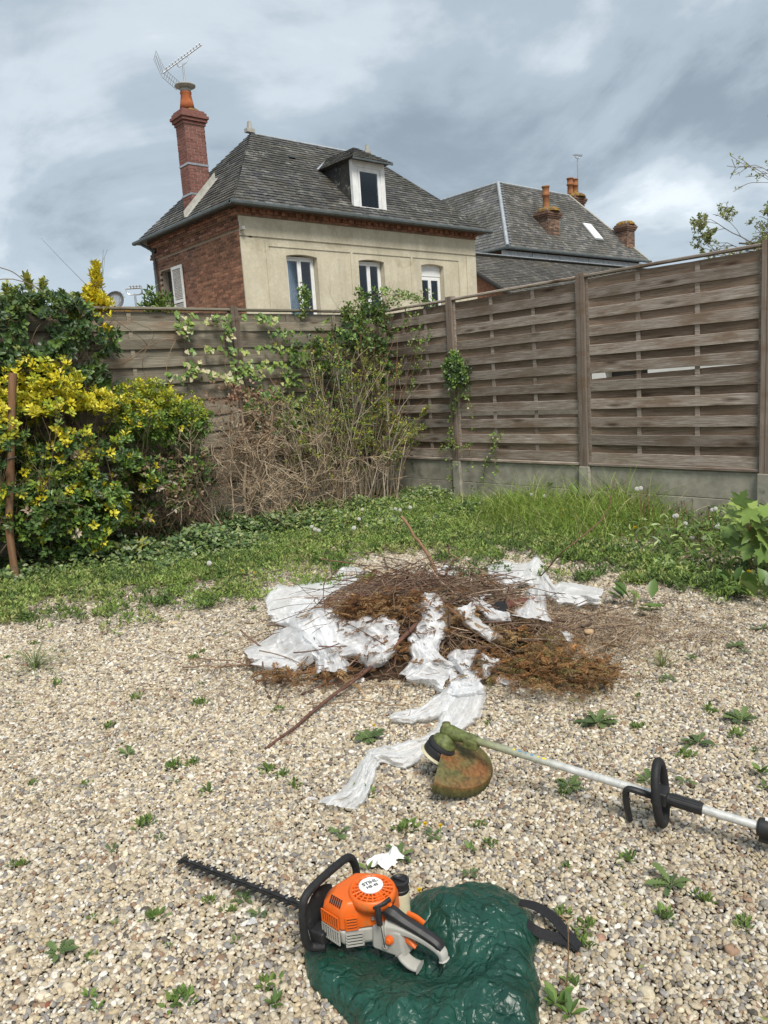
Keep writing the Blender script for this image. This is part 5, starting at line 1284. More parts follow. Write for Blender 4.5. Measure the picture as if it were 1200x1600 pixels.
def grass():
    x, y = scatter(42000, 3.8, 6.42, .8, 6.4); ed = edge_dist(x, y); pn = fbm(x*1.6, y*1.6, 71, 4)
    dens = np.interp(y, [1, 2.2, 3.2, 3.7, 4.9, 5.4, 6.2], [.25, .2, .2, .95, 1, .5, .25]); k = (ed > -.02+.4*(pn-.5)) & (rng.random(len(x)) < dens*np.clip(.35+ed*1.2, .2, 1)) & in_view(x, y, 200)[0]; x, y, ed, pn = x[k], y[k], ed[k], pn[k]; n = len(x)
    h = rng.uniform(.14, .38, n)*np.clip(.45+ed*.75, .4, 1.25)*np.interp(y, [1.5, 3.2, 3.7, 4.6, 5.5], [.42, .42, 1.22, 1.15, .55])*(.35+1.3*pn)*(.72+.7*rng.random(n)**3)
    # tufts: pull blades toward tuft centres
    m = 5; lean = np.stack([rng.normal(-.15, .35, n), rng.normal(-.1, .35, n)], -1)*h[:, None]
    t = np.linspace(0, 1, m); P = np.zeros((n, m, 3)); P[:, :, 0] = x[:, None]+lean[:, :1]*t**1.9*1.5; P[:, :, 1] = y[:, None]+lean[:, 1:]*t**1.9*1.5; P[:, :, 2] = ground_z(x, y)[:, None]+h[:, None]*(t-.28*t**3)
    ang = rng.uniform(0, 6.28, n); s = np.stack([np.cos(ang), np.sin(ang), np.zeros(n)], -1); w = rng.uniform(.0018, .0040, n)[:, None]*np.array([1, .95, .8, .5, .08])[None]
    V = np.stack([P-s[:, None]*w[..., None], P+s[:, None]*w[..., None]], 2).reshape(-1, 3)
    F = (np.array([(2*i, 2*i+1, 2*i+3, 2*i+2) for i in range(m-1)])[None]+(np.arange(n)*m*2)[:, None, None]).reshape(-1, 4)
    T = np.repeat(pick([(.25, .37, .07), (.33, .45, .09), (.19, .30, .06), (.42, .50, .14), (.52, .48, .25)], n, [.3, .25, .21, .14, .10])*np.clip(1+rng.normal(0, .18, (n, 1)), .5, 1.5)*(.75+.55*fbm(x*4, y*4, 73, 3))[:, None], m*2, 0)
    o = link('grass', mesh_np('grass', V, [F], T, True, MT['grass'])); tag(o, 'long bright green grass growing beside the long fence', 'grass', kind='stuff')
def short_grass():
    x, y = scatter(30000, .8, 5.6, 3.9, 6.9); ed = edge_dist(x, y); pn = fbm(x*2.6, y*2.6, 171, 4); k = (ed > -.45-.8*(pn-.5)) & (pn > .40) & in_view(x, y, 120)[0] & (rng.random(len(x)) < np.clip(.50+1.3*ed, .04, .8)*np.interp(x, [1, 2.6, 3.4], [.2, .35, .9])); x, y, pn = x[k], y[k], pn[k]; n = len(x)
    h = rng.uniform(.04, .15, n)*(.5+pn); m = 4; t = np.linspace(0, 1, m); lean = rng.normal(0, .4, (n, 2))*h[:, None]; P = np.zeros((n, m, 3)); P[:, :, 0] = x[:, None]+lean[:, :1]*t**1.8; P[:, :, 1] = y[:, None]+lean[:, 1:]*t**1.8; P[:, :, 2] = ground_z(x, y)[:, None]+h[:, None]*(t-.25*t**3)
    ang = rng.uniform(0, 6.28, n); s = np.stack([np.cos(ang), np.sin(ang), np.zeros(n)], -1); w = rng.uniform(.0014, .003, n)[:, None]*np.array([1, .9, .6, .08])[None]; V = np.stack([P-s[:, None]*w[..., None], P+s[:, None]*w[..., None]], 2).reshape(-1, 3)
    F = (np.array([(2*i, 2*i+1, 2*i+3, 2*i+2) for i in range(m-1)])[None]+(np.arange(n)*m*2)[:, None, None]).reshape(-1, 4); T = np.repeat(pick([(.20, .29, .07), (.26, .35, .10), (.16, .24, .06), (.38, .36, .18)], n, [.35, .3, .25, .1]), m*2, 0)
    o = link('grass', mesh_np('grass', V, [F], T, True, MT['grass'])); tag(o, 'short grass and moss thinning out into the gravel', 'grass', kind='stuff')
    # dead leaf litter along the back edge
    n = 900; x, y = scatter(n, 1.0, 5.2, 4.6, 6.6); ed = edge_dist(x, y); k = (ed > -.5) & (ed < .9); x, y = x[k], y[k]; n = len(x); Q = np.stack([x, y, ground_z(x, y)+.015+rng.uniform(0, .03, n)], -1)
    c = leaf_cloud(LEAF_OVAL, Q, rand_dirs(n)*(1, 1, .3), np.tile([0, 0, 1.], (n, 1))+rng.normal(0, .4, (n, 3)), rng.uniform(.02, .05, n), rng.uniform(.01, .03, n), pick(BRN+[(.40, .24, .12)], n)); o = leaves_obj('leaf_litter', [c], MT['leaf_matt'], None); tag(o, 'dry brown leaf litter on the edge of the gravel', 'dead leaves', kind='stuff')
def stray_clumps():
    cl = []; V_, F_, T_ = [], [], []; N = 380; x, y = scatter(N*9, .6, 5.7, 1.6, 6.4); ed = edge_dist(x, y); k = (ed < .2) & (ed > -1.5) & in_view(x, y, 40)[0] & (rng.random(N*9) < np.exp((ed-.05)*2.0)); x, y = x[k][:N], y[k][:N]
    for a, b in zip(x, y):
        if float(heap_dist(a, b)) < 1.6: continue
        n = rng.integers(6, 34); s = rng.uniform(.03, .14); Q = np.stack([a+rng.normal(0, s, n), b+rng.normal(0, s, n), rng.uniform(.015, .03+s*.45, n)], -1)
        cl.append(clusters(Q, np.stack([rng.normal(0, .35, n), rng.normal(0, .35, n), np.ones(n)], -1), 6, .034, .014, np.tile(pick([(.21, .30, .075), (.14, .22, .06), (.29, .38, .11), (.12, .18, .06), (.34, .37, .14)], 1), (n, 1))*rng.uniform(.8, 1.2, (n, 1)), (.3, 1.3)))
    o = leaves_obj('ground_weeds', cl, MT['leaf_matt'], None); tag(o, 'loose clumps of small weeds straying out over the gravel', 'weeds', kind='stuff')
def heap_dist(x, y):
    r_ = x*GR[0]+y*GR[1]; f_ = x*GF[0]+y*GF[1]; return np.hypot((r_-.3)/1.15, (f_-4.0)/.75)
ground_cover(); grass(); short_grass(); stray_clumps()

def tuft_mesh(n, h, w, spread, pal, seed, droop=.5, name='blades'):
    r = np.random.default_rng(seed); m = 6; t = np.linspace(0, 1, m); az = r.uniform(0, 6.28, n); ln = h*r.uniform(.55, 1.1, n); le = r.uniform(.15, 1, n)*spread
    rad = (ln*le)[:, None]*(t**1.4)[None]; zz = ln[:, None]*(t[None]*(1-.35*le[:, None])-droop*(t**3)[None]*le[:, None]); b = r.uniform(0, .25, n)*h*.3
    P = np.stack([(rad+b[:, None])*np.cos(az)[:, None], (rad+b[:, None])*np.sin(az)[:, None], zz], -1); s = np.stack([-np.sin(az), np.cos(az), 0*az], -1)
    wd = (w*r.uniform(.6, 1.2, n))[:, None]*np.array([.7, 1, 1, .85, .55, .08])[None]; V = np.stack([P-s[:, None]*wd[..., None], P+s[:, None]*wd[..., None]], 2).reshape(-1, 3)
    F = (np.array([(2*i, 2*i+1, 2*i+3, 2*i+2) for i in range(m-1)])[None]+(np.arange(n)*m*2)[:, None, None]).reshape(-1, 4)
    pal = np.asarray(pal); T = np.repeat(pal[r.integers(0, len(pal), n)]*r.uniform(.75, 1.25, (n, 1)), 2*m, 0)
    return mesh_np(name, V, [F], T, True, MT['grass'])
def iris():
    p = at(350, 818, z=.10); p[2] = 0.09
    t = thing('plant', 'clump of dark strap leaves in front of the dead brown shrub', 'plant', p)
    link('leaves', tuft_mesh(75, .40, .009, 1.1, [(.04, .085, .03), (.055, .11, .045), (.08, .14, .06)], 3, .9), t, world=False, loc=(0, 0, 0), kind='stuff')
iris()

def sapling():
    p = at(1172, 905, z=0)
    t = thing('sapling', 'young maple sapling with large lobed green leaves by the plinth', 'sapling', p)
    r = random.Random(4); stems = []
    ms = []
    for c in ((.21, .31, .07), (.17, .26, .06), (.28, .37, .10), (.12, .195, .045)):
        V, F = LEAF_MAPLE; ms.append(mesh_np('leaf', V, F, np.tile(c, (len(V), 1)), False, MT['leaf']))
    trunk = smooth_path([(0, 0, -.02), (.01, .0, .15), (-.01, .01, .32), (.0, .0, .46)], 10); stems.append(trunk)
    # (px,py of the leaf centre, size, heading in the picture)
    L = [(1160, 778, .10, 80, 3), (1148, 788, .09, 160, 2), (1180, 795, .12, -20, 2), (1145, 805, .12, 190, 2), (1168, 806, .12, 250, 0), (1165, 822, .14, 200, 0), (1190, 818, .14, -10, 0), (1205, 800, .14, 0, 0), (1150, 850, .13, 250, 1), (1178, 838, .13, 280, 1), (1195, 845, .14, 300, 0), (1215, 830, .15, 0, 1), (1187, 882, .08, 260, 2), (1140, 833, .12, 215, 1), (1210, 865, .14, -60, 1), (1170, 862, .13, 240, 3), (1195, 868, .12, 290, 3), (1230, 850, .15, -20, 1), (1225, 810, .14, 20, 0)]
    for px, py, s, a, mi in L:
        dd = r.uniform(-.12, .06); q = at(px, py, X=p[0]+dd)
        if q[2] < .03: q[2] = .04
        q = q-p; base = trunk[min(9, max(1, int(q[2]*16)))]
        head = GR*math.cos(R_(a))+UZ*math.sin(R_(a))*.55-GF*.35*r.uniform(.2, 1)
        o = link('leaf', ms[mi], t, world=False, loc=(0, 0, 0)); al = norm(head); up = norm(UZ*.9-GF*.45+GR*r.uniform(-.3, .3)); sd_ = norm(np.cross(al, up)); u = np.cross(sd_, al); s *= .95
        start = q-al*s*.45
        o.matrix_local = Matrix(((sd_[0]*s, al[0]*s, u[0]*s, start[0]), (sd_[1]*s, al[1]*s, u[1]*s, start[1]), (sd_[2]*s, al[2]*s, u[2]*s, start[2]), (0, 0, 0, 1)))
        stems.append(smooth_path([base, (base+start)/2+(0, 0, .02), start], 10))
    P = np.array(stems)+p; sticks('stems', P, np.r_[np.linspace(.008, .004, 10)[None], np.full((len(stems)-1, 10), .0022)], (.26, .17, .07), MT['bark'], t, 6)
sapling()

def dock():
    for nm, px, py, z, lab, n, L in (('plant', 872, 788, .02, 'clump of big crinkled green leaves against the middle fence post foot', 22, .24), ('plant', 910, 800, .02, 'small clump of broad upright leaves just past the middle post foot', 10, .20), ('plant', 198, 868, .10, 'single yellowish lobed leaf plant in the ivy under the yellow shrub', 4, .15), ('plant', 990, 950, 0, 'dock plant with upright oval leaves at the gravel edge behind the heap', 9, .15), ('plant', 1195, 940, 0, 'dark leafy dandelion clump at the gravel edge under the maple sapling', 12, .17), ('plant', 1155, 925, 0, 'tall narrow leaved weed at the gravel edge beside the maple sapling', 10, .12)):
        p = at(px, py, z=z); t = thing('plant', lab, 'plant', p); r = random.Random(px)
        for i in range(n):
            if px == 198: V, F = LEAF_MAPLE
            else: V, F = LEAF_OVAL
            key = ('dock', px == 198, i % 3)
            if key not in _slats:
                c = [(.12, .20, .05), (.17, .26, .07), (.09, .16, .04)][i % 3] if px != 198 else [(.30, .32, .06), (.26, .28, .06), (.33, .33, .08)][i % 3]
                V2 = np.array(V); _slats[key] = mesh_np('leaf', V2, F, np.tile(c, (len(V2), 1)), True, MT['leaf'])
            a = r.uniform(0, 6.28); el = r.uniform(.15, 1.1); al = np.array([math.cos(a)*math.cos(el), math.sin(a)*math.cos(el), math.sin(el)]); up = norm(UZ+np.array([-math.cos(a), -math.sin(a), 0])*.3); sd_ = norm(np.cross(al, up)); u = np.cross(sd_, al); s = L*r.uniform(.6, 1.1); w = s*(.55 if px != 198 else 1)
            h = r.uniform(0, .14)*(L/.2) if px in (872, 910) else .01; o = link('leaf', _slats[key], t, world=False, loc=(0, 0, 0)); b = al*.05+UZ*h+np.array([r.uniform(-.06, .06), r.uniform(-.08, .08), 0])
            o.matrix_local = Matrix(((sd_[0]*w, al[0]*s, u[0]*s, b[0]), (sd_[1]*w, al[1]*s, u[1]*s, b[1]), (sd_[2]*w, al[2]*s, u[2]*s, b[2]), (0, 0, 0, 1)))
        st = MB()
        for i in range(3): st.tube([(0, 0, -.02), (r.uniform(-.03, .03), r.uniform(-.03, .03), .10)], .004, 5, tint=(.2, .22, .08))
        st.obj('stem', MT['bark'], t, world=False)
dock()

# ---------------------------------------------------------------- dandelions
def puff_mesh():
    mb = MB(); r = np.random.default_rng(2); n = 130
    i = np.arange(n)+.5; ph = np.arccos(1-2*i/n); th = np.pi*(1+5**.5)*i; D = np.stack([np.cos(th)*np.sin(ph), np.sin(th)*np.sin(ph), np.cos(ph)], -1)
    mb.lathe([(0, -.005), (.004, -.003), (.005, 0), (.004, .003), (0, .005)], (0, 0, 0), k=8)
    for d in D:
        s = norm(np.cross(d, (.3, .5, .8))); u = np.cross(s, d); p = d*.015
        mb.add([d*.004, p+s*.0004, p-s*.0004], [np.array([(0, 1, 2)])])
        q = [p+d*.003+(s*math.cos(a)+u*math.sin(a))*.0042 for a in np.arange(5)*1.2566]; mb.add([p]+q, [np.array([(0, 1, 2), (0, 2, 3), (0, 3, 4), (0, 4, 5), (0, 5, 1)])])
    return mb.mesh('seed_head', MT['puff'])
def flower_mesh():
    n = 60; a = rng.uniform(0, 6.28, n); el = rng.uniform(.05, 1.2, n); al = np.stack([np.cos(a)*np.cos(el), np.sin(a)*np.cos(el), np.sin(el)], -1)
    V, F, T = leaf_cloud(LEAF_OVAL, np.zeros((n, 3)), al, np.tile([0, 0, 1.], (n, 1))+.01, rng.uniform(.011, .019, n), .005, pick([(.75, .52, .01), (.80, .60, .02)], n)); return mesh_np('flower_head', V, F, T, False, MT['petal'])
def bud_mesh(): return MB().lathe([(0, -.010), (.004, -.008), (.0055, 0), (.004, .006), (.0048, .010), (0, .013)], (0, 0, 0), k=7, tint=(.15, .13, .10)).mesh('bud', MT['bark'])
PUFF, FLOWER, BUD = puff_mesh(), flower_mesh(), bud_mesh()
ORD = ['leftmost', 'second from the left', 'third from the left', 'fourth from the left', 'fifth from the left', 'sixth from the left', 'seventh from the left', 'eighth from the left', 'ninth from the left', 'tenth from the left', 'eleventh from the left', 'twelfth from the left', 'thirteenth from the left', 'thirteenth from the right', 'twelfth from the right', 'eleventh from the right', 'tenth from the right', 'ninth from the right', 'eighth from the right', 'seventh from the right', 'sixth from the right', 'fifth from the right', 'fourth from the right', 'third from the right', 'second from the right', 'rightmost']
def ordinal(i, n): return ORD[i] if i < (n+1)//2 else ORD[len(ORD)-(n-i)]
_stemc = {}
def dandelion(px, py, depth, kind, label, group, h=None):
    """head at pixel (px,py) where it stands `depth` (x, y or z plane)"""
    q = at(px, py, **depth); r = random.Random(px*7+py)
    gz = 0.0; h = max(.03, q[2]-gz); b = np.array([q[0]+r.uniform(-.03, .03), q[1]+r.uniform(-.03, .03), gz])
    t = thing('dandelion', label, 'dandelion', b, group=group)
    pth = smooth_path([(0, 0, -.01), (q-b)*(.55, .55, .5)+np.array([r.uniform(-.02, .02), r.uniform(-.02, .02), 0]), q-b-UZ*.006], 6)
    MB().tube(pth, np.linspace(.0042, .0034, 6) if kind == 'bud' else np.linspace(.0030, .0022, 6), 5, tint=[(.20, .13, .07), (.22, .12, .08), (.17, .15, .06)][r.randint(0, 2)]).obj('stem', MT['bark'], t, world=False)
    hd = {'puff': PUFF, 'flower': FLOWER, 'bud': BUD}[kind]; o = link({'puff': 'seed_head', 'flower': 'flower_head', 'bud': 'bud'}[kind], hd, t, world=False, loc=q-b)
    s = r.uniform(.85, 1.15)*(1.35 if kind == 'bud' else 1); o.scale = (s, s, s); o.rotation_euler = (r.uniform(-.4, .4), r.uniform(-.4, .4), r.uniform(0, 6))
CL1 = sorted([(492, 827), (524, 799), (566, 796), (561, 811), (487, 823), (498, 829), (553, 825), (618, 795), (625, 797), (641, 793), (327, 880)])
for i, (px, py) in enumerate(CL1):
    dandelion(px, py, dict(z=.16), 'puff', 'white dandelion clock below the back fence, %s of its row' % ordinal(i, len(CL1)), 'dandelion clocks below the back fence')
CL2 = sorted([(995, 764), (1001, 763), (884, 797), (938, 809), (989, 816), (1057, 806), (1071, 818), (1073, 826), (1081, 840), (1100, 841), (1113, 797), (1118, 795), (1121, 823), (1015, 855), (851, 775), (749, 787), (830, 773), (1054, 807)])
for i, (px, py) in enumerate(CL2):
    dandelion(px, py, dict(X=6.0 if px < 1000 else 5.6), 'puff', 'white dandelion clock before the concrete plinth, %s of the clocks there' % ordinal(i, len(CL2)), 'dandelion clocks along the plinth')
FL1 = sorted([(379, 893), (398, 896), (509, 893), (362, 885)]); FL2 = sorted([(880, 798), (876, 806), (896, 812), (901, 808), (992, 825), (1069, 843), (1053, 848)])
for i, (px, py) in enumerate(FL1): dandelion(px, py, dict(z=.05), 'flower', 'yellow dandelion flower at the far gravel edge, %s of four' % ordinal(i, 4), 'dandelion flowers at the gravel edge')
for i, (px, py) in enumerate(FL2): dandelion(px, py, dict(X=5.6), 'flower', 'yellow dandelion flower in the weeds along the plinth, %s of seven' % ordinal(i, 7), 'dandelion flowers along the plinth')
dandelion(1170, 894, dict(z=.10), 'flower', 'orange yellow dandelion flower under the maple sapling', None)
ST = sorted([(948, 765), (968, 775), (978, 772), (985, 775), (1006, 762), (1012, 765), (958, 775), (1058, 786), (1065, 785), (1069, 784), (1082, 782), (1061, 797), (1093, 802), (1108, 793), (1129, 822), (1083, 812), (1091, 824), (1105, 827), (1098, 816), (1116, 833), (935, 775), (1010, 775), (1020, 790), (1035, 800), (972, 790)])
for i, (px, py) in enumerate(ST):
    dandelion(px, py, dict(X=6.05 if px < 1040 else 5.75), 'bud', 'thin seedless dandelion stalk before the plinth, %s of the bare stalks' % ordinal(i, len(ST)), 'spent dandelion stalks along the plinth')

# ---------------------------------------------------------------- weeds standing in the gravel
def leaf_mesh(tm, c, smooth=True): V, F = tm; return mesh_np('leaf', V, F, np.tile(c, (len(V), 1)), smooth, MT['leaf_matt'])
DLEAF = [leaf_mesh(LEAF_DAND, c, False) for c in ((.12, .18, .065), (.155, .22, .08), (.095, .145, .06))]
OLEAF = [leaf_mesh(LEAF_OVAL, c) for c in ((.13, .22, .05), (.18, .27, .07), (.09, .16, .045))]
def rosette(px, py, L, n, label, tm, elev=(.08, .5), wr=.42, seed=0, group=None, dead=False):
    p = at(px, py, z=0.008); t = thing('weed', label, 'weed', p, group=group); r = random.Random(px+py+seed); ms = DLEAF if tm == 'd' else OLEAF
    for i in range(n):
        a = i*2.4+r.uniform(-.4, .4); el = r.uniform(*elev); al = np.array([math.cos(a)*math.cos(el), math.sin(a)*math.cos(el), math.sin(el)]); up = norm(UZ+np.array([-math.cos(a), -math.sin(a), 0])*.2+np.array([r.uniform(-.3, .3), r.uniform(-.3, .3), 0])); sd_ = norm(np.cross(al, up)); u = np.cross(sd_, al); s = L*.54*r.uniform(.45, 1.1); w = s*wr*(1.9 if tm == 'd' else 1)*r.uniform(.8, 1.2)
        o = link('leaf', ms[r.randint(0, 2)], t, world=False, loc=(0, 0, 0)); b = al*.004+UZ*.004
        o.matrix_local = Matrix(((sd_[0]*w, al[0]*s, u[0]*s, b[0]), (sd_[1]*w, al[1]*s, u[1]*s, b[1]), (sd_[2]*w, al[2]*s, u[2]*s, b[2]), (0, 0, 0, 1)))
    return t
for px, py, L, n, lab, tm in (
    (200, 1180, .085, 12, 'flat grey green weed alone on the gravel left of the branch tip', 'd'), (578, 1155, .13, 16, 'spreading feathery weed beside the loose film strip', 'd'),
    (932, 1132, .16, 18, 'wide feathery weed in the gravel behind the trimmer shaft', 'd'), (890, 1230, .10, 13, 'dark compact rosette just in front of the trimmer shaft', 'd'),
    (1090, 1163, .12, 12, 'flat weed in the gravel above the trimmer loop handle', 'd'), (1158, 1128, .14, 16, 'bushy dandelion rosette at the right behind the trimmer handle', 'd'),
    (1012, 1222, .09, 10, 'weed half hidden by the trimmer barrier bar', 'd'), (1072, 1224, .08, 9, 'pale weed beside the trimmer loop handle', 'd'),
    (1048, 1385, .12, 13, 'dandelion rosette alone on the gravel below the trimmer shaft', 'd'), (92, 1492, .085, 11, 'star shaped dandelion rosette in the near left gravel', 'd'),
    (625, 1342, .10, 11, 'broad dandelion rosette behind the white scrap', 'd'), (575, 1362, .07, 6, 'pair of upright leaves left of the white scrap', 'o'),
    (380, 1408, .07, 9, 'leafy weed growing against the hedge trimmer blade', 'd'), (405, 1432, .06, 8, 'small weed nearer the body end of the cutter blade', 'd'), (430, 1572, .055, 14, 'tight bright green rosette left of the green bag', 'o'),
    (870, 1572, .095, 12, 'large leafy weed with a tall stalk right of the green bag', 'o'), (890, 1590, .08, 9, 'leafy weed in the bottom corner beside the green bag', 'o'), (140, 1560, .055, 9, 'dark green sprig in the bottom left gravel', 'o'), (150, 1582, .045, 8, 'bright sprig nearest the bottom left corner', 'o'),
    (530, 1304, .07, 8, 'light green weed in front of the film strip end', 'd'), (735, 1330, .05, 8, 'low green sprig behind the green bag', 'o'), (735, 1368, .06, 8, 'weed touching the far edge of the green bag', 'd'),
    (676, 1308, .055, 8, 'weed with two small yellow flowers in mid gravel', 'd'), (1082, 1030, .08, 9, 'weed at the right end of the brown heap', 'd'), (1045, 1062, .07, 9, 'weed in the gravel right of the orange dry sprays', 'd'), (1150, 1012, .10, 10, 'thin upright weed at the right gravel edge', 'd'), (1190, 1210, .08, 10, 'pale green weed at the right picture edge', 'o'), (1195, 1235, .07, 8, 'dark sprig below the pale weed at the right', 'o'),
    (80, 958, .09, 12, 'low weed on the gravel at the far left', 'd'), (395, 955, .09, 12, 'green sprig left of the white film heap', 'o'), (265, 1482, .03, 7, 'small green sprig in the near gravel left of the trimmer', 'o'), (180, 1448, .03, 7, 'little three leaved sprig in the near left gravel', 'o'), (145, 1437, .035, 8, 'pale round sprig in the near left gravel', 'o'), (368, 1473, .03, 7, 'small sprig left of the front handle', 'o'), (250, 1312, .04, 8, 'grey green sprig beyond the blade tip', 'd'), (175, 1328, .04, 9, 'small weed in the gravel far left of the blade tip', 'd'), (272, 1222, .04, 8, 'tiny rosette in mid gravel left of the film strip', 'd'), (625, 1298, .04, 8, 'yellowish weed between the film strip and the guard', 'o'), (550, 940, .07, 8, 'fresh green sprig growing out of the heap', 'o'), (600, 1050, .05, 5, 'green leaf sprig at the front of the heap', 'o'), (1190, 985, .10, 10, 'grey green weed at the right edge below the sapling', 'd'), (1165, 1020, .07, 8, 'low weed in the right gravel under the dock', 'd')):
    rosette(px, py, L, n, lab, tm, (.08, .55) if tm == 'd' else (.3, 1.0), .42 if tm == 'd' else .36)
# small flowers and the tall stalk
def small_flower(px, py, z, lab):
    q = at(px, py, z=z); t = thing('flower', lab, 'flower', (q[0], q[1], 0)); MB().tube([(0, 0, 0), (0, 0, q[2])], .0014, 4, tint=(.2, .26, .08)).obj('stem', MT['bark'], t, world=False); o = link('flower_head', FLOWER, t, world=False, loc=(0, 0, q[2])); o.scale = (.55,)*3
small_flower(664, 1288, .05, 'left of the two tiny yellow flowers in mid gravel'); small_flower(688, 1291, .05, 'right of the two tiny yellow flowers in mid gravel'); small_flower(584, 1134, .03, 'tiny yellow flower above the feathery weed by the film'); small_flower(655, 1392, .05, 'yellow flower between the fuel cap and the green bag')
p = at(884, 1552, z=0); t = thing('stalk', 'tall thin dry brown stalk in front of the black strap', 'stalk', p); q = at(888, 1455, X=p[0]-.02)-p; MB().tube(smooth_path([(0, 0, 0), q*.5+(.004, 0, 0), q], 7), np.linspace(.0022, .0012, 7), 5, tint=(.22, .15, .09)).obj('stem', MT['bark'], t, world=False); MB().lathe([(0, -.006), (.003, 0), (.002, .012), (0, .016)], q, k=6, tint=(.18, .12, .08)).obj('tip', MT['bark'], t, world=False)
p = at(55, 1045, z=0); t = thing('grass_tuft', 'thin pale grass tuft on the left gravel', 'grass', p); link('blades', tuft_mesh(70, .24, .0022, 1.5, [(.20, .26, .10), (.26, .30, .13), (.15, .21, .07)], 9, .35), t, world=False, loc=(0, 0, 0), kind='stuff')
p = at(1035, 1045, z=0); t = thing('grass_tuft', 'small yellowish grass tuft beside the orange dry sprays', 'grass', p); link('blades', tuft_mesh(40, .14, .002, 1.2, [(.22, .27, .09), (.3, .3, .14)], 10, .3), t, world=False, loc=(0, 0, 0), kind='stuff')
# many tiny sprigs
SPRIG = []
for k in range(4):
    n = 3+k; P = rng.normal(0, .010, (n, 3))*(1, 1, 0); SPRIG.append(mesh_np('sprig', *clusters(P, np.stack([rng.normal(0, .3, n), rng.normal(0, .3, n), np.ones(n)], -1), 6, .022, .010, pick([(.13, .21, .05), (.18, .26, .07), (.10, .16, .05)], n), (.3, 1.3))[:2], tint=None, mat=MT['leaf_matt']))
    V, F, T = clusters(P, np.stack([rng.normal(0, .3, n), rng.normal(0, .3, n), np.ones(n)], -1), 6, .022, .010, pick([(.13, .21, .05), (.18, .26, .07), (.10, .16, .05)], n), (.3, 1.3)); SPRIG[-1] = mesh_np('sprig', V, F, T, False, MT['leaf_matt'])
for i in range(110):
    px, py = rng.uniform(10, 1190), 960+620*rng.random()**1.3
    if fbm(px*.006, py*.012, 91, 3) < .42 and rng.random() < .8: continue
    if (440 < px < 860 and 1340 < py) or (380 < px < 1000 and py < 1080): continue
    q = at(px, py, z=.004); o = link('weed', SPRIG[i % 4], None, loc=q); s = rng.uniform(.6, 1.3); o.scale = (s, s, s); o.rotation_euler.z = rng.uniform(0, 6.28)
    tag(o, 'tiny green sprig growing up through the pea gravel', 'weed', 'tiny sprigs in the gravel')

# ---------------------------------------------------------------- tree beyond the long fence
def far_tree():
    base = np.array([17.25, 5.7, 0]); t = thing('tree', 'nearly bare spring tree budding pale green beyond the long fence', 'tree', base)
    tr = smooth_path([base, base+(0, .05, 1.2), base+(-.1, .0, 2.4), base+(0, -.1, 3.6)], 9); sticks('trunk', tr[None], np.linspace(.14, .09, 9)[None], (.12, .10, .08), MT['bark'], t, 10)
    n = 15; b = tr[rng.integers(4, 9, n)]; d = np.stack([rng.normal(-.1, .45, n), rng.normal(.15, .5, n), np.ones(n)*.85], -1)
    br = branching(b, d, rng.uniform(1.5, 2.5, n), .045, 5, 5, 7, .12, .015, (.4, .9), .48)
    br[3] = (br[3][0][::2], br[3][1][::2]); br[4] = (br[4][0][::5], br[4][1][::5])
    level_sticks('branches', br, [(.15, .125, .10), (.19, .155, .12)], MT['bark'], t, 3, .006)
    tips = np.vstack([br[3][0][:, 2:].reshape(-1, 3), br[4][0][:, 1:].reshape(-1, 3)]); tips = tips[rng.random(len(tips)) < .35]
    leaves_obj('buds', [clusters(tips, rand_dirs(len(tips)), 3, .06, .034, pick([(.32, .36, .12), (.40, .42, .20), (.26, .30, .10)], len(tips)), (.3, 1.2))], MT['leaf_matt'], t)
far_tree()

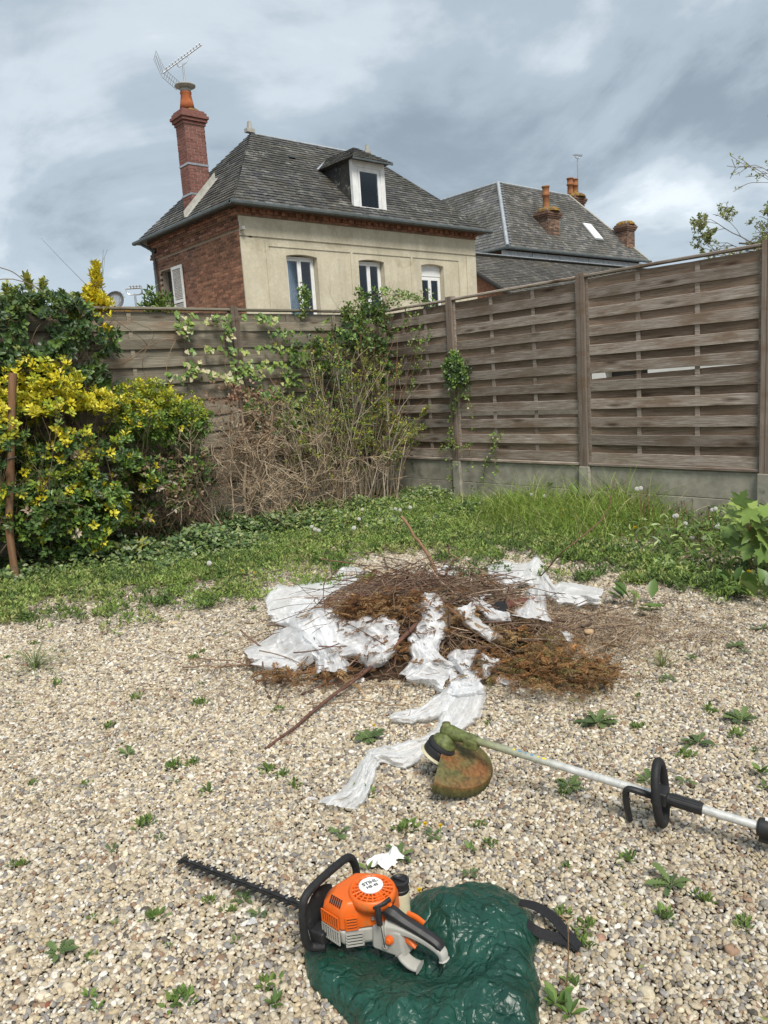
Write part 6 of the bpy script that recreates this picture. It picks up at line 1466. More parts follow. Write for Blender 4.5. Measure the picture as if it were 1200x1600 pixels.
def gravel_litter():
    n = 8200; x, y = scatter(n, .1, 5.6, .5, 6.6); pn = fbm(x*1.5, y*1.5, 401, 4); ed = edge_dist(x, y); k = in_view(x, y, 60)[0] & (rng.random(n) < np.clip((pn-.36)*2.2, .06, .9)) & (ed < .6); x, y = x[k], y[k]; n = len(x)
    a = rng.uniform(0, 6.28, n); L = rng.uniform(.008, .05, n)*np.where(rng.random(n) < .1, 2, 1); t = np.linspace(-.5, .5, 4); P = np.zeros((n, 4, 3)); bend = rng.normal(0, .3, n)
    P[:, :, 0] = x[:, None]+np.cos(a)[:, None]*t*L[:, None]-np.sin(a)[:, None]*(t**2)*(L*bend)[:, None]; P[:, :, 1] = y[:, None]+np.sin(a)[:, None]*t*L[:, None]+np.cos(a)[:, None]*(t**2)*(L*bend)[:, None]; P[:, :, 2] = ground_z(x, y)[:, None]*.75+.0165+rng.uniform(0, .007, (n, 1))+rng.normal(0, .1, (n, 1))*t*L[:, None]
    V, F = tube_arrays(P, np.full((n, 4), 1.0)*rng.uniform(.0006, .0016, n)[:, None], 3); T = np.repeat(pick(BRN+TAN+[(.20, .13, .08), (.42, .33, .2), (.22, .26, .10)], n), 12, 0); o = link('twig_litter', mesh_np('twig_litter', V, [F], T, True, MT['bark'])); tag(o, 'scattered dry twig bits and stems over the gravel', 'litter', kind='stuff')
    n = 11000; x, y = scatter(n, .1, 5.6, .5, 6.6); pn = fbm(x*1.3+4, y*1.3, 403, 4); ed = edge_dist(x, y); k = in_view(x, y, 60)[0] & (rng.random(n) < np.clip((pn-.40)*2.6, .02, .9)) & (ed < .5); x, y = x[k], y[k]; n = len(x); Q = np.stack([x, y, ground_z(x, y)*.75+.0155+rng.uniform(0, .006, n)], -1)
    c1 = leaf_cloud(LEAF_OVAL, Q, rand_dirs(n)*(1, 1, .35), np.tile([0, 0, 1.], (n, 1))+rng.normal(0, .5, (n, 3)), rng.uniform(.006, .018, n), rng.uniform(.003, .010, n), pick([(.20, .27, .08), (.15, .21, .06), (.27, .30, .11), (.34, .22, .12), (.40, .30, .2), (.22, .14, .08)], n))
    o = leaves_obj('leaf_litter', [c1], MT['leaf_matt'], None); tag(o, 'tiny leaves and seedlings sprinkled between the pebbles', 'litter', kind='stuff')
gravel_litter()
# ================================================================ THE HEAP
PR, PF = .22, 4.02           # mound centre in (right, forward)
def rf(x, y): return x*GR[0]+y*GR[1], x*GF[0]+y*GF[1]
def heap_h(x, y, rough=True):
    r, f = rf(x, y); a = (r-PR+.06)/np.where(r < PR-.06, .80, .72); b = (f-PF)/np.where(f < PF, .60, .70); q = 1-a*a-b*b
    a2 = (r-PR)/np.where(r < PR, .95, 1.15); b2 = (f-PF)/np.where(f < PF, .68, .74)
    h = .225*np.clip(q, 0, 1)**.9*((.62+.75*fbm(x*3.1, y*3.1, 81, 3)) if rough else .92)
    sk = np.clip(1.25-a2*a2-b2*b2, 0, 1)*.05
    return h+sk
def at_heap(px, py, up=0.0):
    z = 0.0
    for _ in range(14):
        q = at(px, py, z=z+up); z = .6*z+.4*float(heap_h(q[0], q[1]))
    return at(px, py, z=z+up)
def at_f(px, py, fd):
    d = _r*(px-600)/FPX - _u*(py-800)/FPX + _f; t = fd/(d@GF); return np.array([0, 0, CAM_H])+t*d
def heap_core():
    n = 70; r = np.linspace(-1.05, 1.45, n); f = np.linspace(-.95, .95, n); Rr, Ff = np.meshgrid(r, f); X = (Rr+PR)*GR[0]+(Ff+PF)*GF[0]; Y = (Rr+PR)*GR[1]+(Ff+PF)*GF[1]
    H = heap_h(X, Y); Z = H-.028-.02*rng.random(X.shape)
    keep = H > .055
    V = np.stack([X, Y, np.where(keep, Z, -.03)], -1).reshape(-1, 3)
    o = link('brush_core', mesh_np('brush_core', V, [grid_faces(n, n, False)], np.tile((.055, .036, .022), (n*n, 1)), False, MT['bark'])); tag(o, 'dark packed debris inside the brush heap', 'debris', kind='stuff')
    # twigs
    def twigs(N, cr, cf, sr, sf, lmin, lmax, r0, r1, pal, lift, name, label, along=None):
        m = 7; R_0 = rng.normal(cr, sr, N); F_0 = rng.normal(cf, sf, N); az = rng.uniform(0, 2*np.pi, N) if along is None else rng.normal(along, .5, N); L = rng.uniform(lmin, lmax, N)*rng.uniform(.5, 1, N)
        t = np.linspace(-.5, .5, m); cv = rng.normal(0, .55, N)
        rr = R_0[:, None]+np.cos(az)[:, None]*t*L[:, None]-np.sin(az)[:, None]*(t**2-.1)*L[:, None]*cv[:, None]; ff = F_0[:, None]+np.sin(az)[:, None]*t*L[:, None]+np.cos(az)[:, None]*(t**2-.1)*L[:, None]*cv[:, None]
        X = rr*GR[0]+ff*GF[0]; Y = rr*GR[1]+ff*GF[1]; tilt = rng.normal(0, .26, N)
        Z = heap_h(X, Y); zl = (Z*.55+Z.mean(1, keepdims=True)*.45)+tilt[:, None]*t*L[:, None]+rng.uniform(-.015, lift, N)[:, None]
        Z = np.maximum(zl, .004)+.004; P = np.stack([X, Y, Z], -1)+rng.normal(0, .0035, (N, m, 3))
        Rad = (rng.uniform(r0, r1, N))[:, None]*np.linspace(1.1, .55, m)[None]
        V, F = tube_arrays(P, Rad, 4); T = np.repeat(pick(pal, N)*np.clip(1+rng.normal(0, .2, (N, 1)), .5, 1.6), m*4, 0)
        o = link(name, mesh_np(name, V, [F], np.clip(T, .004, 1), True, MT['bark'])); tag(o, label, 'twigs', kind='stuff')
    pal = [(.17, .115, .08), (.22, .155, .11), (.28, .20, .14), (.13, .085, .06), (.36, .27, .19), (.20, .11, .075), (.30, .23, .165)]
    twigs(430, PR-.08, PF-.02, .38, .26, .12, .65, .0012, .0036, pal, .045, 'twigs', 'thick tangle of brown twigs making up the brush heap')
    twigs(70, PR-.02, PF-.02, .40, .27, .2, .8, .0035, .0075, [(.16, .10, .075), (.22, .15, .105), (.12, .08, .06), (.30, .22, .155)], .05, 'sticks', 'thicker mixed sticks lying through the brush heap')
    twigs(170, PR-.06, PF, .34, .24, .4, 1.0, .0014, .0032, [(.13, .08, .06), (.18, .10, .075), (.10, .07, .05), (.24, .16, .11)], .13, 'twigs', 'long loose dark twigs arching out of the brush heap')
    twigs(2600, PR+.02, PF-.12, .62, .38, .04, .22, .0008, .002, pal+[(.34, .23, .13)], .02, 'twig_litter', 'fine twig litter fanning out from the heap onto the gravel')
    twigs(2000, PR+.72, PF-.08, .40, .29, .04, .26, .0008, .0022, [(.36, .27, .18), (.29, .20, .13), (.44, .34, .24)], .015, 'twig_litter', 'pale dry twig litter at the right end of the heap', 1.2)
    # dried conifer sprays
    def sprays(spots, k, pal, name, label):
        cl = []
        for px, py, rx, ry, n in spots:
            for _ in range(int(n*1.5)):
                q = at_heap(px+rng.normal(0, rx*.55), py+rng.normal(0, ry*.55), .018+rng.uniform(0, .085)); az = rng.uniform(0, 6.28); d = np.array([math.cos(az), math.sin(az), rng.normal(.05, .25)]); d /= np.linalg.norm(d); L = rng.uniform(.035, .105)
                t = np.linspace(.05, 1, k); s = np.cross(d, UZ+rng.normal(0, .3, 3)); s /= np.linalg.norm(s); c = q+d[None]*(t[:, None]*L)-UZ*(t[:, None]**2*L*.25); c[:, 2] = np.maximum(c[:, 2], .006)
                al = d[None]*.75+s[None]*np.where(np.arange(k) % 2, 1, -1)[:, None]*.8+rng.normal(0, .15, (k, 3)); cl.append((c, al, np.tile(UZ, (k, 1))+rng.normal(0, .3, (k, 3)), L*(.40-.28*t), np.tile(pick(pal, 1)[0], (k, 1))*rng.uniform(.7, 1.3)))
        c, al, up, ln, tt = [np.concatenate(v) for v in zip(*cl)]
        o = leaves_obj(name, [leaf_cloud(LEAF_OVAL, c, al, up, ln, ln*.13+.0012, tt)], MT['needles'], None); tag(o, label, 'dry leaves', kind='stuff')
    sprays([(600, 918, 62, 22, 230), (580, 945, 60, 22, 160), (560, 960, 50, 20, 80), (640, 905, 60, 12, 60), (470, 1050, 70, 14, 60), (700, 915, 60, 14, 40), (760, 910, 40, 14, 40), (690, 960, 60, 30, 70), (590, 1010, 60, 25, 60)], 22, [(.30, .18, .09), (.27, .14, .06), (.22, .11, .05), (.38, .25, .13), (.19, .10, .05)], 'dry_sprays', 'brown dried conifer sprays on the heap')
    sprays([(850, 1035, 75, 26, 230), (900, 1060, 60, 18, 110), (820, 1000, 60, 18, 80), (945, 1045, 30, 12, 50), (760, 1040, 45, 22, 50)], 22, [(.36, .195, .085), (.29, .16, .075), (.24, .13, .065), (.38, .26, .13), (.19, .13, .075), (.20, .17, .07)], 'dry_sprays', 'orange dried conifer sprays at the front right of the heap')
heap_core()

def branch(name, label, pts, rads, col, k=8, n=16, cat='branch', cut=None, wob=.006):
    P = smooth_path(pts, n); P[1:-1] += rng.normal(0, wob*.5, (n-2, 3)); rd = np.interp(np.linspace(0, 1, n), np.linspace(0, 1, len(rads)), rads)*(1+rng.normal(0, .05, n))
    c = P[n//2]; o = link(name, MB().tube(P-c, rd, k, tint=col).mesh(name, MT['bark'], True), None, loc=c); tag(o, label, cat)
    if cut:
        for e, d in ((0, P[0]-P[1]), (-1, P[-1]-P[-2])):
            d = d/np.linalg.norm(d); MB().lathe([(rd[e]*.96, .0), (rd[e]*.90, .003), (0, .0032)], P[e], d, 12, tint=cut).obj('cut_end', MT['bark'], o)
    return o
def branches():
    A = at_heap; RB = (.13, .070, .052); DB = (.11, .07, .048); GB = (.23, .175, .125)
    branch('branch', 'long dark red branch sticking out of the heap onto the front gravel', [at(415, 1170, z=.012), at(500, 1104, z=.03), A(575, 1045, .04), A(640, 985, .06), A(668, 948, .05)], [.0055, .0085, .0105, .012], RB)
    branch('branch', 'second thinner branch beside the long dark red one', [A(470, 1085, .012), A(560, 1052, .03), A(625, 1002, .05), A(672, 948, .05)], [.003, .005, .007, .008], (.18, .09, .06))
    b = A(692, 904, .0); fd = rf(b[0], b[1])[1]
    branch('branch', 'bare brown pole leaning up out of the top of the heap', [b-(0, 0, .05), at_f(668, 866, fd+.03), at_f(645, 833, fd+.06), at_f(627, 807, fd+.08)], [.013, .012, .010, .009], (.27, .16, .10), cut=(.42, .32, .22))
    b = A(684, 925, .0); fd = rf(b[0], b[1])[1]
    branch('branch', 'short stick crossing behind the leaning pole', [b, at_f(698, 895, fd+.02), at_f(713, 870, fd+.05)], [.010, .009, .008], DB)
    branch('branch', 'long thin bramble arching from the right film towards the tall grass', [A(845, 900, .05), at_f(880, 862, 4.45), at_f(930, 822, 4.6), at_f(948, 800, 4.7), at_f(956, 770, 4.75), at_f(962, 738, 4.8)], [.0045, .004, .003, .0018], (.16, .09, .06))
    branch('log', 'short grey brown log with a cut end on the left of the heap', [A(620, 955, .035), A(640, 952, .035), A(664, 947, .03)], [.026, .025, .024], (.25, .18, .12), 12, 8, 'log', (.50, .38, .25), .002)
    branch('log', 'pale cut log sloping down the front of the heap', [A(722, 968, .05), A(750, 985, .05), A(781, 1000, .03)], [.025, .026, .025], (.24, .175, .12), 12, 12, 'log', (.50, .38, .25), .002)
    q = [((780, 985), (812, 983), (840, 986), .006, RB, 'straight red brown stick right of the pale cut log'), ((560, 985), (600, 955), (690, 905), .005, DB, 'slim stick rising over the left log'), ((700, 905), (702, 950), (700, 1000), .007, DB, 'dark upright stick beside the centre film streamer'), ((642, 900), (690, 940), (742, 985), .006, (.20, .11, .07), 'stick running from the heap top towards the pale log'), ((742, 1010), (770, 1012), (800, 1010), .008, (.22, .13, .085), 'thick stub under the pale cut log'), ((500, 950), (540, 925), (600, 905), .006, (.2, .12, .075), 'brown stick on the left flank above the film'), ((700, 895), (790, 905), (870, 930), .005, DB, 'thin stick along the back right of the heap'), ((560, 940), (590, 950), (620, 935), .009, (.19, .12, .08), 'crooked stick left of the grey brown log'), ((690, 940), (720, 925), (735, 905), .006, RB, 'reddish stick right of the leaning pole foot'), ((900, 985), (960, 975), (1010, 985), .003, (.3, .22, .15), 'dry stem at the far right end of the heap'), ((285, 1043), (350, 1040), (425, 1036), .004, (.24, .15, .10), 'straight twig on the gravel left of the heap'), ((300, 1030), (360, 1032), (410, 1045), .003, (.22, .13, .09), 'thinner twig on the gravel left of the heap'), ((800, 1042), (870, 1050), (940, 1030), .004, (.22, .12, .07), 'stick lying over the orange dry sprays'), ((700, 1062), (780, 1052), (850, 1062), .004, (.2, .12, .08), 'stick at the front right foot of the heap'), ((480, 1100), (560, 1096), (640, 1105), .003, (.24, .16, .1), 'thin twig on the gravel in front of the heap'), ((640, 935), (655, 905), (668, 880), .006, DB, 'upright stick left of the leaning pole'), ((740, 900), (770, 880), (800, 885), .004, DB, 'thin twig behind the right film'), ((430, 1065), (480, 1050), (540, 1052), .006, (.17, .1, .065), 'dark stick under the left film'), ((860, 960), (915, 958), (985, 968), .004, (.26, .18, .12), 'stem lying below the right film tail'), ((600, 870), (610, 900), (640, 925), .004, DB, 'thin curved twig at the back of the heap')]
    for a, b, c, r, col, lab in q: branch('branch', lab, [A(*a, .02), A(*b, .045), A(*c, .02)], [r, r*.95, r*.8], col)
    # the red-brown tube with its black end
    a, b = A(783, 948, .055), A(832, 938, .05); d = norm(b-a); t = thing('pipe', 'short red brown pipe with a black collar half under the right film', 'pipe', a)
    MB().tube([a+d*.03, b], .024, 14, tint=(.20, .085, .065)).obj('tube', MT['bark'], t, smooth=False)
    MB().lathe([(.020, -.035), (.030, -.035), (.031, .0), (.027, .004), (.027, .012), (.031, .016), (.031, .032), (.02, .034)], a, d, 16).obj('collar', MT['black'], t, smooth=False)
branches()

def heap_pts(PX, PY, lift):
    """points under the picture positions PX, PY lying `lift` above the heap"""
    D = _r*((PX-600)/FPX)[..., None]-_u*((PY-800)/FPX)[..., None]+_f; z = np.zeros_like(PX)
    for _ in range(16):
        t = (z-CAM_H)/D[..., 2]; X = t*D[..., 0]; Y = t*D[..., 1]; z = .5*z+.5*(heap_h(X, Y, False)+lift)
    t = (z-CAM_H)/D[..., 2]; return np.stack([t*D[..., 0], t*D[..., 1], z], -1)
def film(name, label, strips, seed):
    """crumpled clear plastic film: folded strips between two edges, joined in one sheet of mesh"""
    r = np.random.default_rng(seed); mb = MB()
    for q, (ea, eb, lift) in enumerate(strips):
        sd = seed+q*17; A0 = smooth_path([(x, y, 0) for x, y in ea], 40)[:, :2]; B0 = smooth_path([(x, y, 0) for x, y in eb], 40)[:, :2]
        L = np.linalg.norm(np.diff((A0+B0)/2, axis=0), axis=1).sum(); Wm = np.linalg.norm(A0-B0, axis=1).mean()
        n = int(max(40, L*.95)); k = int(max(34, Wm*1.5)); nd = 500; A = smooth_path([(x, y, 0) for x, y in ea], nd)[:, :2]; B = smooth_path([(x, y, 0) for x, y in eb], nd)[:, :2]
        t = np.linspace(0, 1, k)[None]; s0 = np.linspace(0, 1, n)[:, None]; el = min(.16, .35*Wm/L)
        e0 = el*(fbm(t*4+sd, t*0, sd+21, 4)); e1 = el*(fbm(t*4+sd, t*0+5, sd+23, 4)); sw = np.clip(e0+s0*(1-e0-e1), 0, 1); ix = sw*(nd-1.001); i0 = ix.astype(int); fx = (ix-i0)[..., None]
        Aw = A[i0]*(1-fx)+A[i0+1]*fx; Bw = B[i0]*(1-fx)+B[i0+1]*fx
        s = s0*L/Wm; wob = -.06+.30*(fbm(s*2.4+sd, s*0, sd+1, 4)-.5); wo2 = .06+.30*(fbm(s*2.4+sd+9, s*0, sd+5, 4)-.5)
        ta = wob+t*(1-wob+wo2)+.06*(fbm(s*5, t*3, sd+2, 3)-.5); PP = Aw+(Bw-Aw)*ta[..., None]; PX = PP[..., 0]; PY = PP[..., 1]
        u = 2*t-1; ph = 1.5*fbm(s*.8, u*.6, sd+7, 3)
        def fold(fr, o):
            v = (u*fr+ph*o+.12*s*o+o*1.7) % 1; return np.abs(v-.5)*2
        W = Wm/310.0; amp = np.clip(W*.32, .014, .07)*(.3+1.1*fbm(s*1.5, u*.4, sd+11, 2))
        Z = lift*(1-.6*u*u)*(.35+1.25*fbm(s*1.1, u*.7, sd+3, 3))+amp*(fold(.8, 1.0)*.65+fold(1.7, -1.6)*.40*np.clip(2*fbm(s*1.3, u*.8, sd+31, 2)-.4, 0, 1)+fold(4.1, 2.4)*.18*np.clip(2*fbm(s*2, u*1.5, sd+33, 2)-.5, 0, 1))+W*.22*crumple(s*1.0+0*u, u*1.3+0*s, sd+1, 1.0, 8)+W*.09*crumple(s*2.2+0*u, u*3.4+0*s, sd+2, 1.0, 7)+W*.03*crumple(s*5+0*u, u*6+0*s, sd+6, 1.0, 6)+.010
        e = np.minimum(1, (1-np.abs(u))*6); Z = Z*(.25+.75*e)
        hp = heap_pts(PX, PY, 0*PX); P = heap_pts(PX, PY, np.maximum(Z, .010)+.034*np.clip((heap_h(hp[..., 0], hp[..., 1], False)-.05)/.08, 0, 1))
        st_ = np.stack([s*W+0*t, ta*W, np.full_like(ta, q*1.7)], -1).reshape(-1, 3); mb.add(P.reshape(-1, 3), [grid_faces(n, k, False)], st_)
    o = mb.obj(name, MT['film'], None, smooth=True); return tag(o, label, 'plastic film')
film('plastic_film', 'wide crumpled clear plastic film heaped over the left end of the brush', [
    ([(586, 893), (538, 887), (513, 910), (470, 916), (431, 920), (411, 944)], [(560, 908), (524, 927), (490, 952), (470, 970), (450, 975), (418, 972)], .05),
    ([(472, 927), (455, 975), (486, 1008), (497, 1029), (490, 1058)], [(512, 930), (526, 970), (530, 1004), (540, 1033), (553, 1056)], .06),
    ([(374, 1018), (413, 1003), (442, 984), (470, 955), (490, 935)], [(386, 1037), (424, 1044), (460, 1049), (497, 1022), (525, 985)], .04),
    ([(520, 972), (556, 966), (603, 968), (628, 982)], [(526, 1024), (560, 1030), (589, 1046), (628, 1008)], .05), ([(664, 897), (700, 883), (716, 885)], [(670, 905), (692, 901), (718, 900)], .02), ([(560, 975), (585, 1000), (592, 1040)], [(580, 970), (602, 1000), (606, 1036)], .06), ([(440, 940), (470, 960), (500, 985)], [(500, 925), (520, 955), (545, 975)], .03), ([(455, 985), (480, 1010), (500, 1035)], [(520, 975), (535, 1000), (545, 1020)], .025)], 100)
film('plastic_film', 'film streamer running down the middle of the heap', [([(632, 916), (653, 936), (657, 968), (641, 1000), (643, 1029), (620, 1059)], [(668, 902), (690, 940), (701, 979), (685, 1011), (676, 1036), (644, 1062)], .04), ([(655, 1026), (685, 1042), (710, 1050)], [(626, 1060), (667, 1067), (694, 1082)], .03), ([(645, 925), (668, 960), (664, 1000)], [(668, 918), (688, 960), (680, 1000)], .055), ([(640, 1000), (665, 1030), (700, 1046)], [(668, 995), (690, 1025), (722, 1040)], .035)], 200)
film('plastic_film', 'knotted film strip trailing from the heap across the front gravel', [
    ([(722, 1058), (700, 1094), (682, 1133), (657, 1153), (612, 1166), (583, 1170), (569, 1186), (542, 1226), (497, 1258)], [(763, 1063), (752, 1108), (720, 1142), (672, 1172), (636, 1199), (598, 1192), (590, 1200), (573, 1244), (556, 1270)], .022),
    ([(701, 1013), (709, 1036), (727, 1062)], [(748, 1008), (741, 1036), (734, 1062)], .06), ([(755, 1020), (746, 1043), (733, 1062)], [(788, 1027), (764, 1056), (736, 1068)], .06), ([(722, 1058), (692, 1078), (657, 1104), (606, 1116)], [(718, 1085), (690, 1116), (649, 1129), (606, 1127)], .03),
    ([(768, 1047), (786, 1057), (802, 1062), (816, 1066)], [(766, 1060), (782, 1068), (800, 1072), (815, 1070)], .015), ([(700, 1040), (726, 1050), (752, 1046)], [(694, 1082), (728, 1092), (760, 1084)], .05)], 300)
film('plastic_film', 'tattered film sheet hanging over the right back of the heap', [
    ([(758, 886), (786, 881), (822, 880), (840, 872), (856, 899), (866, 914), (882, 912), (920, 919), (948, 923)], [(762, 901), (783, 916), (809, 914), (829, 918), (848, 928), (864, 934), (880, 945), (916, 944), (940, 943)], .045),
    ([(828, 908), (817, 944), (800, 963)], [(852, 920), (855, 954), (863, 977)], .05), ([(818, 890), (783, 914), (745, 927)], [(824, 908), (788, 927), (748, 938)], .05), ([(706, 945), (724, 970), (750, 990), (770, 1005)], [(748, 936), (745, 964), (771, 983), (785, 996)], .045), ([(714, 906), (734, 914), (748, 932)], [(711, 922), (728, 932), (744, 945)], .04), ([(745, 930), (775, 952), (800, 958)], [(738, 942), (765, 968), (800, 970)], .03)], 400)
film('plastic_film', 'small torn film scrap at the right foot of the heap', [([(878, 990), (885, 986), (898, 988)], [(884, 1000), (890, 1002), (897, 997)], .008)], 500)

def lump(name, label, cat, px, py, z, size, mat, seed, flat=.6, tint=None):
    r = np.random.default_rng(seed); n, k = 9, 12; th = np.linspace(0, math.pi, n); ph = np.linspace(0, 2*math.pi, k, endpoint=False); D = np.array([[(math.sin(a)*math.cos(b), math.sin(a)*math.sin(b), math.cos(a)) for b in ph] for a in th])
    sc = 1+.55*(fbm(D[..., 0]*1.4+seed, D[..., 1]*1.4+D[..., 2]*1.2, seed, 3)-.45); V = (D*sc[..., None]*np.array([size*r.uniform(.85, 1.25), size*r.uniform(.7, 1), size*flat])).reshape(-1, 3)
    p = at(px, py, z=z) if z is not None else at_heap(px, py, .01); o = link(name, mesh_np(name, V, [grid_faces(n, k)], None if tint is None else np.tile(tint, (len(V), 1)), True, mat), None, loc=p+UZ*size*flat*.6); o.rotation_euler.z = r.uniform(0, 3); return tag(o, label, cat)
lump('stone', 'tan angular stone at the right of the heap', 'stone', 920, 990, None, .028, MT['bark'], 1, .6, (.46, .32, .19)); lump('stone', 'small tan stone below the centre film streamer', 'stone', 620, 1076, 0, .018, MT['bark'], 2, .7, (.46, .34, .2)); lump('stone', 'pinkish brown stone below the black strap', 'stone', 938, 1470, 0, .017, MT['bark'], 3, .6, (.36, .22, .16)); lump('stone', 'flat pale stone alone on the left gravel', 'stone', 270, 975, 0, .035, MT['bark'], 4, .3, (.50, .40, .26)); lump('stone', 'brown stone in the near left gravel', 'stone', 75, 1573, 0, .010, MT['bark'], 6, .7, (.24, .09, .06))
lump('stone', 'large cream pebble in the bottom left gravel', 'stone', 108, 1548, 0, .016, MT['bark'], 9, .8, (.55, .48, .36)); lump('stone', 'grey flat chip at the right end of the heap', 'stone', 1042, 1028, 0, .05, MT['bark'], 8, .15, (.40, .34, .27))
def scrap(label, px, py, w, seed, mat, cat='scrap', name='scrap', asp=.5, hh=.03):
    n = 30; u = np.linspace(-1, 1, n); U, Vv = np.meshgrid(u, u); p = at(px, py, z=.006); r = np.random.default_rng(seed); th = r.uniform(0, 3)
    ed = 1+1.5*(fbm(np.cos(np.arctan2(Vv, U))*1.6+seed, np.sin(np.arctan2(Vv, U))*1.6+seed, seed, 4)-.5); X = U*np.sqrt(1-Vv**2/2)*w*ed; Y = Vv*np.sqrt(1-U**2/2)*w*asp*ed; Z = hh*(.55+crumple(X*1+seed, Y, seed, 38, 6)*4.5)*np.clip(1.1-(U**2+Vv**2)*.6, .15, 1)+.008
    V = np.stack([X*GR[0]+Y*GF[0], X*GR[1]+Y*GF[1], np.maximum(Z, .004)], -1).reshape(-1, 3); o = link(name, mesh_np(name, V, [grid_faces(n, n, False)], smooth=True, mat=mat), None, loc=p); tag(o, label, cat)
scrap('crumpled white cloth scrap beyond the orange engine', 600, 1352, .055, 3, MT['cloth']); scrap('clear plastic scrap beside the cutter blade', 390, 1446, .022, 5, MT['film']); scrap('small clear scrap near the near end of the film strip', 488, 1252, .018, 7, MT['film']); scrap('white crumpled scrap under the centre film streamer', 608, 1060, .035, 9, MT['cloth']); scrap('small white scrap left of the centre film streamer', 562, 1069, .022, 11, MT['cloth'])

# ================================================================ STRING TRIMMER
def string_trimmer():
    G = at(704, 1145, z=.185); E = at(1192, 1293, z=.085); s = norm(E-G); K = at(1035, 1241, z=.10)
    t = thing('string_trimmer', 'string trimmer with a muddy orange guard lying across the gravel', 'string trimmer', (G[0], G[1], 0))
    L = np.linalg.norm(E-G); side = norm(np.cross(s, UZ)); up = np.cross(side, s)
    n = 40; q = np.linspace(0.03, L+.25, n); P = G+s*q[:, None]
    mb = MB(); st = np.clip(1-(q-.05)/.36, 0, 1)[:, None]**.7; col = np.array((.60, .60, .57))*(1-st)+np.array((.22, .235, .085))*st; mb.tube(P, .0128, 16, tint=np.repeat(col, 16, 0))
    mb.obj('shaft', MT['shaft'], t, smooth=True)
    # gearbox
    gcol = (.105, .125, .04)
    mb = MB(); a = norm(-.55*GR+.02*GF-.82*UZ)
    mb.tube(smooth_path([G-s*.035+UZ*.004, G-s*.01+UZ*.004, G+s*.03, G+s*.075, G+s*.10], 12), np.interp(np.linspace(0, 1, 12), [0, .15, .35, .7, 1], [.014, .024, .025, .0185, .0165]), 14, tint=gcol)
    mb.lathe([(.0, -.012), (.018, -.010), (.021, .0), (.030, .020), (.041, .030), (.044, .040), (.044, .046)], G+a*.002, a, 22, tint=gcol)
    mb.lathe([(.0, .022), (.012, .02), (.015, .0), (.015, -.02)], G-s*.015+UZ*.012, -UZ, 12, tint=(.13, .14, .05))
    mb.obj('gearbox', MT['stained'], t, smooth=True)
    c = G+a*.046
    MB().lathe([(.046, 0), (.052, .004), (.053, .014), (.048, .017), (.048, .021), (.053, .024), (.054, .042), (.050, .050), (.040, .055), (.015, .058), (0, .058)], c, a, 28).obj('spool', MT['black'], t, smooth=False)
    MB().lathe([(.050, .047), (.059, .050), (.060, .054), (.051, .056)], c, a, 28).obj('spool_ring', MT['tank'], t, smooth=False)
    # guard: a curved fan shaped shell on the shaft side of the spool
    a = norm(-.30*GR+.10*GF-.95*UZ); g = norm(s-(s@a)*a); e = np.cross(a, g); N, Mm = 30, 16; V = []; C = []; o0 = G+a*.052-g*.012
    for i in range(N):
        th = R_(-96)+R_(166)*i/(N-1)
        for j in range(Mm):
            rr = .035+(.185-.035)*j/(Mm-1); dome = .030*(rr/.185)**2*1.3; V.append(o0+(g*math.cos(th)+e*math.sin(th))*rr+a*dome+a*.004*math.sin(th*3))
            k = fbm(i*.21, j*.3, 7, 4); C.append(np.array((.20, .088, .032))*(1-min(1, max(0, (k-.27)*2.4)))+np.array((.10, .098, .036))*min(1, max(0, (k-.27)*2.4)))
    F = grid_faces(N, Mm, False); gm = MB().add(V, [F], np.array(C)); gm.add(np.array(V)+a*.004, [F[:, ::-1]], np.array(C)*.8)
    gm.obj('guard', MT['stained'], t, smooth=True)
    sk = MB(); V = []; C = []
    for i in range(N*3):
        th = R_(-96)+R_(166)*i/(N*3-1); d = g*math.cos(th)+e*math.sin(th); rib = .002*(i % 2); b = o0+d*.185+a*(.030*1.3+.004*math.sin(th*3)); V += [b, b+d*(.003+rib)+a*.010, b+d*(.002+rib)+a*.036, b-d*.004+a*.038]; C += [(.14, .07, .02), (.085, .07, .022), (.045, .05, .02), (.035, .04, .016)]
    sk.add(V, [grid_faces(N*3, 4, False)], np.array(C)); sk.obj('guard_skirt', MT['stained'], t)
    for sg in (-1.4,):
        th = R_(55*sg); d = g*math.cos(th)+e*math.sin(th); MB().sweep([o0+d*.05-a*.002, o0+d*.10-a*.001+a*.01, o0+d*.178+a*.030], .006, .007, up=-a, tint=(.17, .10, .03)).obj('guard_rib', MT['stained'], t)
    mb = MB(); mb.box(G+s*.085+a*.012, (.05, .05, .035), np.stack([s, side, up], 1), tint=(.11, .12, .04)); mb.obj('clamp', MT['stained'], t, bevel=.006)
    # loop handle, barrier bar, sleeve
    kq = (K-G)@s; K = G+s*kq; ring = []
    for i in range(36):
        th = 2*math.pi*i/36; ring.append(K+side*.058*math.cos(th)+up*(.012+.094*math.sin(th))-s*(.018*math.sin(th)))
    ring = np.array(ring); V, F = [], []; k = 12
    T = norm(np.roll(ring, -1, 0)-np.roll(ring, 1, 0)); A = np.tile(s, (36, 1)); B = np.cross(T, A)
    for i in range(36): V += [ring[i]+(A[i]*math.cos(w)+B[i]*math.sin(w))*.0135 for w in np.linspace(0, 2*math.pi, k, endpoint=False)]
    F = np.array([(i*k+j, i*k+(j+1) % k, ((i+1) % 36)*k+(j+1) % k, ((i+1) % 36)*k+j) for i in range(36) for j in range(k)])
    MB().add(V, [F]).obj('loop_handle', MT['rubber'], t, smooth=True)
    MB().box(K+up*.004, (.045, .062, .045), np.stack([s, side, up], 1)).tube([K-side*.035+up*.0, K+side*.035+up*.0], .011, 12).obj('handle_clamp', MT['black'], t, bevel=.007)
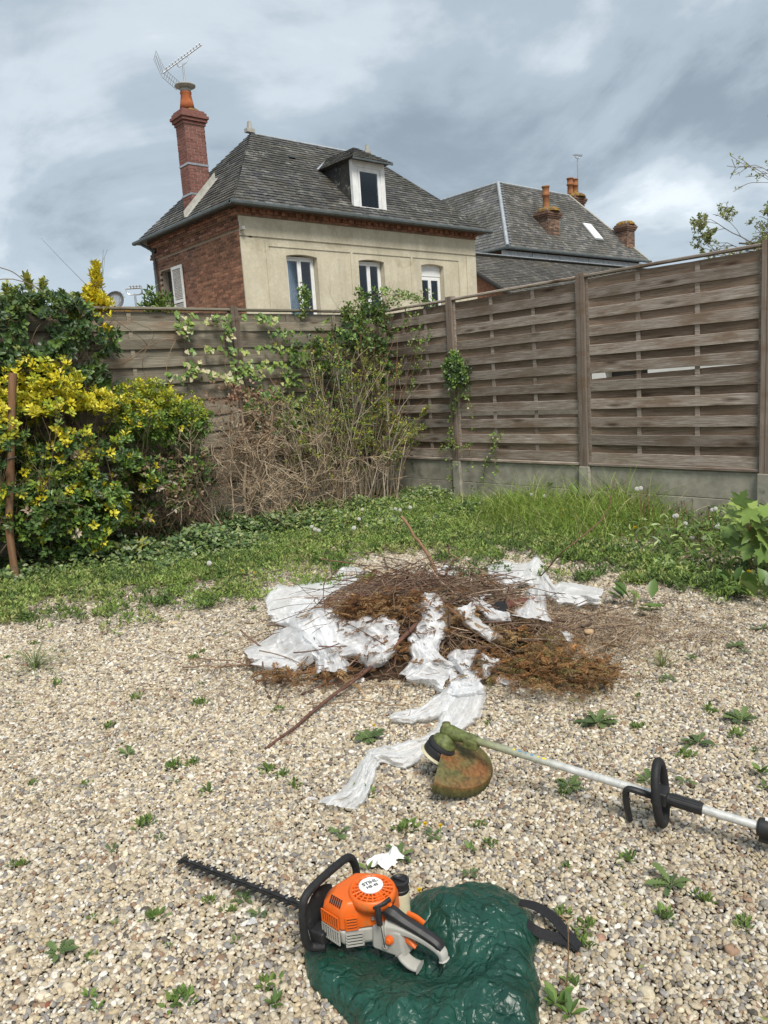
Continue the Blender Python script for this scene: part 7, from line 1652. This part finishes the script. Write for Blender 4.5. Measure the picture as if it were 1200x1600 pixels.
    j1 = K-s*.02+side*.012; j2 = K-s*.085+side*.02+up*.006; end = at(984, 1281, z=.015)
    MB().sweep(smooth_path([j1, j2, j2+(end-j2)*.16-s*.012, j2+(end-j2)*.5-s*.010, end], 18), .020, .017).obj('barrier_bar', MT['black'], t, smooth=False)
    a0 = K+s*.018; e0 = at(1099, 1264, z=.093); Ls = (e0-K)@s; MB().tube([a0, K+s*Ls], .0185, 20).obj('grip_sleeve', MT['black'], t, smooth=False)
    for i in range(5):
        th = R_(20+35*i); d = up*math.sin(th)+side*math.cos(th)*-1; MB().sweep([a0+s*.012+d*.0185, K+s*(Ls-.006)+d*.0185], .004, .004, up=d).obj('sleeve_rib', MT['black'], t)
    for i, m in enumerate(('yellow', 'blueink', 'blueink', 'blueink', 'yellow', 'yellow')):
        dq = up*.93+side*.36; q = G+s*(.235+.021*i)+dq*.0128; MB().box(q, ((.007, .012, .005, .010, .006, .013)[i], (.006, .005, .007, .006, .005, .006)[i], .0012), np.stack([s, norm(np.cross(dq, s)), norm(dq)], 1)).obj('shaft_mark', MT[m], t)
    h = G+s*(L-.012); R3 = np.stack([s, side, up], 1)
    mb = MB(); mb.lathe([(.016, -.004), (.026, 0), (.028, .03), (.026, .07), (.030, .075), (.030, .12)], h, s, 16); mb.box(h+s*.03-up*.022, (.05, .03, .035), R3)
    mb.obj('tube_connector', MT['black'], t, bevel=.003)
    MB().box(h+s*.025-side*-.0-up*-.029, (.02, .012, .004), R3).obj('white_arrow', MT['badge'], t)
    m2 = MB(); m2.box(h+s*.20+up*.03, (.14, .15, .16), R3); m2.box(h+s*.30+up*.03, (.08, .20, .20), R3); m2.obj('engine', MT['orange'], t, bevel=.02)
def mat_shaft():
    m, nt, N, L, bs = new_mat('shaft_alu'); c = lnk_color(N, L, 'GEOMETRY'); vec = coords(N, L, (1, 1, 1), False); n = noise(N, L, vec, 45, 6, .7)
    c = mixc(N, L, 1, c, ramp(N, L, n, [(.3, (.72,)*3), (.65, (1.1,)*3)]), 'MULTIPLY'); L.new(c, bs.inputs['Base Color']); bs.inputs['Roughness'].default_value = .42; bs.inputs['Metallic'].default_value = .25; return m
MT['shaft'] = mat_shaft(); MT['stained'] = mat_tint('grass_stained', .62, .35, 75, .5, .003, lo=.55, hi=1.45)
string_trimmer()

# ================================================================ GREEN BAG
BAG = [(468, 1476), (474, 1512), (490, 1548), (512, 1575), (545, 1600), (560, 1640), (640, 1690), (760, 1700), (838, 1665), (842, 1610), (846, 1545), (838, 1500), (848, 1465), (836, 1430), (815, 1408), (790, 1392), (765, 1380), (720, 1388), (672, 1402), (640, 1412), (610, 1425), (560, 1440), (505, 1462)]
def bag_h(x, y):
    # broad swell, a hump on the right far side, a dip where the tool lies
    def g(px, py, s, a):
        q = at(px, py, z=.05); return a*np.exp(-((x-q[0])**2+(y-q[1])**2)/s**2)
    h = .036+g(705, 1440, .11, .070)+g(800, 1460, .12, .030)+g(640, 1570, .16, .030)+g(790, 1560, .12, .030)+g(520, 1530, .09, .02)-g(600, 1470, .10, .03)-g(665, 1500, .06, .03)
    return h
def green_bag():
    P = np.array([at(px, py, z=.012)[:2] for px, py in BAG]); c = np.array(at(690, 1530, z=.02)[:2]); t = thing('garden_bag', 'crumpled dark green woven plastic garden bag under the hedge trimmer', 'bag', (c[0], c[1], 0))
    na, nr = 330, 130; Q = np.vstack([P, P[:1]]); ln = np.r_[0, np.cumsum(np.linalg.norm(np.diff(Q, axis=0), axis=1))]; u = np.linspace(0, ln[-1], na, endpoint=False); bx = np.interp(u, ln, Q[:, 0]); by = np.interp(u, ln, Q[:, 1])
    for _ in range(5): bx = (np.roll(bx, 1)+2*bx+np.roll(bx, -1))/4; by = (np.roll(by, 1)+2*by+np.roll(by, -1))/4
    ed = 1+.05*(fbm(u*14, u*0, 5, 3)-.5)*2+.035*(fbm(u*42, u*0, 6, 2)-.5)*2; r = np.r_[np.linspace(.01, .86, nr-40), np.linspace(.865, 1, 40)][:, None]
    X = c[0]+(bx-c[0])[None]*r*(1+(ed-1)[None]*r); Y = c[1]+(by-c[1])[None]*r*(1+(ed-1)[None]*r)
    prof = (1-np.clip(r, 0, 1)**9)**.55
    wx, wy = X+.03*(fbm(X*9, Y*9, 3, 3)-.5), Y+.03*(fbm(X*9+4, Y*9, 4, 3)-.5)
    def aniso(th, fa, fb, sd):
        a_ = X*math.cos(th)+Y*math.sin(th); b_ = -X*math.sin(th)+Y*math.cos(th); w_ = .05*(fbm(X*7, Y*7, sd, 3)-.5); return crumple((a_+w_)*fa, (b_+w_)*fb, sd, 1.0, 6, .25)
    mk = np.clip((fbm(X*4.5, Y*4.5, 91, 2)-.25)*3, 0, 1)
    Z = bag_h(X, Y)+.085*crumple(wx, wy, 21, 5.0, 6, .3)+.060*(mk*aniso(.5, 5, 13, 22)+(1-mk)*aniso(2.0, 5, 13, 23))+.062*crumple(X, Y, 28, 12, 6, .2)+.034*crumple(X, Y, 26, 25, 6, .15)+.015*crumple(X, Y, 27, 55, 6, .15)
    Z = np.maximum(Z, .016)*prof+.006
    # the bag gives way under the tool
    O = np.array([1.02, 1.33]); ax = np.array([-.265, .964]); ay = np.array([-.964, -.265]); lx = (X-O[0])*ax[0]+(Y-O[1])*ax[1]; ly = (X-O[0])*ay[0]+(Y-O[1])*ay[1]
    inside = np.exp(-(np.hypot((lx-.0)/.145, (ly-.01)/.105))**4); Z = Z*(1-inside)+np.minimum(Z, .050)*inside
    bar = np.exp(-(np.hypot((lx+.13)/.12, (ly+.01)/.07))**3); Z = Z*(1-bar)+np.minimum(Z, .040)*bar
    V = np.stack([X, Y, Z], -1).reshape(-1, 3); F = grid_faces(nr, na)
    link('bag_sheet', mesh_np('bag_sheet', V, [F[:, ::-1], np.array([list(range(na))])], smooth=True, mat=MT['tarp']), t)
    # carrying strap
    def rib(pts, w, name):
        Pp = smooth_path([p for p, _ in pts], 26); N_ = smooth_path([n for _, n in pts], 26); Tn = norm(np.gradient(Pp, axis=0)); S = norm(np.cross(Tn, N_))
        V = np.stack([Pp-S*w/2, Pp+S*w/2, Pp+S*w/2+N_*.0022, Pp-S*w/2+N_*.0022], 1).reshape(-1, 3); link(name, mesh_np(name, V, [grid_faces(26, 4)], mat=MT['webbing'], smooth=False), t)
    up = UZ
    rib([(at(812, 1410, z=.052), up), (at(838, 1417, z=.05), norm(UZ-GF*.3)), (at(862, 1432, z=.045), norm(UZ-GF*.7)), (at(885, 1458, z=.035), norm(UZ-GF*.5)), (at(905, 1480, z=.022), up)], .025, 'strap')
    rib([(at(824, 1443, z=.062), norm(UZ-GF*.2)), (at(840, 1456, z=.040), norm(UZ-GF*.6)), (at(870, 1466, z=.028), norm(UZ-GF*.4)), (at(890, 1475, z=.024), up), (at(906, 1482, z=.020), up)], .025, 'strap')
MT['webbing'] = mat_var('webbing', [(.3, (.010, .010, .012)), (.7, (.022, .022, .024))], 300, (1, 1, 1), .8, .4, .001, False)
green_bag()

# ================================================================ HEDGE TRIMMER
def hedge_trimmer():
    O = np.array([1.02, 1.33, 0.0]); axx = np.array([-.265, .964, 0]); axx /= np.linalg.norm(axx); ayy = np.cross(UZ, axx)
    O = O+(0, 0, .022); SCL = .86
    t = thing('hedge_trimmer', 'orange and grey petrol hedge trimmer resting on the green bag', 'hedge trimmer', O, rotz=math.atan2(axx[1], axx[0])); t.scale = (SCL,)*3
    def ob(mb, name, mat, par=t, bevel=0, smooth=False, kind=None): return mb.obj(name, MT[mat], par, smooth=smooth, world=False, bevel=bevel, kind=kind)
    C = [(.042, .088), (.118, .074), (.134, .030), (.112, -.062), (.045, -.095), (-.045, -.080), (-.068, -.025), (-.026, .030)]
    c0 = np.mean(C, 0)
    def loft(levels):
        mb = MB(); n = len(C); V = []
        for z, sx, dx, dy in levels: V += [(c0[0]+(x-c0[0])*sx+dx, c0[1]+(y-c0[1])*sx+dy, z) for x, y in C]
        F = grid_faces(len(levels), n)[:, ::-1]; m = len(levels); mb.add(V, [F, np.array([list(range(n))]), np.array([[(m-1)*n+i for i in range(n)][::-1]])]); return mb
    low = loft([(.060, .78, .0, -.004), (.075, .93, 0, 0), (.118, .985, 0, 0)]); o = ob(low, 'lower_housing', 'grey_plastic', bevel=.007)
    # rear fan casing and skid of the handle
    rb = MB(); rb.add([(x, y, z) for x, y, z in [(-.015, .034, .052), (-.118, .022, .045), (-.118, -.045, .045), (-.02, -.06, .052), (-.02, .034, .128), (-.108, .022, .125), (-.108, -.045, .125), (-.02, -.06, .128)]], [np.array([(0, 3, 2, 1), (4, 5, 6, 7), (0, 1, 5, 4), (1, 2, 6, 5), (2, 3, 7, 6), (3, 0, 4, 7)])]); ob(rb, 'rear_casing', 'grey_plastic', bevel=.010)
    up = loft([(.119, 1.0, 0, 0), (.156, .985, 0, 0), (.176, .955, -.003, 0), (.199, .80, -.010, -.003)]); U = ob(up, 'engine_cover', 'orange', bevel=.008)
    MB_ = MB().lathe([(.066, .178), (.0675, .196), (.066, .205), (.062, .2095), (.0585, .2095), (.0575, .203)], (-.004, -.006, 0), k=40); ob(MB_, 'fan_rim', 'orange', smooth=True)
    ob(MB().lathe([(.060, .196), (0.0, .198)], (-.004, -.006, 0), k=32), 'fan_recess', 'black')
    gr = MB()
    for i in range(20):
        a = 2*math.pi*i/20; gr.sweep([(-.004+math.cos(a)*.030, -.006+math.sin(a)*.030, .210), (-.004+math.cos(a)*.059, -.006+math.sin(a)*.059, .205)], .0045, .006)
    for rr, z in ((.040, .2085), (.050, .207)):
        ring = [(-.004+math.cos(a)*rr, -.006+math.sin(a)*rr, z) for a in np.linspace(0, 2*math.pi, 41)]; gr.sweep(ring, .003, .005, cap=False)
    ob(gr, 'fan_grille', 'orange')
    br = MB(); br.add([(-.012, .0, .212), (-.052, .040, .203), (-.066, .022, .201), (-.024, -.018, .212)], [np.array([(0, 1, 2, 3)])]); br.add([(-.012, .0, .206), (-.052, .040, .195), (-.066, .022, .195), (-.024, -.018, .206)], [np.array([(3, 2, 1, 0)])]); br.add([(-.012, .0, .212), (-.052, .040, .203), (-.066, .022, .201), (-.024, -.018, .212), (-.012, .0, .206), (-.052, .040, .195), (-.066, .022, .195), (-.024, -.018, .206)], [np.array([(0, 4, 5, 1), (1, 5, 6, 2), (2, 6, 7, 3), (3, 7, 4, 0)])]); ob(br, 'grille_bridge', 'orange')
    bx, by = .004, -.012
    ob(MB().lathe([(.034, .208), (.0345, .2125), (.032, .2145), (0, .2150)], (bx, by, 0), k=36), 'name_badge', 'badge')
    # lettering
    rd = np.array([-.496, -.875]); rd /= np.linalg.norm(rd); ang = math.atan2(rd[1], rd[0])
    def text(body, size, off, mat, z, centre, name='lettering', a=ang, bold=.0012):
        cu = bpy.data.curves.new(name, 'FONT'); cu.body = body; cu.size = size; cu.align_x = 'CENTER'; cu.align_y = 'CENTER'; cu.extrude = .0002; cu.offset = bold*.35; cu.resolution_u = 3
        tmp = bpy.data.objects.new('tmp', cu); COL.objects.link(tmp); dg = bpy.context.evaluated_depsgraph_get(); me = bpy.data.meshes.new_from_object(tmp.evaluated_get(dg)); bpy.data.objects.remove(tmp); me.name = name; me.materials.clear(); me.materials.append(MT[mat])
        v = np.array([-math.sin(a), math.cos(a)]); p = np.array(centre)+v*off
        o = link(name, me, t, world=False, loc=(p[0], p[1], z)); o.rotation_euler.z = a; return o
    text('STIHL', .0185, .007, 'ink', .2153, (bx, by)); text('HS 45', .0145, -.0105, 'ink', .2153, (bx, by))
    # yellow sticker on the shoulder
    sr = np.array(Matrix.Rotation(R_(-20), 3, 'Z')); y0 = np.array((.072, -.022))
    st = MB().box((y0[0], y0[1], .1935), (.026, .070, .001), sr); S = ob(st, 'yellow_sticker', 'yellow')
    for k, m in ((-.018, 'blueink'), (.0, 'blueink'), (.019, 'badge')):
        v = sr@np.array((0, k, 0)); ob(MB().lathe([(.0075, .1941), (.0075, .1945), (0, .1945)], (y0[0]+v[0], y0[1]+v[1], 0), k=14), 'sticker_mark', m)
    # vents: black plate painted for the shade in the openings, under proud bars
    def vents(p0, p1, z0, z1, n, vert, mat, name, slope=0.0):
        p0 = np.array((*p0, 0.)); p1 = np.array((*p1, 0.)); d = p1-p0; Lh = np.linalg.norm(d); d /= Lh; nn = np.array([-d[1], d[0], 0]); nn = nn if nn@np.array([c0[0]-p0[0], c0[1]-p0[1], 0]) < 0 else -nn
        rot = np.stack([d, nn, UZ], 1); mid = (p0+p1)/2+UZ*(z0+z1)/2
        b = ob(MB().box(mid+nn*.0005, (Lh, .003, z1-z0), rot), name, 'black')
        w = MB()
        if vert:
            for i in range(n+1): w.box(p0+d*Lh*i/n+UZ*(z0+z1)/2+nn*.003, (Lh/n*.42, .004, z1-z0+.004), rot)
            w.box(mid+UZ*((z1-z0)/2+.001)+nn*.003, (Lh+.004, .004, .004), rot); w.box(mid-UZ*((z1-z0)/2+.001)+nn*.003, (Lh+.004, .004, .004), rot)
        else:
            for i in range(n+1): w.box(p0+d*Lh/2+UZ*(z0+(z1-z0)*i/n)+nn*.003, (Lh+.004, .004, (z1-z0)/n*.42), rot)
            for q in (p0, p1): w.box(q+UZ*(z0+z1)/2+nn*.003, (.004, .004, z1-z0), rot)
        w.obj(name+'_bars', MT[mat], b, world=False)
    def onF(a, b, u): return np.array(a)+(np.array(b)-np.array(a))*u
    C1, C2, C3, C8 = C[0], C[1], C[2], C[7]
    vents(onF(C1, C2, .10), onF(C1, C2, .95), .124, .156, 7, True, 'orange', 'vent'); vents(onF(C1, C2, .10), onF(C1, C2, .97), .078, .114, 7, True, 'grey_plastic', 'vent')
    vents(onF(C1, C8, .16), onF(C1, C8, .52), .124, .158, 4, False, 'orange', 'vent'); vents(onF(C1, C8, .14), onF(C1, C8, .66), .074, .110, 4, False, 'grey_plastic', 'vent')
    # sloping shoulder slots: black strips painted in for the shade inside them
    for i in range(6):
        u = .14+.12*i; q = np.array((*onF(C1, C2, u), 0)); q = q+(np.array((*c0, 0))-q)*.17; ob(MB().box((q[0], q[1], .1885), (.0045, .022, .0045), np.array(Matrix.Rotation(R_(-50), 3, 'X'))), 'slot', 'black')
    for x, y, z in ((.040, .052, .186), (-.030, .034, .150), (.118, -.02, .150)): ob(MB().lathe([(.006, 0), (.006, .003), (.0035, .0035), (.003, .001), (0, .001)], (x, y, z), (0, .35, .9), 12), 'screw', 'metal')
    # starter grip and cord
    ob(MB().sweep(smooth_path([(-.030, .050, .190), (-.046, .040, .197), (-.062, .022, .201), (-.070, .004, .204)], 12), [.010]*3+[.014]*6+[.010]*3, .013), 'starter_grip', 'rubber')
    ob(MB().sweep([(-.052, .040, .200), (-.058, .046, .170), (-.060, .046, .150)], [.012, .018, .013], .016, up=(1, 0, 0)), 'starter_stem', 'rubber')
    ob(MB().tube([(-.060, .044, .152), (-.064, .036, .075)], .0012, 6), 'starter_cord', 'black')
    ob(MB().lathe([(.008, -.002), (.008, .005), (.004, .006), (.003, .003), (0, .003)], (-.064, .031, .076), (0, 1, 0), 14), 'cord_eyelet', 'grey_plastic')
    ob(MB().lathe([(.012, 0), (.012, .006), (.009, .007), (.009, .012), (.006, .014), (0, .014)], (-.078, .028, .100), (0, 1, .1), 16), 'primer_button', 'orange')
    # rear handle: grey frame, black grip, orange lever
    hp = smooth_path([(-.060, .004, .120), (-.110, -.002, .122), (-.165, -.008, .112), (-.212, -.012, .092), (-.222, -.012, .066)], 22); ob(MB().sweep(hp, np.interp(np.linspace(0, 1, 22), [0, .3, .8, 1], [.050, .034, .032, .026]), np.interp(np.linspace(0, 1, 22), [0, .3, .8, 1], [.050, .026, .024, .02])), 'rear_handle', 'grey_plastic', bevel=.003)
    gp = smooth_path([(-.050, .010, .172), (-.075, .006, .165), (-.105, .0, .150), (-.160, -.007, .130), (-.200, -.011, .114), (-.219, -.012, .100)], 22); ob(MB().sweep(gp, np.interp(np.linspace(0, 1, 22), [0, .2, .5, .9, 1], [.028, .040, .034, .034, .026]), np.interp(np.linspace(0, 1, 22), [0, .2, .5, .9, 1], [.03, .040, .026, .022, .014]), bev=.3), 'grip', 'black', bevel=.002)
    ob(MB().sweep(smooth_path([(-.100, .012, .062), (-.112, .012, .046), (-.132, .010, .034), (-.156, .008, .032)], 12), .040, .016), 'handle_foot', 'grey_plastic', bevel=.003)
    ob(MB().sweep(smooth_path([(-.098, .0, .108), (-.125, -.004, .086), (-.140, -.005, .078)], 8), .016, [.022, .02, .018, .016, .014, .012, .010, .008]), 'throttle_trigger', 'orange')
    ob(MB().sweep(smooth_path([(-.105, -.022, .155), (-.13, -.026, .150), (-.155, -.028, .138)], 8), .010, .016), 'throttle_lock', 'orange')
    ob(MB().box((-.066, .010, .189), (.022, .011, .006), np.array(Matrix.Rotation(.3, 3, 'Y'))), 'stop_switch', 'orange', bevel=.001)
    # fuel tank and cap
    ob(MB().lathe([(.024, .050), (.026, .06), (.026, .150), (.023, .158)], (-.037, -.095, 0), k=22), 'fuel_tank', 'tank', smooth=False, bevel=.002)
    ob(MB().lathe([(.0255, .156), (.027, .160), (.027, .166), (.025, .168), (.0255, .182), (.028, .184), (.028, .190), (.022, .192), (.018, .187), (0, .187)], (-.037, -.095, 0), k=26).box((-.037, -.095, .190), (.036, .006, .008)), 'fuel_cap', 'black')
    # front loop handle and hand shield
    lp = smooth_path([(.105, .085, .050), (.138, .108, .050), (.144, .124, .085), (.143, .126, .165), (.142, .112, .205), (.141, .06, .216), (.141, -.04, .214), (.140, -.092, .206), (.139, -.118, .170), (.136, -.120, .125), (.110, -.085, .095)], 46); ob(MB().sweep(lp, .025, .023, up=(1, 0, .02), bev=.32), 'front_handle', 'rubber', smooth=False, bevel=.002)
    n, k = 14, 10; V = []
    for i in range(n):
        y = .100-.125*i/(n-1)
        top = .168-.050*((i-n*.62)/(n*.62))**2
        for j in range(k): z = .046+(top-.046)*j/(k-1); V.append((.150+.020*(j/(k-1))**2-.020*((y-.04)/.06)**2*.5, y, z))
    V = np.array(V); F = grid_faces(n, k, False); sh = MB().add(V, [F]).add(V+np.array((.003, 0, 0)), [F[:, ::-1]]); ob(sh, 'hand_shield', 'black', smooth=True)
    ob(MB().box((.128, .012, .070), (.05, .17, .045)), 'gear_housing', 'black', bevel=.008)
    ob(MB().box((.17, -.004, .058), (.09, .05, .018)), 'blade_mount', 'black', bevel=.004)
    # cutter bar with teeth on both sides
    b0 = np.array((.15, -.006, .062)); b1 = at(283, 1343, z=.045)-O; b1 = np.array((b1@axx, b1@ayy, b1[2]))/SCL; d = b1-b0; L = np.linalg.norm(d); d /= L; sd = norm(np.cross(UZ, d)); nu = np.cross(d, sd); rot = np.stack([d, sd, nu], 1)
    bar = ob(MB().box((b0+b1)/2, (L, .020, .006), rot), 'cutter_bar', 'steel'); ob(MB().box((b0+b1)/2+nu*.0045, (L*.98, .009, .004), rot), 'bar_rail', 'steel')
    tm = MB().add([(-.007, 0, -.0015), (.007, 0, -.0015), (.0035, .016, -.0010), (-.001, .016, -.0010), (-.007, 0, .0015), (.007, 0, .0015), (.0035, .016, .0010), (-.001, .016, .0010)], [np.array([(3, 2, 1, 0), (4, 5, 6, 7), (0, 1, 5, 4), (1, 2, 6, 5), (2, 3, 7, 6), (3, 0, 4, 7)])]).mesh('tooth', MT['steel'])
    nt_ = 19
    for i in range(nt_):
        for sg in (-1, 1):
            for lay in (0, 1):
                if lay and i % 2: continue
                o = link('tooth', tm, bar, world=False, loc=(0, 0, 0)); c = b0+d*(L*(i+.6+.25*lay)/nt_)+sd*sg*.009+nu*(.0016 if lay else -.0016); x_ = d*sg; y_ = sd*sg
                o.matrix_local = Matrix(((x_[0], y_[0], nu[0], c[0]), (x_[1], y_[1], nu[1], c[1]), (x_[2], y_[2], nu[2], c[2]), (0, 0, 0, 1)))
    for k_ in range(6): ob(MB().lathe([(.004, 0), (.004, .002), (0, .0022)], b0+d*L*(k_+.6)/6+nu*.0066, nu, 8), 'bar_rivet', 'metal')
hedge_trimmer()
